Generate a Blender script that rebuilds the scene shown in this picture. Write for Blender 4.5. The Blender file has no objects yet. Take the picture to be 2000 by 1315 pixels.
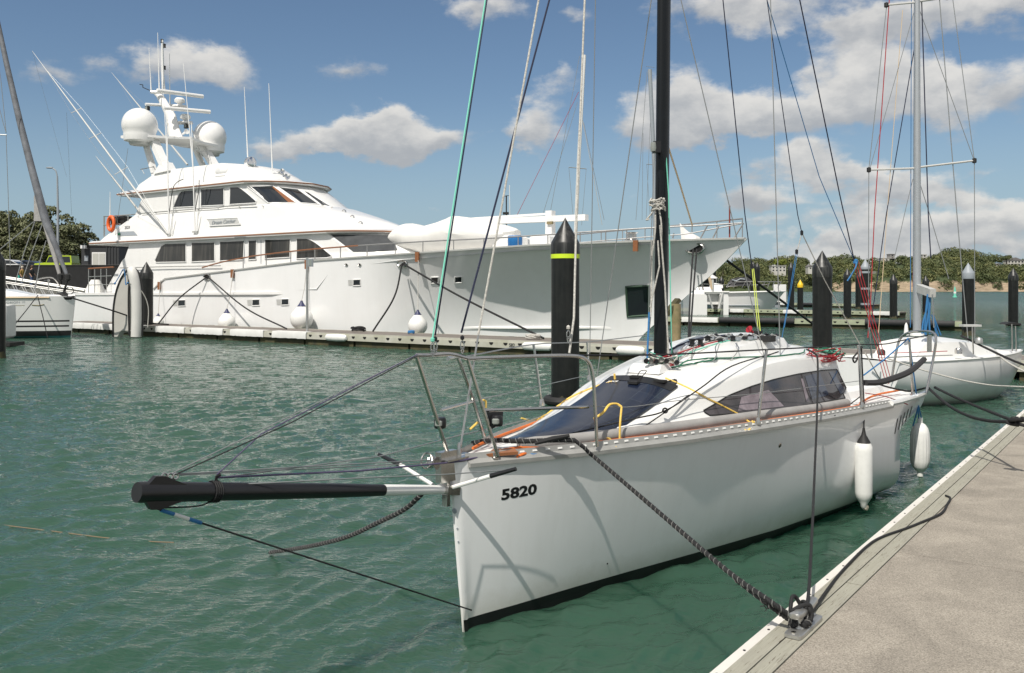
import bpy, bmesh, math, random
import numpy as np
from mathutils import Vector, Matrix
random.seed(7); np.random.seed(7)
R = math.radians
scene = bpy.context.scene
C = scene.collection

# ------------------------------------------------------------ camera
F = 1750.0; CX = 1000.0; HY = 565.0; EYE = 2.3
cam = bpy.data.cameras.new('camera'); camo = bpy.data.objects.new('camera', cam); C.objects.link(camo)
camo.location = (0, 0, EYE); camo.rotation_euler = (R(90), 0, 0)
cam.sensor_width = 36; cam.lens = F/2000*36; cam.shift_y = -(657.5-HY)/2000
cam.clip_start = 0.1; cam.clip_end = 8000
scene.camera = camo
def at(px, py, Y):
    return Vector(((px-CX)/F*Y, Y, EYE-(py-HY)/F*Y))
def gnd(px, py, z=0.0):
    return at(px, py, F*(EYE-z)/(py-HY))

# ------------------------------------------------------------ light
SAZ = R(25.5); SEL = R(54)          # direction light travels (azimuth from +Y to +X), elevation
SD = Vector((math.sin(SAZ)*math.cos(SEL), math.cos(SAZ)*math.cos(SEL), -math.sin(SEL)))
sl = bpy.data.lights.new('sun', 'SUN'); sl.energy = 3.9; sl.angle = R(0.55); sl.color = (1, .945, .86)
so = bpy.data.objects.new('sun', sl); C.objects.link(so)
so.rotation_euler = SD.to_track_quat('-Z', 'Y').to_euler()
scene.view_settings.view_transform = 'Standard'; scene.view_settings.look = 'None'
scene.view_settings.exposure = 0.24; scene.view_settings.gamma = 1
scene.cycles.max_bounces = 8; scene.cycles.transparent_max_bounces = 8
scene.cycles.use_adaptive_sampling = True
scene.cycles.use_denoising = True

# ------------------------------------------------------------ world: sky with cumulus
w = bpy.data.worlds.new('World'); scene.world = w; w.use_nodes = True
nt = w.node_tree; nt.nodes.clear()
def N(tree, kind, **k):
    n = tree.nodes.new(kind)
    for a, b in k.items(): setattr(n, a, b)
    return n
def lk(tree, a, b): tree.links.new(a, b)
def mth(tree, op, a, b=None, c=None, clamp=False):
    n = N(tree, 'ShaderNodeMath', operation=op); n.use_clamp = clamp
    for i, v in enumerate((a, b, c)):
        if v is None: continue
        if isinstance(v, (int, float)): n.inputs[i].default_value = v
        else: lk(tree, v, n.inputs[i])
    return n.outputs[0]
def mixc(tree, f, a, b, blend='MIX'):
    n = N(tree, 'ShaderNodeMix', data_type='RGBA', blend_type=blend)
    for i, v in ((0, f), (6, a), (7, b)):
        if isinstance(v, (int, float)): n.inputs[i].default_value = v
        elif isinstance(v, tuple): n.inputs[i].default_value = (*v, 1) if len(v) == 3 else v
        else: lk(tree, v, n.inputs[i])
    return n.outputs[2]
sky = N(nt, 'ShaderNodeTexSky', sky_type='NISHITA'); sky.sun_disc = False
sky.sun_elevation = SEL; sky.sun_rotation = math.atan2(-SD.x, -SD.y)   # towards the sun
sky.air_density = 1.0; sky.dust_density = 0.6; sky.ozone_density = 1.6
tc = N(nt, 'ShaderNodeTexCoord'); sx = N(nt, 'ShaderNodeSeparateXYZ'); lk(nt, tc.outputs['Generated'], sx.inputs[0])
az = mth(nt, 'ARCTAN2', sx.outputs[0], sx.outputs[1])
el = mth(nt, 'ARCSINE', sx.outputs[2])
cv = N(nt, 'ShaderNodeCombineXYZ'); lk(nt, az, cv.inputs[0]); lk(nt, el, cv.inputs[1])
def noise(tree, vec, scale, detail=6, rough=.55, dist=0, dims='3D'):
    n = N(tree, 'ShaderNodeTexNoise'); n.noise_dimensions = dims
    if vec is not None: lk(tree, vec, n.inputs['Vector'])
    n.inputs['Scale'].default_value = scale; n.inputs['Detail'].default_value = detail
    n.inputs['Roughness'].default_value = rough; n.inputs['Distortion'].default_value = dist
    return n
# stretch elevation so the noise billows look like flat bottomed cumulus
mp = N(nt, 'ShaderNodeMapping'); mp.inputs['Scale'].default_value = (1, 1.7, 1); lk(nt, cv.outputs[0], mp.inputs[0])
n1 = noise(nt, mp.outputs[0], 9, 8, .58); n2 = noise(nt, mp.outputs[0], 30, 5, .6); n3 = noise(nt, mp.outputs[0], 4, 3)
wsub = N(nt, 'ShaderNodeVectorMath', operation='SUBTRACT'); lk(nt, n1.outputs['Color'], wsub.inputs[0]); wsub.inputs[1].default_value = (.5, .5, .5)
wsc = N(nt, 'ShaderNodeVectorMath', operation='SCALE'); lk(nt, wsub.outputs[0], wsc.inputs[0]); wsc.inputs['Scale'].default_value = .10
wad = N(nt, 'ShaderNodeVectorMath', operation='ADD'); lk(nt, wsc.outputs[0], wad.inputs[0]); lk(nt, cv.outputs[0], wad.inputs[1])
BL = [(345,125,85,45,1.0),(430,140,55,30,.8),(700,262,120,30,1.35),(765,232,52,26,1.15),(830,275,70,24,1.1),(600,283,60,18,.8),
      (1045,240,55,45,.85),(1000,265,40,20,.4),(1095,160,35,28,.55),(930,25,90,32,.75),(1120,5,40,20,.5),
      (1400,205,115,42,1.0),(1510,232,90,34,1.0),(1320,165,45,38,.5),(1260,222,50,30,.6),(1400,250,160,20,.6),(1700,150,75,42,1.0),(1620,200,60,34,.8),
      (1795,200,95,46,1.1),(1860,160,55,32,.6),(1440,5,140,30,.9),(1500,50,60,20,.5),(1690,62,80,32,.8),(1910,10,150,36,1.0),(1590,120,45,24,.5),
      (1995,165,35,50,.6),(1560,322,70,26,1.0),(1600,352,80,16,.7),(1500,392,60,18,.8),(1765,365,90,26,1.1),(1850,392,70,16,.7),(1940,300,40,10,.3),
      (1480,440,60,10,.5),(1640,428,80,12,.55),(1600,472,150,13,.55),(1780,452,120,20,.8),(1930,442,90,24,1.0),(1860,494,240,18,.9),(1990,410,45,20,.7),(1700,402,170,12,.5),(1550,505,150,12,.6),
      (700,128,70,20,.40),(1210,392,35,10,.5),(130,130,45,14,.32),(840,418,35,9,.42),(775,362,25,8,.38),(510,272,35,14,.35),(1390,500,80,14,.45),
      (1300,480,60,12,.4),(1010,300,60,9,.3)]
dens = None; shade = None
sp = N(nt, 'ShaderNodeSeparateXYZ'); lk(nt, wad.outputs[0], sp.inputs[0])
for (bx, by, rx, ry, s) in BL:
    a0 = math.atan2(bx-CX, F); e0 = math.atan2(HY-by, math.hypot(F, bx-CX))
    dx = mth(nt, 'DIVIDE', mth(nt, 'SUBTRACT', sp.outputs[0], a0), rx/F)
    dy = mth(nt, 'DIVIDE', mth(nt, 'SUBTRACT', sp.outputs[1], e0), ry/F)
    q = mth(nt, 'MULTIPLY_ADD', dx, dx, mth(nt, 'MULTIPLY', dy, dy))
    g = mth(nt, 'MULTIPLY', mth(nt, 'EXPONENT', mth(nt, 'MULTIPLY', q, -.8)), s)
    dens = g if dens is None else mth(nt, 'ADD', dens, g)
    gy = mth(nt, 'MULTIPLY', g, dy)
    shade = gy if shade is None else mth(nt, 'ADD', shade, gy)
# clouds all over the rest of the sky, above the frame and beside it
hi = N(nt, 'ShaderNodeMapRange'); lk(nt, el, hi.inputs[0]); hi.inputs[1].default_value = .33; hi.inputs[2].default_value = .5
side = N(nt, 'ShaderNodeMapRange'); lk(nt, mth(nt, 'ABSOLUTE', az), side.inputs[0]); side.inputs[1].default_value = .53; side.inputs[2].default_value = .7
outm = mth(nt, 'MAXIMUM', hi.outputs[0], side.outputs[0])
gen = noise(nt, tc.outputs['Generated'], 2.6, 4, .55)
genv = mth(nt, 'MULTIPLY', mth(nt, 'MULTIPLY', mth(nt, 'SUBTRACT', gen.outputs[0], .37), 7.0), outm)
genv = mth(nt, 'MAXIMUM', genv, 0)
dens = mth(nt, 'ADD', dens, genv)
d2 = mth(nt, 'ADD', dens, mth(nt, 'MULTIPLY', mth(nt, 'SUBTRACT', n1.outputs[0], .5), 1.5))
d2 = mth(nt, 'ADD', d2, mth(nt, 'MULTIPLY', mth(nt, 'SUBTRACT', n2.outputs[0], .5), .85))
mr = N(nt, 'ShaderNodeMapRange', interpolation_type='SMOOTHSTEP'); lk(nt, d2, mr.inputs[0])
mr.inputs[1].default_value = .24; mr.inputs[2].default_value = .86; mr.inputs[3].default_value = 0; mr.inputs[4].default_value = .93
sh = mth(nt, 'DIVIDE', shade, mth(nt, 'ADD', dens, .15))
sh = mth(nt, 'ADD', mth(nt, 'MULTIPLY', sh, .62), mth(nt, 'MULTIPLY', mth(nt, 'SUBTRACT', n1.outputs[0], .5), -1.6))
sh = mth(nt, 'ADD', sh, mth(nt, 'MULTIPLY', mth(nt, 'SUBTRACT', n2.outputs[0], .5), .9))
mr2 = N(nt, 'ShaderNodeMapRange', interpolation_type='SMOOTHSTEP'); lk(nt, sh, mr2.inputs[0]); mr2.inputs[1].default_value = -.55; mr2.inputs[2].default_value = .55
ccol = mixc(nt, mr2.outputs[0], (3.6, 3.75, 3.95), (6.6, 6.45, 6.15))
skc = mixc(nt, 1.0, sky.outputs[0], (.66, .71, .74), 'MULTIPLY')
hz_ = N(nt, 'ShaderNodeMapRange', interpolation_type='SMOOTHSTEP'); lk(nt, el, hz_.inputs[0]); hz_.inputs[1].default_value = -.02; hz_.inputs[2].default_value = .22; hz_.inputs[3].default_value = .90; hz_.inputs[4].default_value = 0
skc = mixc(nt, hz_.outputs[0], skc, (2.85, 3.95, 4.85))
fin = mixc(nt, mr.outputs[0], skc, ccol)
bg = N(nt, 'ShaderNodeBackground'); lk(nt, fin, bg.inputs[0]); bg.inputs[1].default_value = .10
ow = N(nt, 'ShaderNodeOutputWorld'); lk(nt, bg.outputs[0], ow.inputs[0])

# ------------------------------------------------------------ materials
MATS = {}
def mat(name, col, rough=.5, metal=0, var=0.0, vscale=8, bump=0.0, bscale=30, spec=None, col2=None, coat=0, dirt=None, trans=0, streak=None, stain=False):
    if name in MATS: return MATS[name]
    m = bpy.data.materials.new(name); m.use_nodes = True; t = m.node_tree
    b = t.nodes['Principled BSDF']; b.inputs['Roughness'].default_value = rough; b.inputs['Metallic'].default_value = metal
    b.inputs['Base Color'].default_value = (*col, 1)
    if spec is not None: b.inputs['Specular IOR Level'].default_value = spec
    if coat: b.inputs['Coat Weight'].default_value = coat
    if trans: b.inputs['Transmission Weight'].default_value = trans
    tcn = N(t, 'ShaderNodeTexCoord')
    if var or col2:
        n = noise(t, tcn.outputs['Object'], vscale, 6, .6)
        r = N(t, 'ShaderNodeMapRange'); lk(t, n.outputs[0], r.inputs[0]); r.inputs[1].default_value = .3; r.inputs[2].default_value = .7
        c2 = col2 if col2 else tuple(c*(1-var) for c in col)
        o = mixc(t, r.outputs[0], col, c2); lk(t, o, b.inputs['Base Color'])
        r2 = N(t, 'ShaderNodeMapRange'); lk(t, n.outputs[0], r2.inputs[0]); r2.inputs[3].default_value = rough*.85; r2.inputs[4].default_value = min(1, rough*1.2)
        lk(t, r2.outputs[0], b.inputs['Roughness'])
    if streak:        # (scale xy, scale z, strength, colour): marks running down the surface
        ms = N(t, 'ShaderNodeMapping'); ms.inputs['Scale'].default_value = (streak[0], streak[0], streak[1]); lk(t, tcn.outputs['Object'], ms.inputs[0])
        ns = noise(t, ms.outputs[0], 1, 6, .65); rs_ = N(t, 'ShaderNodeMapRange'); lk(t, ns.outputs[0], rs_.inputs[0]); rs_.inputs[1].default_value = .48; rs_.inputs[2].default_value = .75; rs_.inputs[4].default_value = streak[2]
        src = b.inputs['Base Color'].links[0].from_socket if b.inputs['Base Color'].links else col
        o = mixc(t, rs_.outputs[0], src, streak[3]); lk(t, o, b.inputs['Base Color'])
    if stain:         # yellow brown scum line just above the water, weed at the very bottom
        sz = N(t, 'ShaderNodeSeparateXYZ'); lk(t, tcn.outputs['Object'], sz.inputs[0]); nz = noise(t, tcn.outputs['Object'], 5, 5, .7)
        zz_ = mth(t, 'ADD', sz.outputs[2], mth(t, 'MULTIPLY', mth(t, 'SUBTRACT', nz.outputs[0], .5), .22)); rz = N(t, 'ShaderNodeMapRange'); lk(t, zz_, rz.inputs[0]); rz.inputs[1].default_value = .04; rz.inputs[2].default_value = .26; rz.inputs[3].default_value = .45; rz.inputs[4].default_value = 0
        src = b.inputs['Base Color'].links[0].from_socket; lk(t, mixc(t, rz.outputs[0], src, (.42,.38,.27)), b.inputs['Base Color'])
    if bump:
        n = noise(t, tcn.outputs['Object'], bscale, 5, .6)
        bp = N(t, 'ShaderNodeBump'); bp.inputs['Strength'].default_value = bump; bp.inputs['Distance'].default_value = .01
        lk(t, n.outputs[0], bp.inputs['Height']); lk(t, bp.outputs[0], b.inputs['Normal'])
    MATS[name] = m; return m
M = dict(
 gel=mat('white_gelcoat', (.80,.80,.78), .28, var=.06, vscale=2.2, coat=.3),
 hullw=mat('hull_white', (.87,.87,.865), .2, var=.04, vscale=1.2, bump=.10, bscale=2.2, coat=.5, streak=(9,.7,.12,(.55,.53,.48)), stain=True),
 deckw=mat('deck_white', (.78,.78,.76), .55, var=.08, vscale=3, bump=.05, bscale=200),
 myw=mat('motor_white', (.82,.815,.80), .25, var=.045, vscale=.5, coat=.3, streak=(2.5,.15,.10,(.55,.53,.48))),
 black=mat('black_paint', (.012,.012,.014), .35, var=.2),
 blackm=mat('black_mast', (.006,.008,.010), .32, var=.3, spec=.35),
 boot=mat('boot_black', (.008,.009,.010), .5, var=.3),
 steel=mat('stainless', (.62,.60,.57), .22, 1, var=.15, vscale=20),
 alu=mat('aluminium', (.55,.55,.53), .42, .85, var=.2, vscale=14),
 alup=mat('pale_aluminium', (.62,.62,.60), .5, .3, var=.15, vscale=10),
 glass=mat('dark_glass', (.018,.022,.026), .06, 0, spec=.7),
 glassg=mat('grey_glass', (.022,.024,.024), .05, 0, spec=.45, col2=(.045,.044,.04), vscale=.8, streak=(6,.35,.5,(.16,.15,.13))),
 glassd=mat('smoked_window', (.10,.095,.10), .12, 0, var=.5, vscale=2, spec=.6),
 pile=mat('pile_sleeve', (.007,.008,.0078), .40, spec=.32, bump=.12, vscale=5, bscale=12, col2=(.014,.015,.014), streak=(9,.5,.5,(.032,.034,.032))),
 pilecap=mat('pile_cap', (.014,.015,.015), .38, var=.3, streak=(14,1.2,.22,(.30,.30,.28))),
 greycap=mat('grey_cap', (.30,.33,.36), .5),
 yel=mat('yellow_cap', (.80,.52,.02), .45),
 lime=mat('lime_band', (.62,.80,.03), .4),
 fend=mat('fender_white', (.80,.80,.77), .4, var=.1, vscale=12, bump=.05, bscale=40),
 fendd=mat('fender_grime', (.45,.42,.34), .6, var=.5, vscale=20),
 navy=mat('fender_navy', (.03,.035,.10), .45),
 rubber=mat('rubber', (.018,.018,.018), .6, var=.3),
 blrope=mat('black_rope', (.013,.013,.014), .75, bump=.4, bscale=200),
 whrope=mat('white_rope', (.62,.60,.55), .8, vscale=60, col2=(.30,.29,.27)),
 grrope=mat('grey_wire', (.30,.31,.31), .45, .5),
 green=mat('green_rope', (.16,.55,.42), .6), dkgreen=mat('dark_green_rope', (.02,.14,.08), .7),
 navyrope=mat('navy_rope', (.012,.016,.045), .7), purple=mat('purple_rope', (.035,.025,.075), .7, col2=(.12,.10,.18), vscale=150),
 red=mat('red_rope', (.40,.03,.035), .65, col2=(.35,.02,.03), vscale=90), blue=mat('blue_rope', (.035,.20,.42), .65, col2=(.02,.12,.32), vscale=80),
 yrope=mat('yellow_rope', (.78,.48,.04), .7, col2=(.85,.62,.2), vscale=100), orange=mat('orange_cord', (.72,.17,.03), .6),
 limer=mat('lime_rope', (.50,.58,.10), .6), tan=mat('tan_rope', (.62,.48,.32), .8),
 foam=mat('black_foam', (.03,.03,.032), .85, bump=.1), pad=mat('grey_padding', (.34,.33,.32), .85, var=.25, vscale=6, bump=.2, bscale=60),
 wood=mat('varnished_teak', (.30,.12,.05), .3, var=.3, vscale=15), mud=mat('brown_line', (.20,.15,.09), .9), oldwood=mat('weathered_timber', (.30,.23,.13), .85, var=.5, vscale=4, col2=(.16,.15,.07)),
 canvas=mat('white_canvas', (.74,.73,.70), .85, var=.10, vscale=2, bump=.25, bscale=4),
 gcanvas=mat('grey_canvas', (.07,.075,.08), .9, var=.4, vscale=2, bump=.3, bscale=5),
 bluep=mat('blue_drum', (.02,.16,.42), .4), redp=mat('red_plastic', (.34,.015,.025), .35), orangep=mat('life_ring_orange', (.80,.13,.02), .5),
 lamp=mat('lamp_glass', (.25,.27,.25), .08, 0, spec=.8), chrome=mat('chrome', (.8,.8,.8), .08, 1),
)
M['rail'] = mat('toe_rail_aluminium', (.42,.42,.40), .5, .35, var=.2, vscale=10)
M['greyrail'] = mat('grey_rail', (.30,.30,.30), .45, .3, var=.2, vscale=10)
M['boot2'] = mat('dark_teal_antifoul', (.01,.10,.10), .6, var=.3)

# ------------------------------------------------------------ mesh helpers
class MB:
    def __init__(s): s.v = []; s.f = []; s.m = []; s.sm = []
    def add(s, vs, fs, mi=0, smooth=False):
        b = len(s.v); s.v += [Vector(v) for v in vs]
        for f in fs: s.f.append([b+i for i in f]); s.m.append(mi); s.sm.append(smooth)
        return s
    def box(s, c, sz, ax=None, mi=0):
        c = Vector(c); ax = ax or (Vector((1,0,0)), Vector((0,1,0)), Vector((0,0,1)))
        h = [Vector(a)*d/2 for a, d in zip(ax, sz)]
        vs = [c+h[0]*i+h[1]*j+h[2]*k for i in (-1,1) for j in (-1,1) for k in (-1,1)]
        return s.add(vs, [(0,1,3,2),(4,6,7,5),(0,4,5,1),(2,3,7,6),(0,2,6,4),(1,5,7,3)], mi)
    def beam(s, a, b, w, h, mi=0, up=Vector((0,0,1))):
        a = Vector(a); b = Vector(b); d = (b-a); L = d.length; d.normalize(); sd = d.cross(up).normalized(); u2 = sd.cross(d)
        return s.box((a+b)/2, (L, w, h), (d, sd, u2), mi)
    def tube(s, pts, r, seg=8, mi=0, cap=True, closed=False):
        pts = [Vector(p) for p in pts]; n = len(pts)
        rr = r if isinstance(r, (list, tuple)) else [r]*n
        rings = []; prev = None
        for i, p in enumerate(pts):
            a = pts[(i-1) % n] if (closed or i > 0) else p; b = pts[(i+1) % n] if (closed or i < n-1) else p
            d = (b-a)
            if d.length < 1e-9: d = Vector((0,0,1))
            d.normalize()
            if prev is None:
                u = d.cross(Vector((0,0,1)))
                if u.length < .05: u = d.cross(Vector((1,0,0)))
                u.normalize()
            else:
                u = (prev - d*prev.dot(d)); u.normalize()
            prev = u; v = d.cross(u)
            rings.append([p+(u*math.cos(2*math.pi*k/seg)+v*math.sin(2*math.pi*k/seg))*rr[i] for k in range(seg)])
        return s.loft(rings, mi, cap and not closed, ring_closed=True, loop=closed)
    def loft(s, rings, mi=0, cap=True, ring_closed=True, smooth=True, loop=False):
        k = len(rings[0]); vs = [v for r in rings for v in r]; fs = []
        nr = len(rings)
        for i in range(nr if loop else nr-1):
            for j in range(k if ring_closed else k-1):
                j2 = (j+1) % k; i2 = (i+1) % nr
                fs.append((i*k+j, i*k+j2, i2*k+j2, i2*k+j))
        s.add(vs, fs, mi, smooth)
        if cap:
            b = len(s.v)-len(vs)
            s.f.append([b+j for j in range(k)][::-1]); s.m.append(mi); s.sm.append(False)
            s.f.append([b+(nr-1)*k+j for j in range(k)]); s.m.append(mi); s.sm.append(False)
        return s
    def lathe(s, c, prof, seg=20, axis=Vector((0,0,1)), mi=0):
        axis = Vector(axis).normalized(); u = axis.cross(Vector((1,0,0)))
        if u.length < .1: u = axis.cross(Vector((0,1,0)))
        u.normalize(); v = axis.cross(u); c = Vector(c)
        rings = [[c+axis*z+(u*math.cos(2*math.pi*k/seg)+v*math.sin(2*math.pi*k/seg))*max(r, 1e-4) for k in range(seg)] for r, z in prof]
        return s.loft(rings, mi)
    def prism(s, poly, d, mi=0):          # poly list of points, extruded by vector d
        n = len(poly); d = Vector(d); p = [Vector(q) for q in poly]
        s.add(p+[q+d for q in p], [list(range(n))[::-1], list(range(n, 2*n))]+[(i, (i+1) % n, n+(i+1) % n, n+i) for i in range(n)], mi)
        return s
    def grid(s, rows, mi=0, smooth=True):
        return s.loft(rows, mi, cap=False, ring_closed=False, smooth=smooth)
class Thing:
    def __init__(s, name, label, cat, loc, group=None, kind=None):
        s.o = bpy.data.objects.new(name, None); C.objects.link(s.o); s.loc = Vector(loc); s.o.location = s.loc
        s.o.empty_display_size = .1
        s.o['label'] = label; s.o['category'] = cat
        if group: s.o['group'] = group
        if kind: s.o['kind'] = kind
def part(name, mb, mats, parent, label=None, auto=35, mods=None):
    """one mesh object; parent is a Thing, an object, or None (top level at origin)"""
    if not isinstance(mats, (list, tuple)): mats = [mats]
    if isinstance(parent, Thing): po = parent.o; org = parent.loc
    elif parent is not None: po = parent; org = Vector(parent['_org'])
    else: po = None; org = Vector((0,0,0))
    me = bpy.data.meshes.new(name)
    me.from_pydata([tuple(v-org) for v in mb.v], [], mb.f); me.update()
    for m in mats: me.materials.append(m)
    me.polygons.foreach_set('material_index', mb.m); me.polygons.foreach_set('use_smooth', [True]*len(mb.f) if auto else mb.sm)
    bm = bmesh.new(); bm.from_mesh(me); bmesh.ops.recalc_face_normals(bm, faces=bm.faces)
    if auto:
        ca = math.radians(auto)
        for e in bm.edges:
            if len(e.link_faces) == 2 and e.calc_face_angle(0) > ca: e.smooth = False
    bm.to_mesh(me); bm.free()
    o = bpy.data.objects.new(name, me); C.objects.link(o)
    if po is not None: o.parent = po
    o['_org'] = tuple(org)
    if label: o['label'] = label
    return o
def single(name, mb, mats, label, cat, group=None, kind=None, loc=None, auto=35):
    """a thing that is one mesh"""
    loc = Vector(loc) if loc is not None else (sum(mb.v, Vector())/len(mb.v))
    for i in range(len(mb.v)): mb.v[i] = mb.v[i]-loc
    o = part(name, mb, mats, None, auto=auto); o.location = loc
    o['_org'] = tuple(loc)
    if kind: o['kind'] = kind
    else: o['label'] = label; o['category'] = cat
    if group: o['group'] = group
    return o
def project(mb, bvh, off=.0015, start=0):
    for i in range(start, len(mb.v)):
        r = bvh.find_nearest(mb.v[i]); n = r[1] if (EYEV-r[0]).dot(r[1]) > 0 else -r[1]; mb.v[i] = r[0]+n*off
    return mb
def lerp(a, b, t): return a+(b-a)*t
def sag(a, b, drop, n=14):
    a = Vector(a); b = Vector(b)
    return [a.lerp(b, i/n)-Vector((0,0,4*drop*(i/n)*(1-i/n))) for i in range(n+1)]
def smooth_path(pts, n=6):
    pts = [Vector(p) for p in pts]; out = []
    P = [pts[0]*2-pts[1]]+pts+[pts[-1]*2-pts[-2]]
    for i in range(1, len(P)-2):
        for k in range(n):
            t = k/n; a, b, c, d = P[i-1], P[i], P[i+1], P[i+2]
            out.append(.5*((2*b)+(c-a)*t+(2*a-5*b+4*c-d)*t*t+(-a+3*b-3*c+d)*t**3))
    out.append(pts[-1]); return out
def interp(x, xs, ys): return float(np.interp(x, xs, ys))
def textmesh(s, size, ext=.002, shear=0, bold=0, sx=1.0):
    cu = bpy.data.curves.new('t', 'FONT'); cu.body = s; cu.size = size; cu.extrude = ext; cu.shear = shear; cu.offset = bold; cu.align_x = 'CENTER'; cu.align_y = 'CENTER'; cu.resolution_u = 3
    o = bpy.data.objects.new('t', cu); C.objects.link(o); dg = bpy.context.evaluated_depsgraph_get(); dg.update()
    me = bpy.data.meshes.new_from_object(o.evaluated_get(dg))
    v = [Vector((p.co.x*sx, p.co.y, p.co.z)) for p in me.vertices]; f = [list(p.vertices) for p in me.polygons]
    bpy.data.objects.remove(o); bpy.data.curves.remove(cu); bpy.data.meshes.remove(me)
    return v, f
def text_on(mb, s, size, c, right, up, **k):
    mi = k.pop('mi', 0)
    v, f = textmesh(s, size, **k); c = Vector(c); right = Vector(right).normalized(); nrm = right.cross(Vector(up)).normalized(); u = nrm.cross(right)
    mb.add([c+right*p.x+u*p.y+nrm*p.z for p in v], f, mi); return mb
def strands(mb, pts, r, pitch, seg=6, mis=(0, 0, 0), tick=True):
    """three-strand laid rope along a path"""
    pts = [Vector(p) for p in pts]
    L = [0]
    for a, b in zip(pts, pts[1:]): L.append(L[-1]+(b-a).length)
    n = int(L[-1]/(pitch/8))+2
    for k in range(3):
        path = []
        prev = None
        for i in range(n+1):
            d = L[-1]*i/n; j = min(max(np.searchsorted(L, d)-1, 0), len(pts)-2)
            t = (d-L[j])/max(L[j+1]-L[j], 1e-9); p = pts[j].lerp(pts[j+1], t); tg = (pts[j+1]-pts[j]).normalized()
            u = tg.cross(Vector((0,0,1))) if prev is None else prev-tg*prev.dot(tg)
            if u.length < .05: u = tg.cross(Vector((1,0,0)))
            u.normalize(); prev = u; v = tg.cross(u); a = 2*math.pi*(d/pitch+k/3)
            path.append(p+(u*math.cos(a)+v*math.sin(a))*r*.5)
        mb.tube(path, r*.58, seg, mis[k])
        if tick and k == 0:
            ctr = [pts[min(max(np.searchsorted(L, L[-1]*i/n)-1, 0), len(pts)-2)] for i in range(n+1)]
            tp = []
            for i, q in enumerate(path):
                d = L[-1]*i/n; j = min(max(np.searchsorted(L, d)-1, 0), len(pts)-2); t = (d-L[j])/max(L[j+1]-L[j], 1e-9)
                cc = pts[j].lerp(pts[j+1], t); tp.append(cc+(q-cc)*2.1)
            mb.tube(tp, r*.15, 4, 1)
    return mb
# ============================================================ water
def wave_height(X, Y):
    rng = np.random.RandomState(3); h = np.zeros_like(X); d = np.sqrt(X*X+Y*Y)
    # slow gust map: some places ruffled, some calmer
    g = .85+.25*np.sin(X*.31+Y*.17+1.3)*np.sin(X*.12-Y*.23+.4)+.2*np.sin(X*.9-Y*.5)*np.sin(Y*.7+X*.3)
    wx = X+.10*np.sin(Y*1.3+X*.4)+.05*np.sin(Y*3.1-X*1.7); wy = Y+.10*np.sin(X*1.1-Y*.5)+.05*np.sin(X*2.7+Y*1.9)
    for i in range(84):
        if i < 30: lam = .13*(.55/.13)**rng.rand(); th = R(-24)+rng.randn()*R(13); sl_ = .078
        elif i < 66: lam = .16*(.9/.16)**rng.rand(); th = R(-68)+rng.randn()*R(22); sl_ = .058
        else: lam = .8*(3.0/.8)**rng.rand(); th = R(-50)+rng.randn()*R(35); sl_ = .012
        kx, ky = math.cos(th)*2*math.pi/lam, math.sin(th)*2*math.pi/lam
        amp = sl_*lam/(2*math.pi)*(.5+rng.rand())
        fade = np.clip((lam*70-d)/(lam*30), 0, 1)
        env = .55+.45*np.sin(X*rng.uniform(-.9,.9)+Y*rng.uniform(-.9,.9)+rng.rand()*6)
        s = np.sin(kx*wx+ky*wy+rng.rand()*6.28)
        h += amp*fade*env*(s-.35*np.cos(2*np.arcsin(np.clip(s, -1, 1))))
    return h*g
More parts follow.
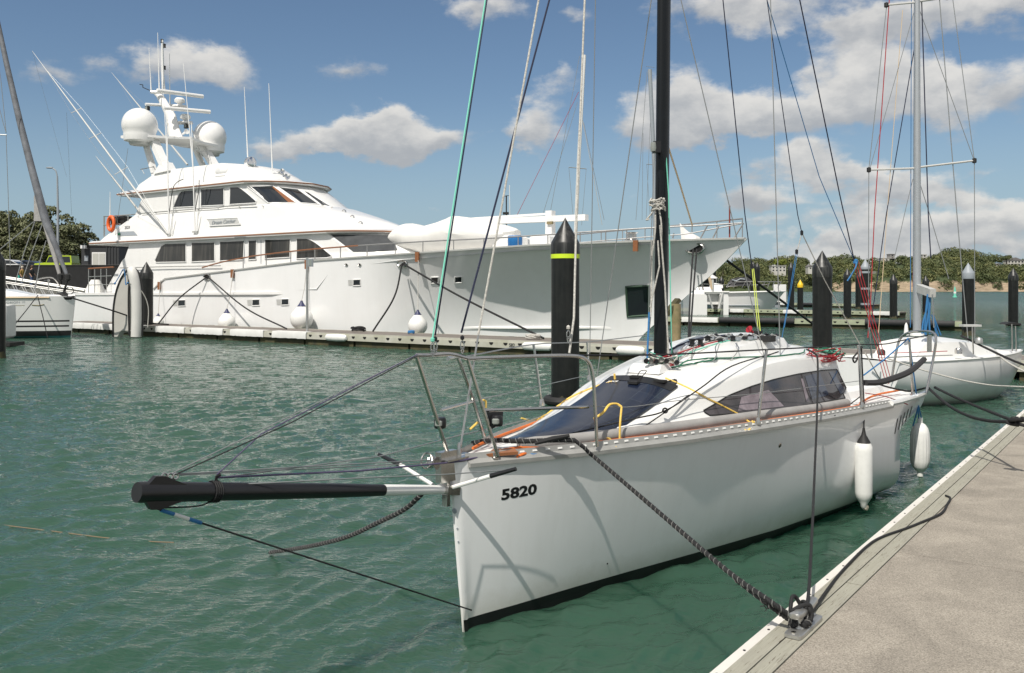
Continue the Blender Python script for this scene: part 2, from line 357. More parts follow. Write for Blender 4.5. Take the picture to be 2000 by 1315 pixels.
def build_water():
    # fan grid: fine near the camera, coarse to the horizon
    ys = [2.2]
    while ys[-1] < 60: ys.append(ys[-1]*1.0042)
    while ys[-1] < 7000: ys.append(ys[-1]*1.06)
    ys = np.array(ys); nu = 640; us = np.linspace(-.78, .78, nu)
    Yg, Ug = np.meshgrid(ys, us, indexing='ij'); Xg = Yg*Ug
    Z = wave_height(Xg, Yg)
    edge = np.clip((.78-np.abs(Ug))/.02, 0, 1); Z *= edge
    v = np.stack([Xg, Yg, Z], -1).reshape(-1, 3); nr = len(ys)
    idx = np.arange(nr*nu).reshape(nr, nu)
    q = np.stack([idx[:-1,:-1], idx[:-1,1:], idx[1:,1:], idx[1:,:-1]], -1).reshape(-1, 4)
    # flat skirt around (sides and behind) so other viewpoints and reflections have water too
    b = len(v); y0, y1, U = ys[0], ys[-1], .78
    sk = [(-U*y0, y0, 0), (U*y0, y0, 0), (U*y1, y1, 0), (-U*y1, y1, 0), (-7000, -3000, 0), (7000, -3000, 0), (7000, y1, 0), (-7000, y1, 0)]
    me = bpy.data.meshes.new('water'); 
    faces = q.tolist()+[[b+4, b+5, b+1, b+0], [b+1, b+5, b+6, b+2], [b+4, b+0, b+3, b+7]]
    me.from_pydata(v.tolist()+sk, [], faces); me.polygons.foreach_set('use_smooth', [True]*len(faces)); me.update()
    m = bpy.data.materials.new('sea_water'); m.use_nodes = True; t = m.node_tree; p = t.nodes['Principled BSDF']
    tcn = N(t, 'ShaderNodeTexCoord')
    n = noise(t, tcn.outputs['Object'], .25, 3)
    o = mixc(t, n.outputs[0], (.024,.066,.043), (.036,.086,.058)); lk(t, o, p.inputs['Base Color'])
    p.inputs['Roughness'].default_value = .04; p.inputs['IOR'].default_value = 1.333
    p.subsurface_method = 'BURLEY'; p.inputs['Subsurface Weight'].default_value = .85; p.inputs['Subsurface Radius'].default_value = (.25, .6, .5); p.inputs['Subsurface Scale'].default_value = 1.0
    mpn = N(t, 'ShaderNodeMapping'); mpn.inputs['Rotation'].default_value = (0, 0, R(28)); mpn.inputs['Scale'].default_value = (1, 2.4, 1); lk(t, tcn.outputs['Object'], mpn.inputs[0])
    na = noise(t, mpn.outputs[0], 9, 3, .5, .3); nb = noise(t, mpn.outputs[0], 1.1, 4, .6, .4); ncc = noise(t, mpn.outputs[0], .22, 5, .6)
    cd = N(t, 'ShaderNodeCameraData')
    # distance from the dock corner, in world space: fine ripple matters near, longer chop far out
    ge = N(t, 'ShaderNodeNewGeometry'); ln = N(t, 'ShaderNodeVectorMath', operation='LENGTH'); lk(t, ge.outputs['Position'], ln.inputs[0])
    f1 = N(t, 'ShaderNodeMapRange'); lk(t, ln.outputs['Value'], f1.inputs[0]); f1.inputs[1].default_value = 4; f1.inputs[2].default_value = 40; f1.inputs[3].default_value = .0; f1.inputs[4].default_value = 1
    hsum = mth(t, 'ADD', mth(t, 'MULTIPLY', na.outputs[0], mth(t, 'MULTIPLY_ADD', f1.outputs[0], .03, .009)), mth(t, 'MULTIPLY', mth(t, 'MULTIPLY', nb.outputs[0], .26), f1.outputs[0]))
    f2 = N(t, 'ShaderNodeMapRange'); lk(t, ln.outputs['Value'], f2.inputs[0]); f2.inputs[1].default_value = 40; f2.inputs[2].default_value = 200
    hsum = mth(t, 'ADD', hsum, mth(t, 'MULTIPLY', mth(t, 'MULTIPLY', ncc.outputs[0], 1.7), f2.outputs[0]))
    f3 = N(t, 'ShaderNodeMapRange'); lk(t, ln.outputs['Value'], f3.inputs[0]); f3.inputs[1].default_value = 25; f3.inputs[2].default_value = 220; f3.inputs[3].default_value = .022; f3.inputs[4].default_value = .24; lk(t, f3.outputs[0], p.inputs['Roughness'])
    bp = N(t, 'ShaderNodeBump'); bp.inputs['Strength'].default_value = 1; bp.inputs['Distance'].default_value = 1
    lk(t, hsum, bp.inputs['Height']); lk(t, bp.outputs[0], p.inputs['Normal'])
    t.nodes.remove(cd)
    me.materials.append(m)
    ob = bpy.data.objects.new('water', me); C.objects.link(ob); ob['kind'] = 'structure'
build_water()

# ============================================================ docks
DU = Vector((math.sin(R(36.2)), math.cos(R(36.2)), 0))      # direction of the near dock
DN = Vector((DU.y, -DU.x, 0))                               # towards the dock's land side (right)
DZ = .55
D0 = gnd(1380, 1315, DZ)                                     # a point of its outer edge
def DW(a, b, z=DZ): return Vector((D0.x, D0.y, 0))+DU*a+DN*b+Vector((0,0,z))
def dsolve(px, py, z=DZ):
    p = gnd(px, py, z)-Vector((D0.x, D0.y, z)); return p.dot(DU), p.dot(DN)
def plank_mat():
    m = bpy.data.materials.new('dock_planks'); m.use_nodes = True; t = m.node_tree; p = t.nodes['Principled BSDF']
    tcn = N(t, 'ShaderNodeTexCoord'); mpn = N(t, 'ShaderNodeMapping'); mpn.inputs['Rotation'].default_value = (0, 0, -(math.pi/2-R(36.2))); lk(t, tcn.outputs['Object'], mpn.inputs[0])
    st = N(t, 'ShaderNodeMapping'); st.inputs['Scale'].default_value = (4, 130, 10); lk(t, mpn.outputs[0], st.inputs[0])
    n = noise(t, st.outputs[0], 1, 6, .65, .5); n2_ = noise(t, mpn.outputs[0], 3.2, 6, .7)
    c = mixc(t, n.outputs[0], (.43,.42,.35), (.21,.20,.155)); rn = N(t, 'ShaderNodeMapRange'); lk(t, n2_.outputs[0], rn.inputs[0]); rn.inputs[1].default_value = .45; rn.inputs[2].default_value = .7; rn.inputs[4].default_value = .6; c = mixc(t, rn.outputs[0], c, (.27,.26,.22))
    # splits running with the grain
    st2 = N(t, 'ShaderNodeMapping'); st2.inputs['Scale'].default_value = (7, 170, 10); lk(t, mpn.outputs[0], st2.inputs[0])
    n3_ = noise(t, st2.outputs[0], 1, 3, .5, 1.2)
    r = N(t, 'ShaderNodeMapRange'); lk(t, n3_.outputs[0], r.inputs[0]); r.inputs[1].default_value = .61; r.inputs[2].default_value = .66
    c = mixc(t, r.outputs[0], c, (.14,.12,.09)); lk(t, c, p.inputs['Base Color']); p.inputs['Roughness'].default_value = .85
    bp = N(t, 'ShaderNodeBump'); bp.inputs['Strength'].default_value = .5; bp.inputs['Distance'].default_value = .004; lk(t, n.outputs[0], bp.inputs['Height']); lk(t, bp.outputs[0], p.inputs['Normal'])
    return m
def concrete_mat():
    m = bpy.data.materials.new('exposed_concrete'); m.use_nodes = True; t = m.node_tree; p = t.nodes['Principled BSDF']
    tcn = N(t, 'ShaderNodeTexCoord'); a = noise(t, tcn.outputs['Object'], 115, 4, .8); b = noise(t, tcn.outputs['Object'], 2.0, 5, .62, .6); v = N(t, 'ShaderNodeTexVoronoi'); v.inputs['Scale'].default_value = 120; lk(t, tcn.outputs['Object'], v.inputs['Vector'])
    r = N(t, 'ShaderNodeMapRange'); lk(t, a.outputs[0], r.inputs[0]); r.inputs[1].default_value = .37; r.inputs[2].default_value = .63
    c = mixc(t, r.outputs[0], (.135,.12,.10), (.46,.425,.36)); c = mixc(t, .30, c, mixc(t, v.outputs['Distance'], (.46,.40,.33), (.16,.13,.10)))
    r2 = N(t, 'ShaderNodeMapRange'); lk(t, b.outputs[0], r2.inputs[0]); r2.inputs[1].default_value = .3; r2.inputs[2].default_value = .7; r2.inputs[3].default_value = .76; r2.inputs[4].default_value = 1.2
    c = mixc(t, 1, c, r2.outputs[0], 'MULTIPLY'); lk(t, c, p.inputs['Base Color']); p.inputs['Roughness'].default_value = .9
    bp = N(t, 'ShaderNodeBump'); bp.inputs['Strength'].default_value = .7; bp.inputs['Distance'].default_value = .004; lk(t, a.outputs[0], bp.inputs['Height']); lk(t, bp.outputs[0], p.inputs['Normal'])
    return m
MP = plank_mat(); MCn = concrete_mat()
M['algae'] = mat('weedy_float', (.035,.035,.022), .8, var=.6, vscale=3, col2=(.09,.08,.035), bump=.5, bscale=20)
M['rubstrip'] = mat('white_rubbing_strip', (.72,.69,.64), .55, var=.12, vscale=5)
M['dockgrey'] = mat('grey_dock_deck', (.20,.175,.155), .9, var=.2, vscale=1.5)
M['waler'] = mat('waler_timber', (.50,.49,.44), .8, var=.35, vscale=1.6, col2=(.36,.36,.28))
M['gwaler'] = mat('green_waler', (.42,.46,.32), .8, var=.35, vscale=1.6)
M['cover'] = mat('dock_cover', (.72,.72,.70), .6, var=.12, vscale=2, bump=.5, bscale=3)
M['bcover'] = mat('black_dock_bumper', (.03,.03,.033), .7, var=.3, vscale=2, bump=.3, bscale=6)
M['dark'] = mat('dark_void', (.006,.006,.006), .8)

dk = Thing('dock', 'wide concrete dock with timber edge planks and a white rubbing strip in the foreground', 'dock', DW(4, 2, 0))
w1, w2, w3 = .052, .148, .240
A0, A1 = -6, 26
mb = MB()
mb.box(DW((A0+A1)/2, w1/2-.0, DZ-.06), (A1-A0, w1, .10), (DU, DN, Vector((0,0,1))))
for k in range(int((A1-A0)/.33)):     # screws along the strip
    mb.lathe(DW(A0+k*.33+.1, w1*.62, DZ-.0095), [(0,.003),(.007,.0028),(.007,0)], 8, mi=1)
part('rubbing_strip', mb, [M['rubstrip'], M['dark']], dk)
rnd = random.Random(4)
for (b0, b1, joint) in ((w1+.008, w2-.004, 3.4), (w2+.004, w3, 4.1)):
    a = A0-rnd.random()*2
    while a < A1:
        L = joint+rnd.random()*1.2
        mb = MB(); mb.box(DW(a+L/2, (b0+b1)/2, DZ-.03), (L-.012, b1-b0, .065), (DU, DN, Vector((0,0,1))))
        part('edge_plank', mb, MP, dk)
        a += L
j0, _b = dsolve(1745, 1077); j0 -= 3.1*4; edges = [A0]+[e for e in [j0+3.1*k for k in range(12)] if A0+.5 < e < A1-.5]+[A1]
for e0, e1 in zip(edges, edges[1:]):
    mb = MB(); mb.box(DW((e0+e1)/2, w3+2.2, DZ-.09), (e1-e0-.007, 4.386, .18), (DU, DN, Vector((0,0,1)))); part('deck_slab', mb, MCn, dk)
mb = MB(); mb.box(DW((A0+A1)/2, 2.3, DZ-.42), (A1-A0, 4.3, .50), (DU, DN, Vector((0,0,1)))); part('float', mb, M['algae'], dk)

# ---- the finger dock alongside the big white yacht, and the walkway it hangs on
U = Vector((.82, -.572, 0)).normalized(); NF = Vector((-U.y, U.x, 0))       # along the dock to the right/near, and away
FZ = .5
F0 = gnd(290, 657, 0)
def FW(a, b, z): return F0+U*a+NF*b+Vector((0,0,z))
def fa(px, b=0):            # a of the point seen at px on the line b
    k = (px-CX)/F; o = F0+NF*b
    return (k*o.y-o.x)/(U.x-k*U.y)
AX = (U, NF, Vector((0,0,1)))
def finger(name, label, W_, a0, a1, width, z, ax, covers, arcs=True, wal='waler', deck='dockgrey', group='floating docks', step=.62):
    th = Thing(name, label, 'dock', W_((a0+a1)/2, width/2, 0), group)
    mb = MB(); mb.box(W_((a0+a1)/2, width/2, z-.05), (a1-a0, width-.24, .10), ax); part('deck', mb, M[deck], th)
    for b in (.06, width-.06):
        mb = MB(); mb.box(W_((a0+a1)/2, b, z-.032), (a1-a0, .115, .075), ax); part('edge_beam', mb, M[wal], th)
    mb = MB()
    for b in (.02, width-.02): mb.box(W_((a0+a1)/2, b, z-.17), (a1-a0, .10, .20), ax)
    if arcs:
        a = a0+.3
        while a < a1-.2:
            pts = [W_(a+.09*math.cos(t), -.034, z-.085-.10*math.sin(t)) for t in [math.pi*i/8 for i in range(9)]]
            mb.prism(pts, ax[1]*.006, mi=1); a += step
    part('waler', mb, [M[wal], M['dark']], th)
    a = a0
    i = 0
    while a < a1-.3:
        L = min(2.9, a1-a)
        mb = MB(); mb.box(W_(a+L/2, width/2, z-.46), (L-.12, width-.16, .44), ax); part('float', mb, M['algae'], th)
        a += L
    for (c0, c1, cm, hh) in covers:
        mb = MB(); n = max(6, int((c1-c0)/.12)); rings = []
        rr = random.Random(int(c0*10))
        for i in range(n+1):
            a = lerp(c0, c1, i/n); j = rr.uniform(-.012, .012)
            if hh:
                rings.append([W_(a, -.10+j+.17*math.cos(t), z-.12+.19*math.sin(t)) for t in [2*math.pi*k/10 for k in range(10)]])
            else:
                rings.append([W_(a, -.075+j, z-.26-abs(j)*2), W_(a, -.085+j, z-.10), W_(a, -.05, z+.012), W_(a, .30, z+.016), W_(a, .30, z+.005), W_(a, -.03, z+.003), W_(a, -.055+j, z-.26)])
        mb.loft(rings); part('bumper_cover', mb, M[cm], th)
    return th
FL = fa(95); FR = fa(2300)
finger('finger_dock', 'long grey finger dock with white padded edge running along the big motor yacht', FW, FL, FR, 2.3, FZ, AX,
       [(fa(140), fa(282), 'cover', 0), (fa(305), fa(362), 'cover', 0), (fa(376), fa(437), 'cover', 0), (fa(452), fa(516), 'cover', 0), (fa(534), fa(600), 'cover', 0)])
mb = MB()
def pebble(a0, a1):
    rg = [[FW(a, -.10+.11*s*math.cos(t), FZ-.16+.15*s*math.sin(t)) for t in [2*math.pi*k/12 for k in range(12)]] for a, s in
          ((a0, .5), (a0+.08, .9), (lerp(a0,a1,.5), 1), (a1-.08, .9), (a1, .5))]
    return MB().loft(rg)
def pebs(x0, x1, lab):
    single('dock_fender', pebble(fa(x0), fa(x1)), M['fend'], lab, 'fender', 'white dock edge fenders')
pebs(640, 680, 'small white block fender on the finger dock edge below the middle of the motor yacht')
pebs(1024, 1080, 'worn white fender on the finger dock edge left of the tall lime banded pile')
pebs(1207, 1262, 'worn white fender on the finger dock edge just left of the black mast')
mb = MB(); text_on(mb, 'S82', .17, FW(fa(1001), -.037, FZ-.165), U, (0,0,1), bold=.003)
t_ = part('berth_number', mb, M['black'], None); t_.parent = None
t_.name = 'berth_number'; t_['label'] = 'small black berth number on the edge of the finger dock'; t_['category'] = 'sign'

# fingers beyond the bow of the yacht
def far_finger(name, label, pxa, pya, pxb, pyb, z, width, covers, wal, group='floating docks', deck='dockgrey'):
    a = gnd(pxa, pya, 0); b = gnd(pxb, pyb, 0); d = (b-a).normalized(); n = Vector((-d.y, d.x, 0)); L = (b-a).length
    def W_(s, t, zz): return a+d*s+n*t+Vector((0,0,zz))
    def s_of(px):
        k = (px-CX)/F; return (k*a.y-a.x)/(d.x-k*d.y)
    cv_ = [(s_of(x0), s_of(x1), m, h) for x0, x1, m, h in covers]
    return finger(name, label, W_, 0, L, width, z, (d, n, Vector((0,0,1))), cv_, True, wal, deck, group), W_, s_of
fA, WA, sA = far_finger('finger_dock', 'finger dock with black rolled bumpers, just behind the cabin of the near sailboat', 1250, 634, 1905, 647, FZ, 1.6,
    [(1405,1552,'bcover',1),(1690,1865,'bcover',1),(1332,1402,'cover',0)], 'gwaler')
fB, WB, sB = far_finger('finger_dock', 'finger dock with white padded edges where the moored launch lies', 1240, 611, 1757, 622, FZ, 1.6,
    [(1345,1380,'cover',0),(1416,1453,'cover',0),(1530,1560,'cover',0),(1705,1755,'cover',0)], 'gwaler')
fC, WC, sC = far_finger('finger_dock', 'farthest finger dock beyond the white launch', 1470, 598, 1700, 603, FZ, 1.8,
    [(1508,1545,'cover',0),(1560,1592,'bcover',1)], 'gwaler')

# ============================================================ piles
def pile(px, wpx, pytop, Y=None, pybase=None, d=.56, label='', cap='pilecap', bands=None, collar=False, group='black mooring piles', name='mooring_pile', body='pile'):
    Y = Y or F*d/wpx
    if pybase: Y = F*EYE/(pybase-HY); d = wpx*Y/F
    c = at(px, 600, Y); c.z = 0; zt = at(px, pytop, Y).z; r = d/2
    th = Thing(name, label, 'pile', c, group)
    zc = zt-r*1.75
    mb = MB(); mb.lathe(c, [(r,-1.2),(r,zc-.30),(r,zc-.08)], 28); part('sleeve', mb, M[body], th)
    rw = random.Random(int(px)); mb = MB(); ra_ = [c+Vector((r*1.02*math.cos(t), r*1.02*math.sin(t), -.3)) for t in [2*math.pi*k/24 for k in range(24)]]; rb_ = [c+Vector((r*1.045*math.cos(t), r*1.045*math.sin(t), .02)) for t in [2*math.pi*k/24 for k in range(24)]]; rc_ = [c+Vector((r*1.006*math.cos(t), r*1.006*math.sin(t), .16+rw.uniform(-.07,.10))) for t in [2*math.pi*k/24 for k in range(24)]]
    mb.loft([ra_, rb_, rc_], cap=False); part('weed', mb, M['algae'], th)
    mb = MB(); mb.lathe(c, [(r*1.015,zc-.32),(r*1.03,zc-.30),(r*1.03,zc-.04),(r*.99,zc),(r*.04,zt-.02),(.001,zt)], 28); part('cone_cap', mb, M[cap], th)
    if bands:
        for i, (py, hh, bm_) in enumerate(bands):
            z = at(px, py, Y).z; mb = MB(); mb.lathe(c, [(r*1.0,z-hh),(r*1.035,z-hh),(r*1.035,z),(r,z)], 28); part('band', mb, M[bm_], th)
    if collar:
        mb = MB(); ring = [c+Vector((r*1.3*math.cos(t), r*1.3*math.sin(t), .10)) for t in [2*math.pi*k/28 for k in range(28)]]
        mb.tube(ring, .085, 10, closed=True); part('collar', mb, M['rubber'], th)
    return th
pile(1104, 55, 425, label='tall black pile with a lime band, standing in the water behind the near sailboat bow', bands=[(497,.085,'lime')], collar=True)
pile(1606, 37, 489, label='thick black pile rising behind the near sailboat cabin')
pile(1655, 14.5, 524, label='narrow black pile between the thick pile and the banded grey pile')
pile(1680, 19, 524, Y=104, d=1.05, label='wide dark pile half hidden behind the red tackle', body='pile')
pile(1690, 17.5, 506, Y=98, d=.95, label='pile with three grey bands and a grey cone cap', cap='greycap', bands=[(530,.22,'greycap'),(562,.22,'greycap'),(592,.22,'greycap')])
pile(1745, 14, 535, label='black pile standing right beyond the end of the white edged finger dock')
pile(1808, 12, 538, label='black pile just right of the silver mast')
pile(1891, 22, 513, label='black pile with a pale grey cone cap at the right end of the finger dock', cap='greycap')
pile(1979, 17.5, 523, label='black pile nearest the right edge of the picture', collar=True)
pile(1471, 11, 510, label='left one of two touching black piles behind the white launch')
pile(1479, 10, 512, label='right one of two touching black piles behind the white launch')
pile(1409, 10, 539, label='short black pile in front of the white launch cabin')
pile(1394, 9, 520, label='black pile under the overhanging bow of the motor yacht')
pile(1545, 12, 512, label='black pile next to the yellow capped pile')
pile(1563, 11, 546, label='short black pile with a yellow cone cap', cap='yel')
pile(286, 25, 511, Y=45.2, d=.64, label='black pile beside the upended white dinghy')
pile(-4, 26, 486, Y=30, d=.46, label='black pile cut by the left edge of the picture')
# white sleeve round a pile at the left edge
c = at(2, 600, 36); c.z = 0
th = Thing('padded_pile_float', 'boxy float wrapped in pale canvas at the left edge of the picture', 'float', c)
mb = MB(); rg = []
for z, s in ((.35,.36),(.42,.43),(1.0,.44),(1.62,.42),(1.66,.40)):
    rg.append([c+Vector((s*math.copysign(abs(math.cos(t))**.35, math.cos(t)), s*math.copysign(abs(math.sin(t))**.35, math.sin(t)), z+.015*math.sin(5*t))) for t in [2*math.pi*k/32 for k in range(32)]])
mb.loft(rg); part('canvas_cover', mb, M['cover'], th)
mb = MB(); mb.box(c+Vector((.1,0,.1)), (1.1,1.1,.14)); part('base', mb, M['rubber'], th)
# wooden post under the big bow
c = at(1320, 600, 30.5); c.z = 0
th = Thing('timber_post', 'weathered yellow brown timber post behind the black mast', 'post', c)
mb = MB(); mb.lathe(c, [(.17,-1),(.17,1.75),(.165,1.80)], 16); part('shaft', mb, M['oldwood'], th)
mb = MB(); mb.beam(c+Vector((-.45,-.1,1.35)), c+Vector((.10,.1,1.95)), .30, .12); part('brace', mb, M['algae'], th)
# ============================================================ the near sailboat
from mathutils.bvhtree import BVHTree
TH = R(38); NS = Vector((math.sin(TH), math.cos(TH), 0)); NB = Vector((math.cos(TH), -math.sin(TH), 0)); UP = Vector((0,0,1))
NP0 = Vector((-.41, 5.9, 0))
def NW(a, b, z): return NP0+NS*a+NB*b+UP*z
def bvh_of(mb): return BVHTree.FromPolygons([tuple(v) for v in mb.v], mb.f)
EYEV = Vector((0,0,EYE))
def hit(bvh, px, py):
    d = (at(px, py, 10)-EYEV).normalized(); r = bvh.ray_cast(EYEV, d)
    if r[0] is None: return None
    n = r[1]; n = -n if n.dot(d) > 0 else n
    return r[0], n
def patch(bvh, bot, top, m=6, n=10, off=.004, fallback=None):
    """grid of points lying on a surface, between two picture polylines (each given as points left to right)"""
    def res(pl, t):
        L = [0]
        for p, q in zip(pl, pl[1:]): L.append(L[-1]+math.hypot(q[0]-p[0], q[1]-p[1]))
        d = t*L[-1]; return float(np.interp(d, L, [p[0] for p in pl])), float(np.interp(d, L, [p[1] for p in pl]))
    rows = []
    for j in range(m+1):
        row = []
        for i in range(n+1):
            a = res(bot, i/n); b = res(top, i/n); px = lerp(a[0], b[0], j/m); py = lerp(a[1], b[1], j/m)
            h = hit(bvh, px, py)
            if h is None: row.append(None); continue
            row.append(h[0]+h[1]*off)
        rows.append(row)
    for r in rows:
        good = [p for p in r if p is not None]
        for i, p in enumerate(r):
            if p is None:
                r[i] = min(((abs(i-k), q) for k, q in enumerate(r) if q is not None), key=lambda z: z[0])[1] if good else Vector((0,0,-5))
    return rows
def rim(rows): return rows[0]+[r[-1] for r in rows[1:]]+rows[-1][::-1][1:]+[r[0] for r in rows[::-1][1:-1]]

LA = 7.5
def Bs(a): return interp(a, [0,.15,.5,1,2,3,4,5,6,7,7.5], [.035,.09,.235,.425,.72,.94,1.10,1.20,1.24,1.20,1.15])
def Bw(a): return interp(a, [0,.137,.5,1,1.64,2.5,3.52,5,6.1,7,7.5], [.0,.022,.10,.19,.33,.53,.74,.92,.93,.88,.8])
def Zs(a): return interp(a, [0,1.5,3,5,7.5], [1.16,1.14,1.125,1.08,1.0])
def Zk(a): return interp(a, [0,.4,1.5,3,5,6.4,7.5], [-.25,-.27,-.33,-.38,-.30,-.06,.16])
def stemoff(z): return .137*(1-min(max(z, -.3), 1.16)/1.16)
def hb(a, z):
    zs, zk = Zs(a), Zk(a); s, wl = Bs(a), Bw(a)
    if z <= zk: return 0
    t0 = max(.02, (0-zk)/(zs-zk)) if zk < 0 else 0
    t = (z-zk)/(zs-zk)
    if zk < -.02 and a < 6.2:
        r = min(.93, wl/max(s, .01)); n = math.log(max(1-r, .04))/math.log(1-t0)
        sup = s*(1-(1-t)**n)
    else:
        k2 = min(max((a-5.2)/1.6, 0), 1); sup = s*(1-(1-t)**lerp(3.6, 1.9, k2))**lerp(.8, .92, k2)
    if z >= 0 and zk < 0: lin = wl+(s-wl)*(z/zs)**.9
    else: lin = wl*math.sqrt(max(0, 1-(z/zk)**2)) if zk < 0 else sup
    k = min(max((a-2.0)/4.2, 0), 1); k = k*k*(3-2*k)
    return lerp(lin, sup, k)
BOOT = .085
def hull_rings(sideb):
    rows = []
    zt = [-.9,-.6,-.3,0,.04,BOOT]+[BOOT+(1-BOOT)*i/18 for i in range(1, 19)]
    stations = [0,.02,.05,.1,.18,.3,.45,.65,.9,1.2]+[1.2+(LA-1.2)*i/30 for i in range(1, 31)]
    for f in zt:
        row = []
        for a in stations:
            zs, zk = Zs(a), Zk(a)
            if f < 0: z = -f*zk if zk < 0 else zk
            elif f <= BOOT: z = max(f, zk)
            else: z = max(BOOT, zk)+(f-BOOT)/(1-BOOT)*(zs-max(BOOT, zk))
            so_ = stemoff(z); aa = so_+(a/LA)*(LA-so_)
            aft = -.10*(1-z/1.0) if a > 7.2 else 0
            h = hb(max(a, 0), z)
            if a < .05: h = max(h, 0)*0+ (.012 if a == 0 else .02+.4*a) * (1 if z > .3 else .8)
            row.append(NW(aa, sideb*h, z))
        rows.append(row)
    return rows
sb = Thing('sailboat', 'white trailer sailboat with a black mast and long black bowsprit, moored closest to the dock', 'sailboat', NW(3.7, 0, 0))
HM = MB()
for sgn in (1, -1):
    rows = hull_rings(sgn); b0 = len(HM.f)
    HM.grid(rows); nst = len(rows[0])-1
    for i in range(len(rows)-1):
        if i < 5:
            for j in range(nst): HM.m[b0+i*nst+j] = 1
rn, rf = hull_rings(1), hull_rings(-1)
HM.grid([[r[0] for r in rn], [r[0] for r in rf]], 0)              # stem
tr = [r[-1] for r in rn]; tf = [r[-1] for r in rf]; HM.grid([tr, tf], 0, smooth=False)
hull = part('hull', HM, [M['hullw'], M['boot']], sb, auto=50)
BVH_H = bvh_of(HM)
# registration number and marks
mb = MB(); h0 = hit(BVH_H, 1014, 962)
hx = (hit(BVH_H, 1040, 957)[0]-hit(BVH_H, 985, 967)[0]); 
text_on(mb, '5820', .102, h0[0]+h0[1]*.004, hx, UP-h0[1]*UP.dot(h0[1]), bold=.004, sx=1.42, ext=0); project(mb, BVH_H)
part('sail_number', mb, M['black'], hull)
def disc(bvh, px, py, r, t=.006):
    h = hit(bvh, px, py); return MB().lathe(h[0]-h[1]*.002, [(r, 0), (r, t), (r*.7, t+.002), (0, t)], 14, h[1]) if h else None
for px, py, r in ((888,998,.018),(893,1032,.006),(895,1058,.006)):
    d_ = disc(BVH_H, px, py, r)
    if d_: part('stem_fitting', d_, M['greycap'], hull)
d_ = disc(BVH_H, 1523, 870, .022); d_ and part('skin_fitting', d_, M['steel'], hull)
d_ = disc(BVH_H, 1186, 1101, .006); d_ and part('skin_fitting', d_, M['dark'], hull)
# deck
def deckz(a, b): s = Bs(a); return Zs(a)-.012+.045*(1-min(1, (b/max(s, .05))**2))
mb = MB(); rows = []
for i in range(45):
    a = .0+5.35*i/44; s = Bs(a)-.004; rows.append([NW(a, s*t, deckz(a, s*t)) for t in [j/6-1 for j in range(13)]])
mb.grid(rows)
for sg in (1, -1):
    rows = []
    for i in range(20):
        a = 5.35+(LA-5.35)*i/19; s = Bs(a)-.004; wi = .50
        rows.append([NW(a, sg*s, deckz(a, s)), NW(a, sg*(s-.03), deckz(a, s)+.015), NW(a, sg*(wi+.28), deckz(a, s)+.03), NW(a, sg*(wi+.24), deckz(a, s)+.10), NW(a, sg*(wi+.02), deckz(a, s)+.11), NW(a, sg*wi, deckz(a, s)+.08), NW(a, sg*wi, .62)])
    mb.grid(rows)
mb.add([NW(5.35,-.5,.62), NW(7.3,-.5,.62), NW(7.3,.5,.62), NW(5.35,.5,.62)], [(0,1,2,3)])
mb.box(NW(7.42, 0, .84), (.12, 1.9, .40), (NS, NB, UP))
part('deck', mb, M['deckw'], sb); DKV, DKF = mb.v, mb.f
# cabin
XS = [.8,1.2,1.54,2,2.4,2.86,3.6,4.3,5.0,5.3]
BR = [.10,.28,.40,.50,.55,.60,.70,.76,.77,.76]; CB = [.14,.36,.50,.62,.70,.78,.87,.93,.94,.93]
ZC = [1.205,1.235,1.285,1.40,1.535,1.615,1.68,1.735,1.735,1.70]; ZR = [1.19,1.20,1.225,1.29,1.415,1.50,1.60,1.625,1.59,1.56]
def smt(a, ys):     # monotone smooth interpolation
    return sum(interp(a+d, XS, ys) for d in (-.16,-.08,0,.08,.16))/5
def cabrow(a):
    br, cb, zc, zr = smt(a, BR), smt(a, CB), smt(a, ZC), smt(a, ZR); zd = Zs(a)-.005
    half = []
    for t in (0,.25,.5,.7,.84,.93,.98): half.append((br*t, zc-(zc-zr)*t**2.3*.92))
    half += [(br+.004, zr+(zc-zr)*.02), (br+.012, zr-.02)]
    # a soft eyebrow over the recessed window band
    for t in (.10,.2,.35,.5,.65,.8,.9): half.append((lerp(br+.016, cb-.022, t)-.012*math.sin(math.pi*t), lerp(zr-.03, zd+.05, t)))
    half += [(cb-.012, zd+.03), (cb+.012, zd+.008), (cb+.03, zd-.02)]
    return half
mb = MB(); rows = []
av = [.8+(5.3-.8)*i/60 for i in range(61)]
for a in av:
    h = cabrow(a); rows.append([NW(a, -b, z) for b, z in h[::-1]]+[NW(a, b, z) for b, z in h[1:]])
mb.grid(rows)
h = cabrow(5.3); back = [NW(5.3, -b, z) for b, z in h[::-1]]+[NW(5.3, b, z) for b, z in h[1:]]
back2 = [NW(5.3+.16*(1-(z-1.0)/.7), (b if k else b), z-.02) for k, (b, z) in enumerate([(-b, z) for b, z in h[::-1]]+[(b, z) for b, z in h[1:]])]
mb.grid([back, back2]); n_ = len(back2); mb.add(back2, [list(range(n_))])
h = cabrow(.8); mb.add([NW(.8, -b, z) for b, z in h[::-1]]+[NW(.8, b, z) for b, z in h[1:]], [list(range(2*len(h)-1))])
cabin = part('cabin', mb, M['gel'], sb, auto=40); CABV, CABF = list(mb.v), list(mb.f)
BVH_C = bvh_of(mb)
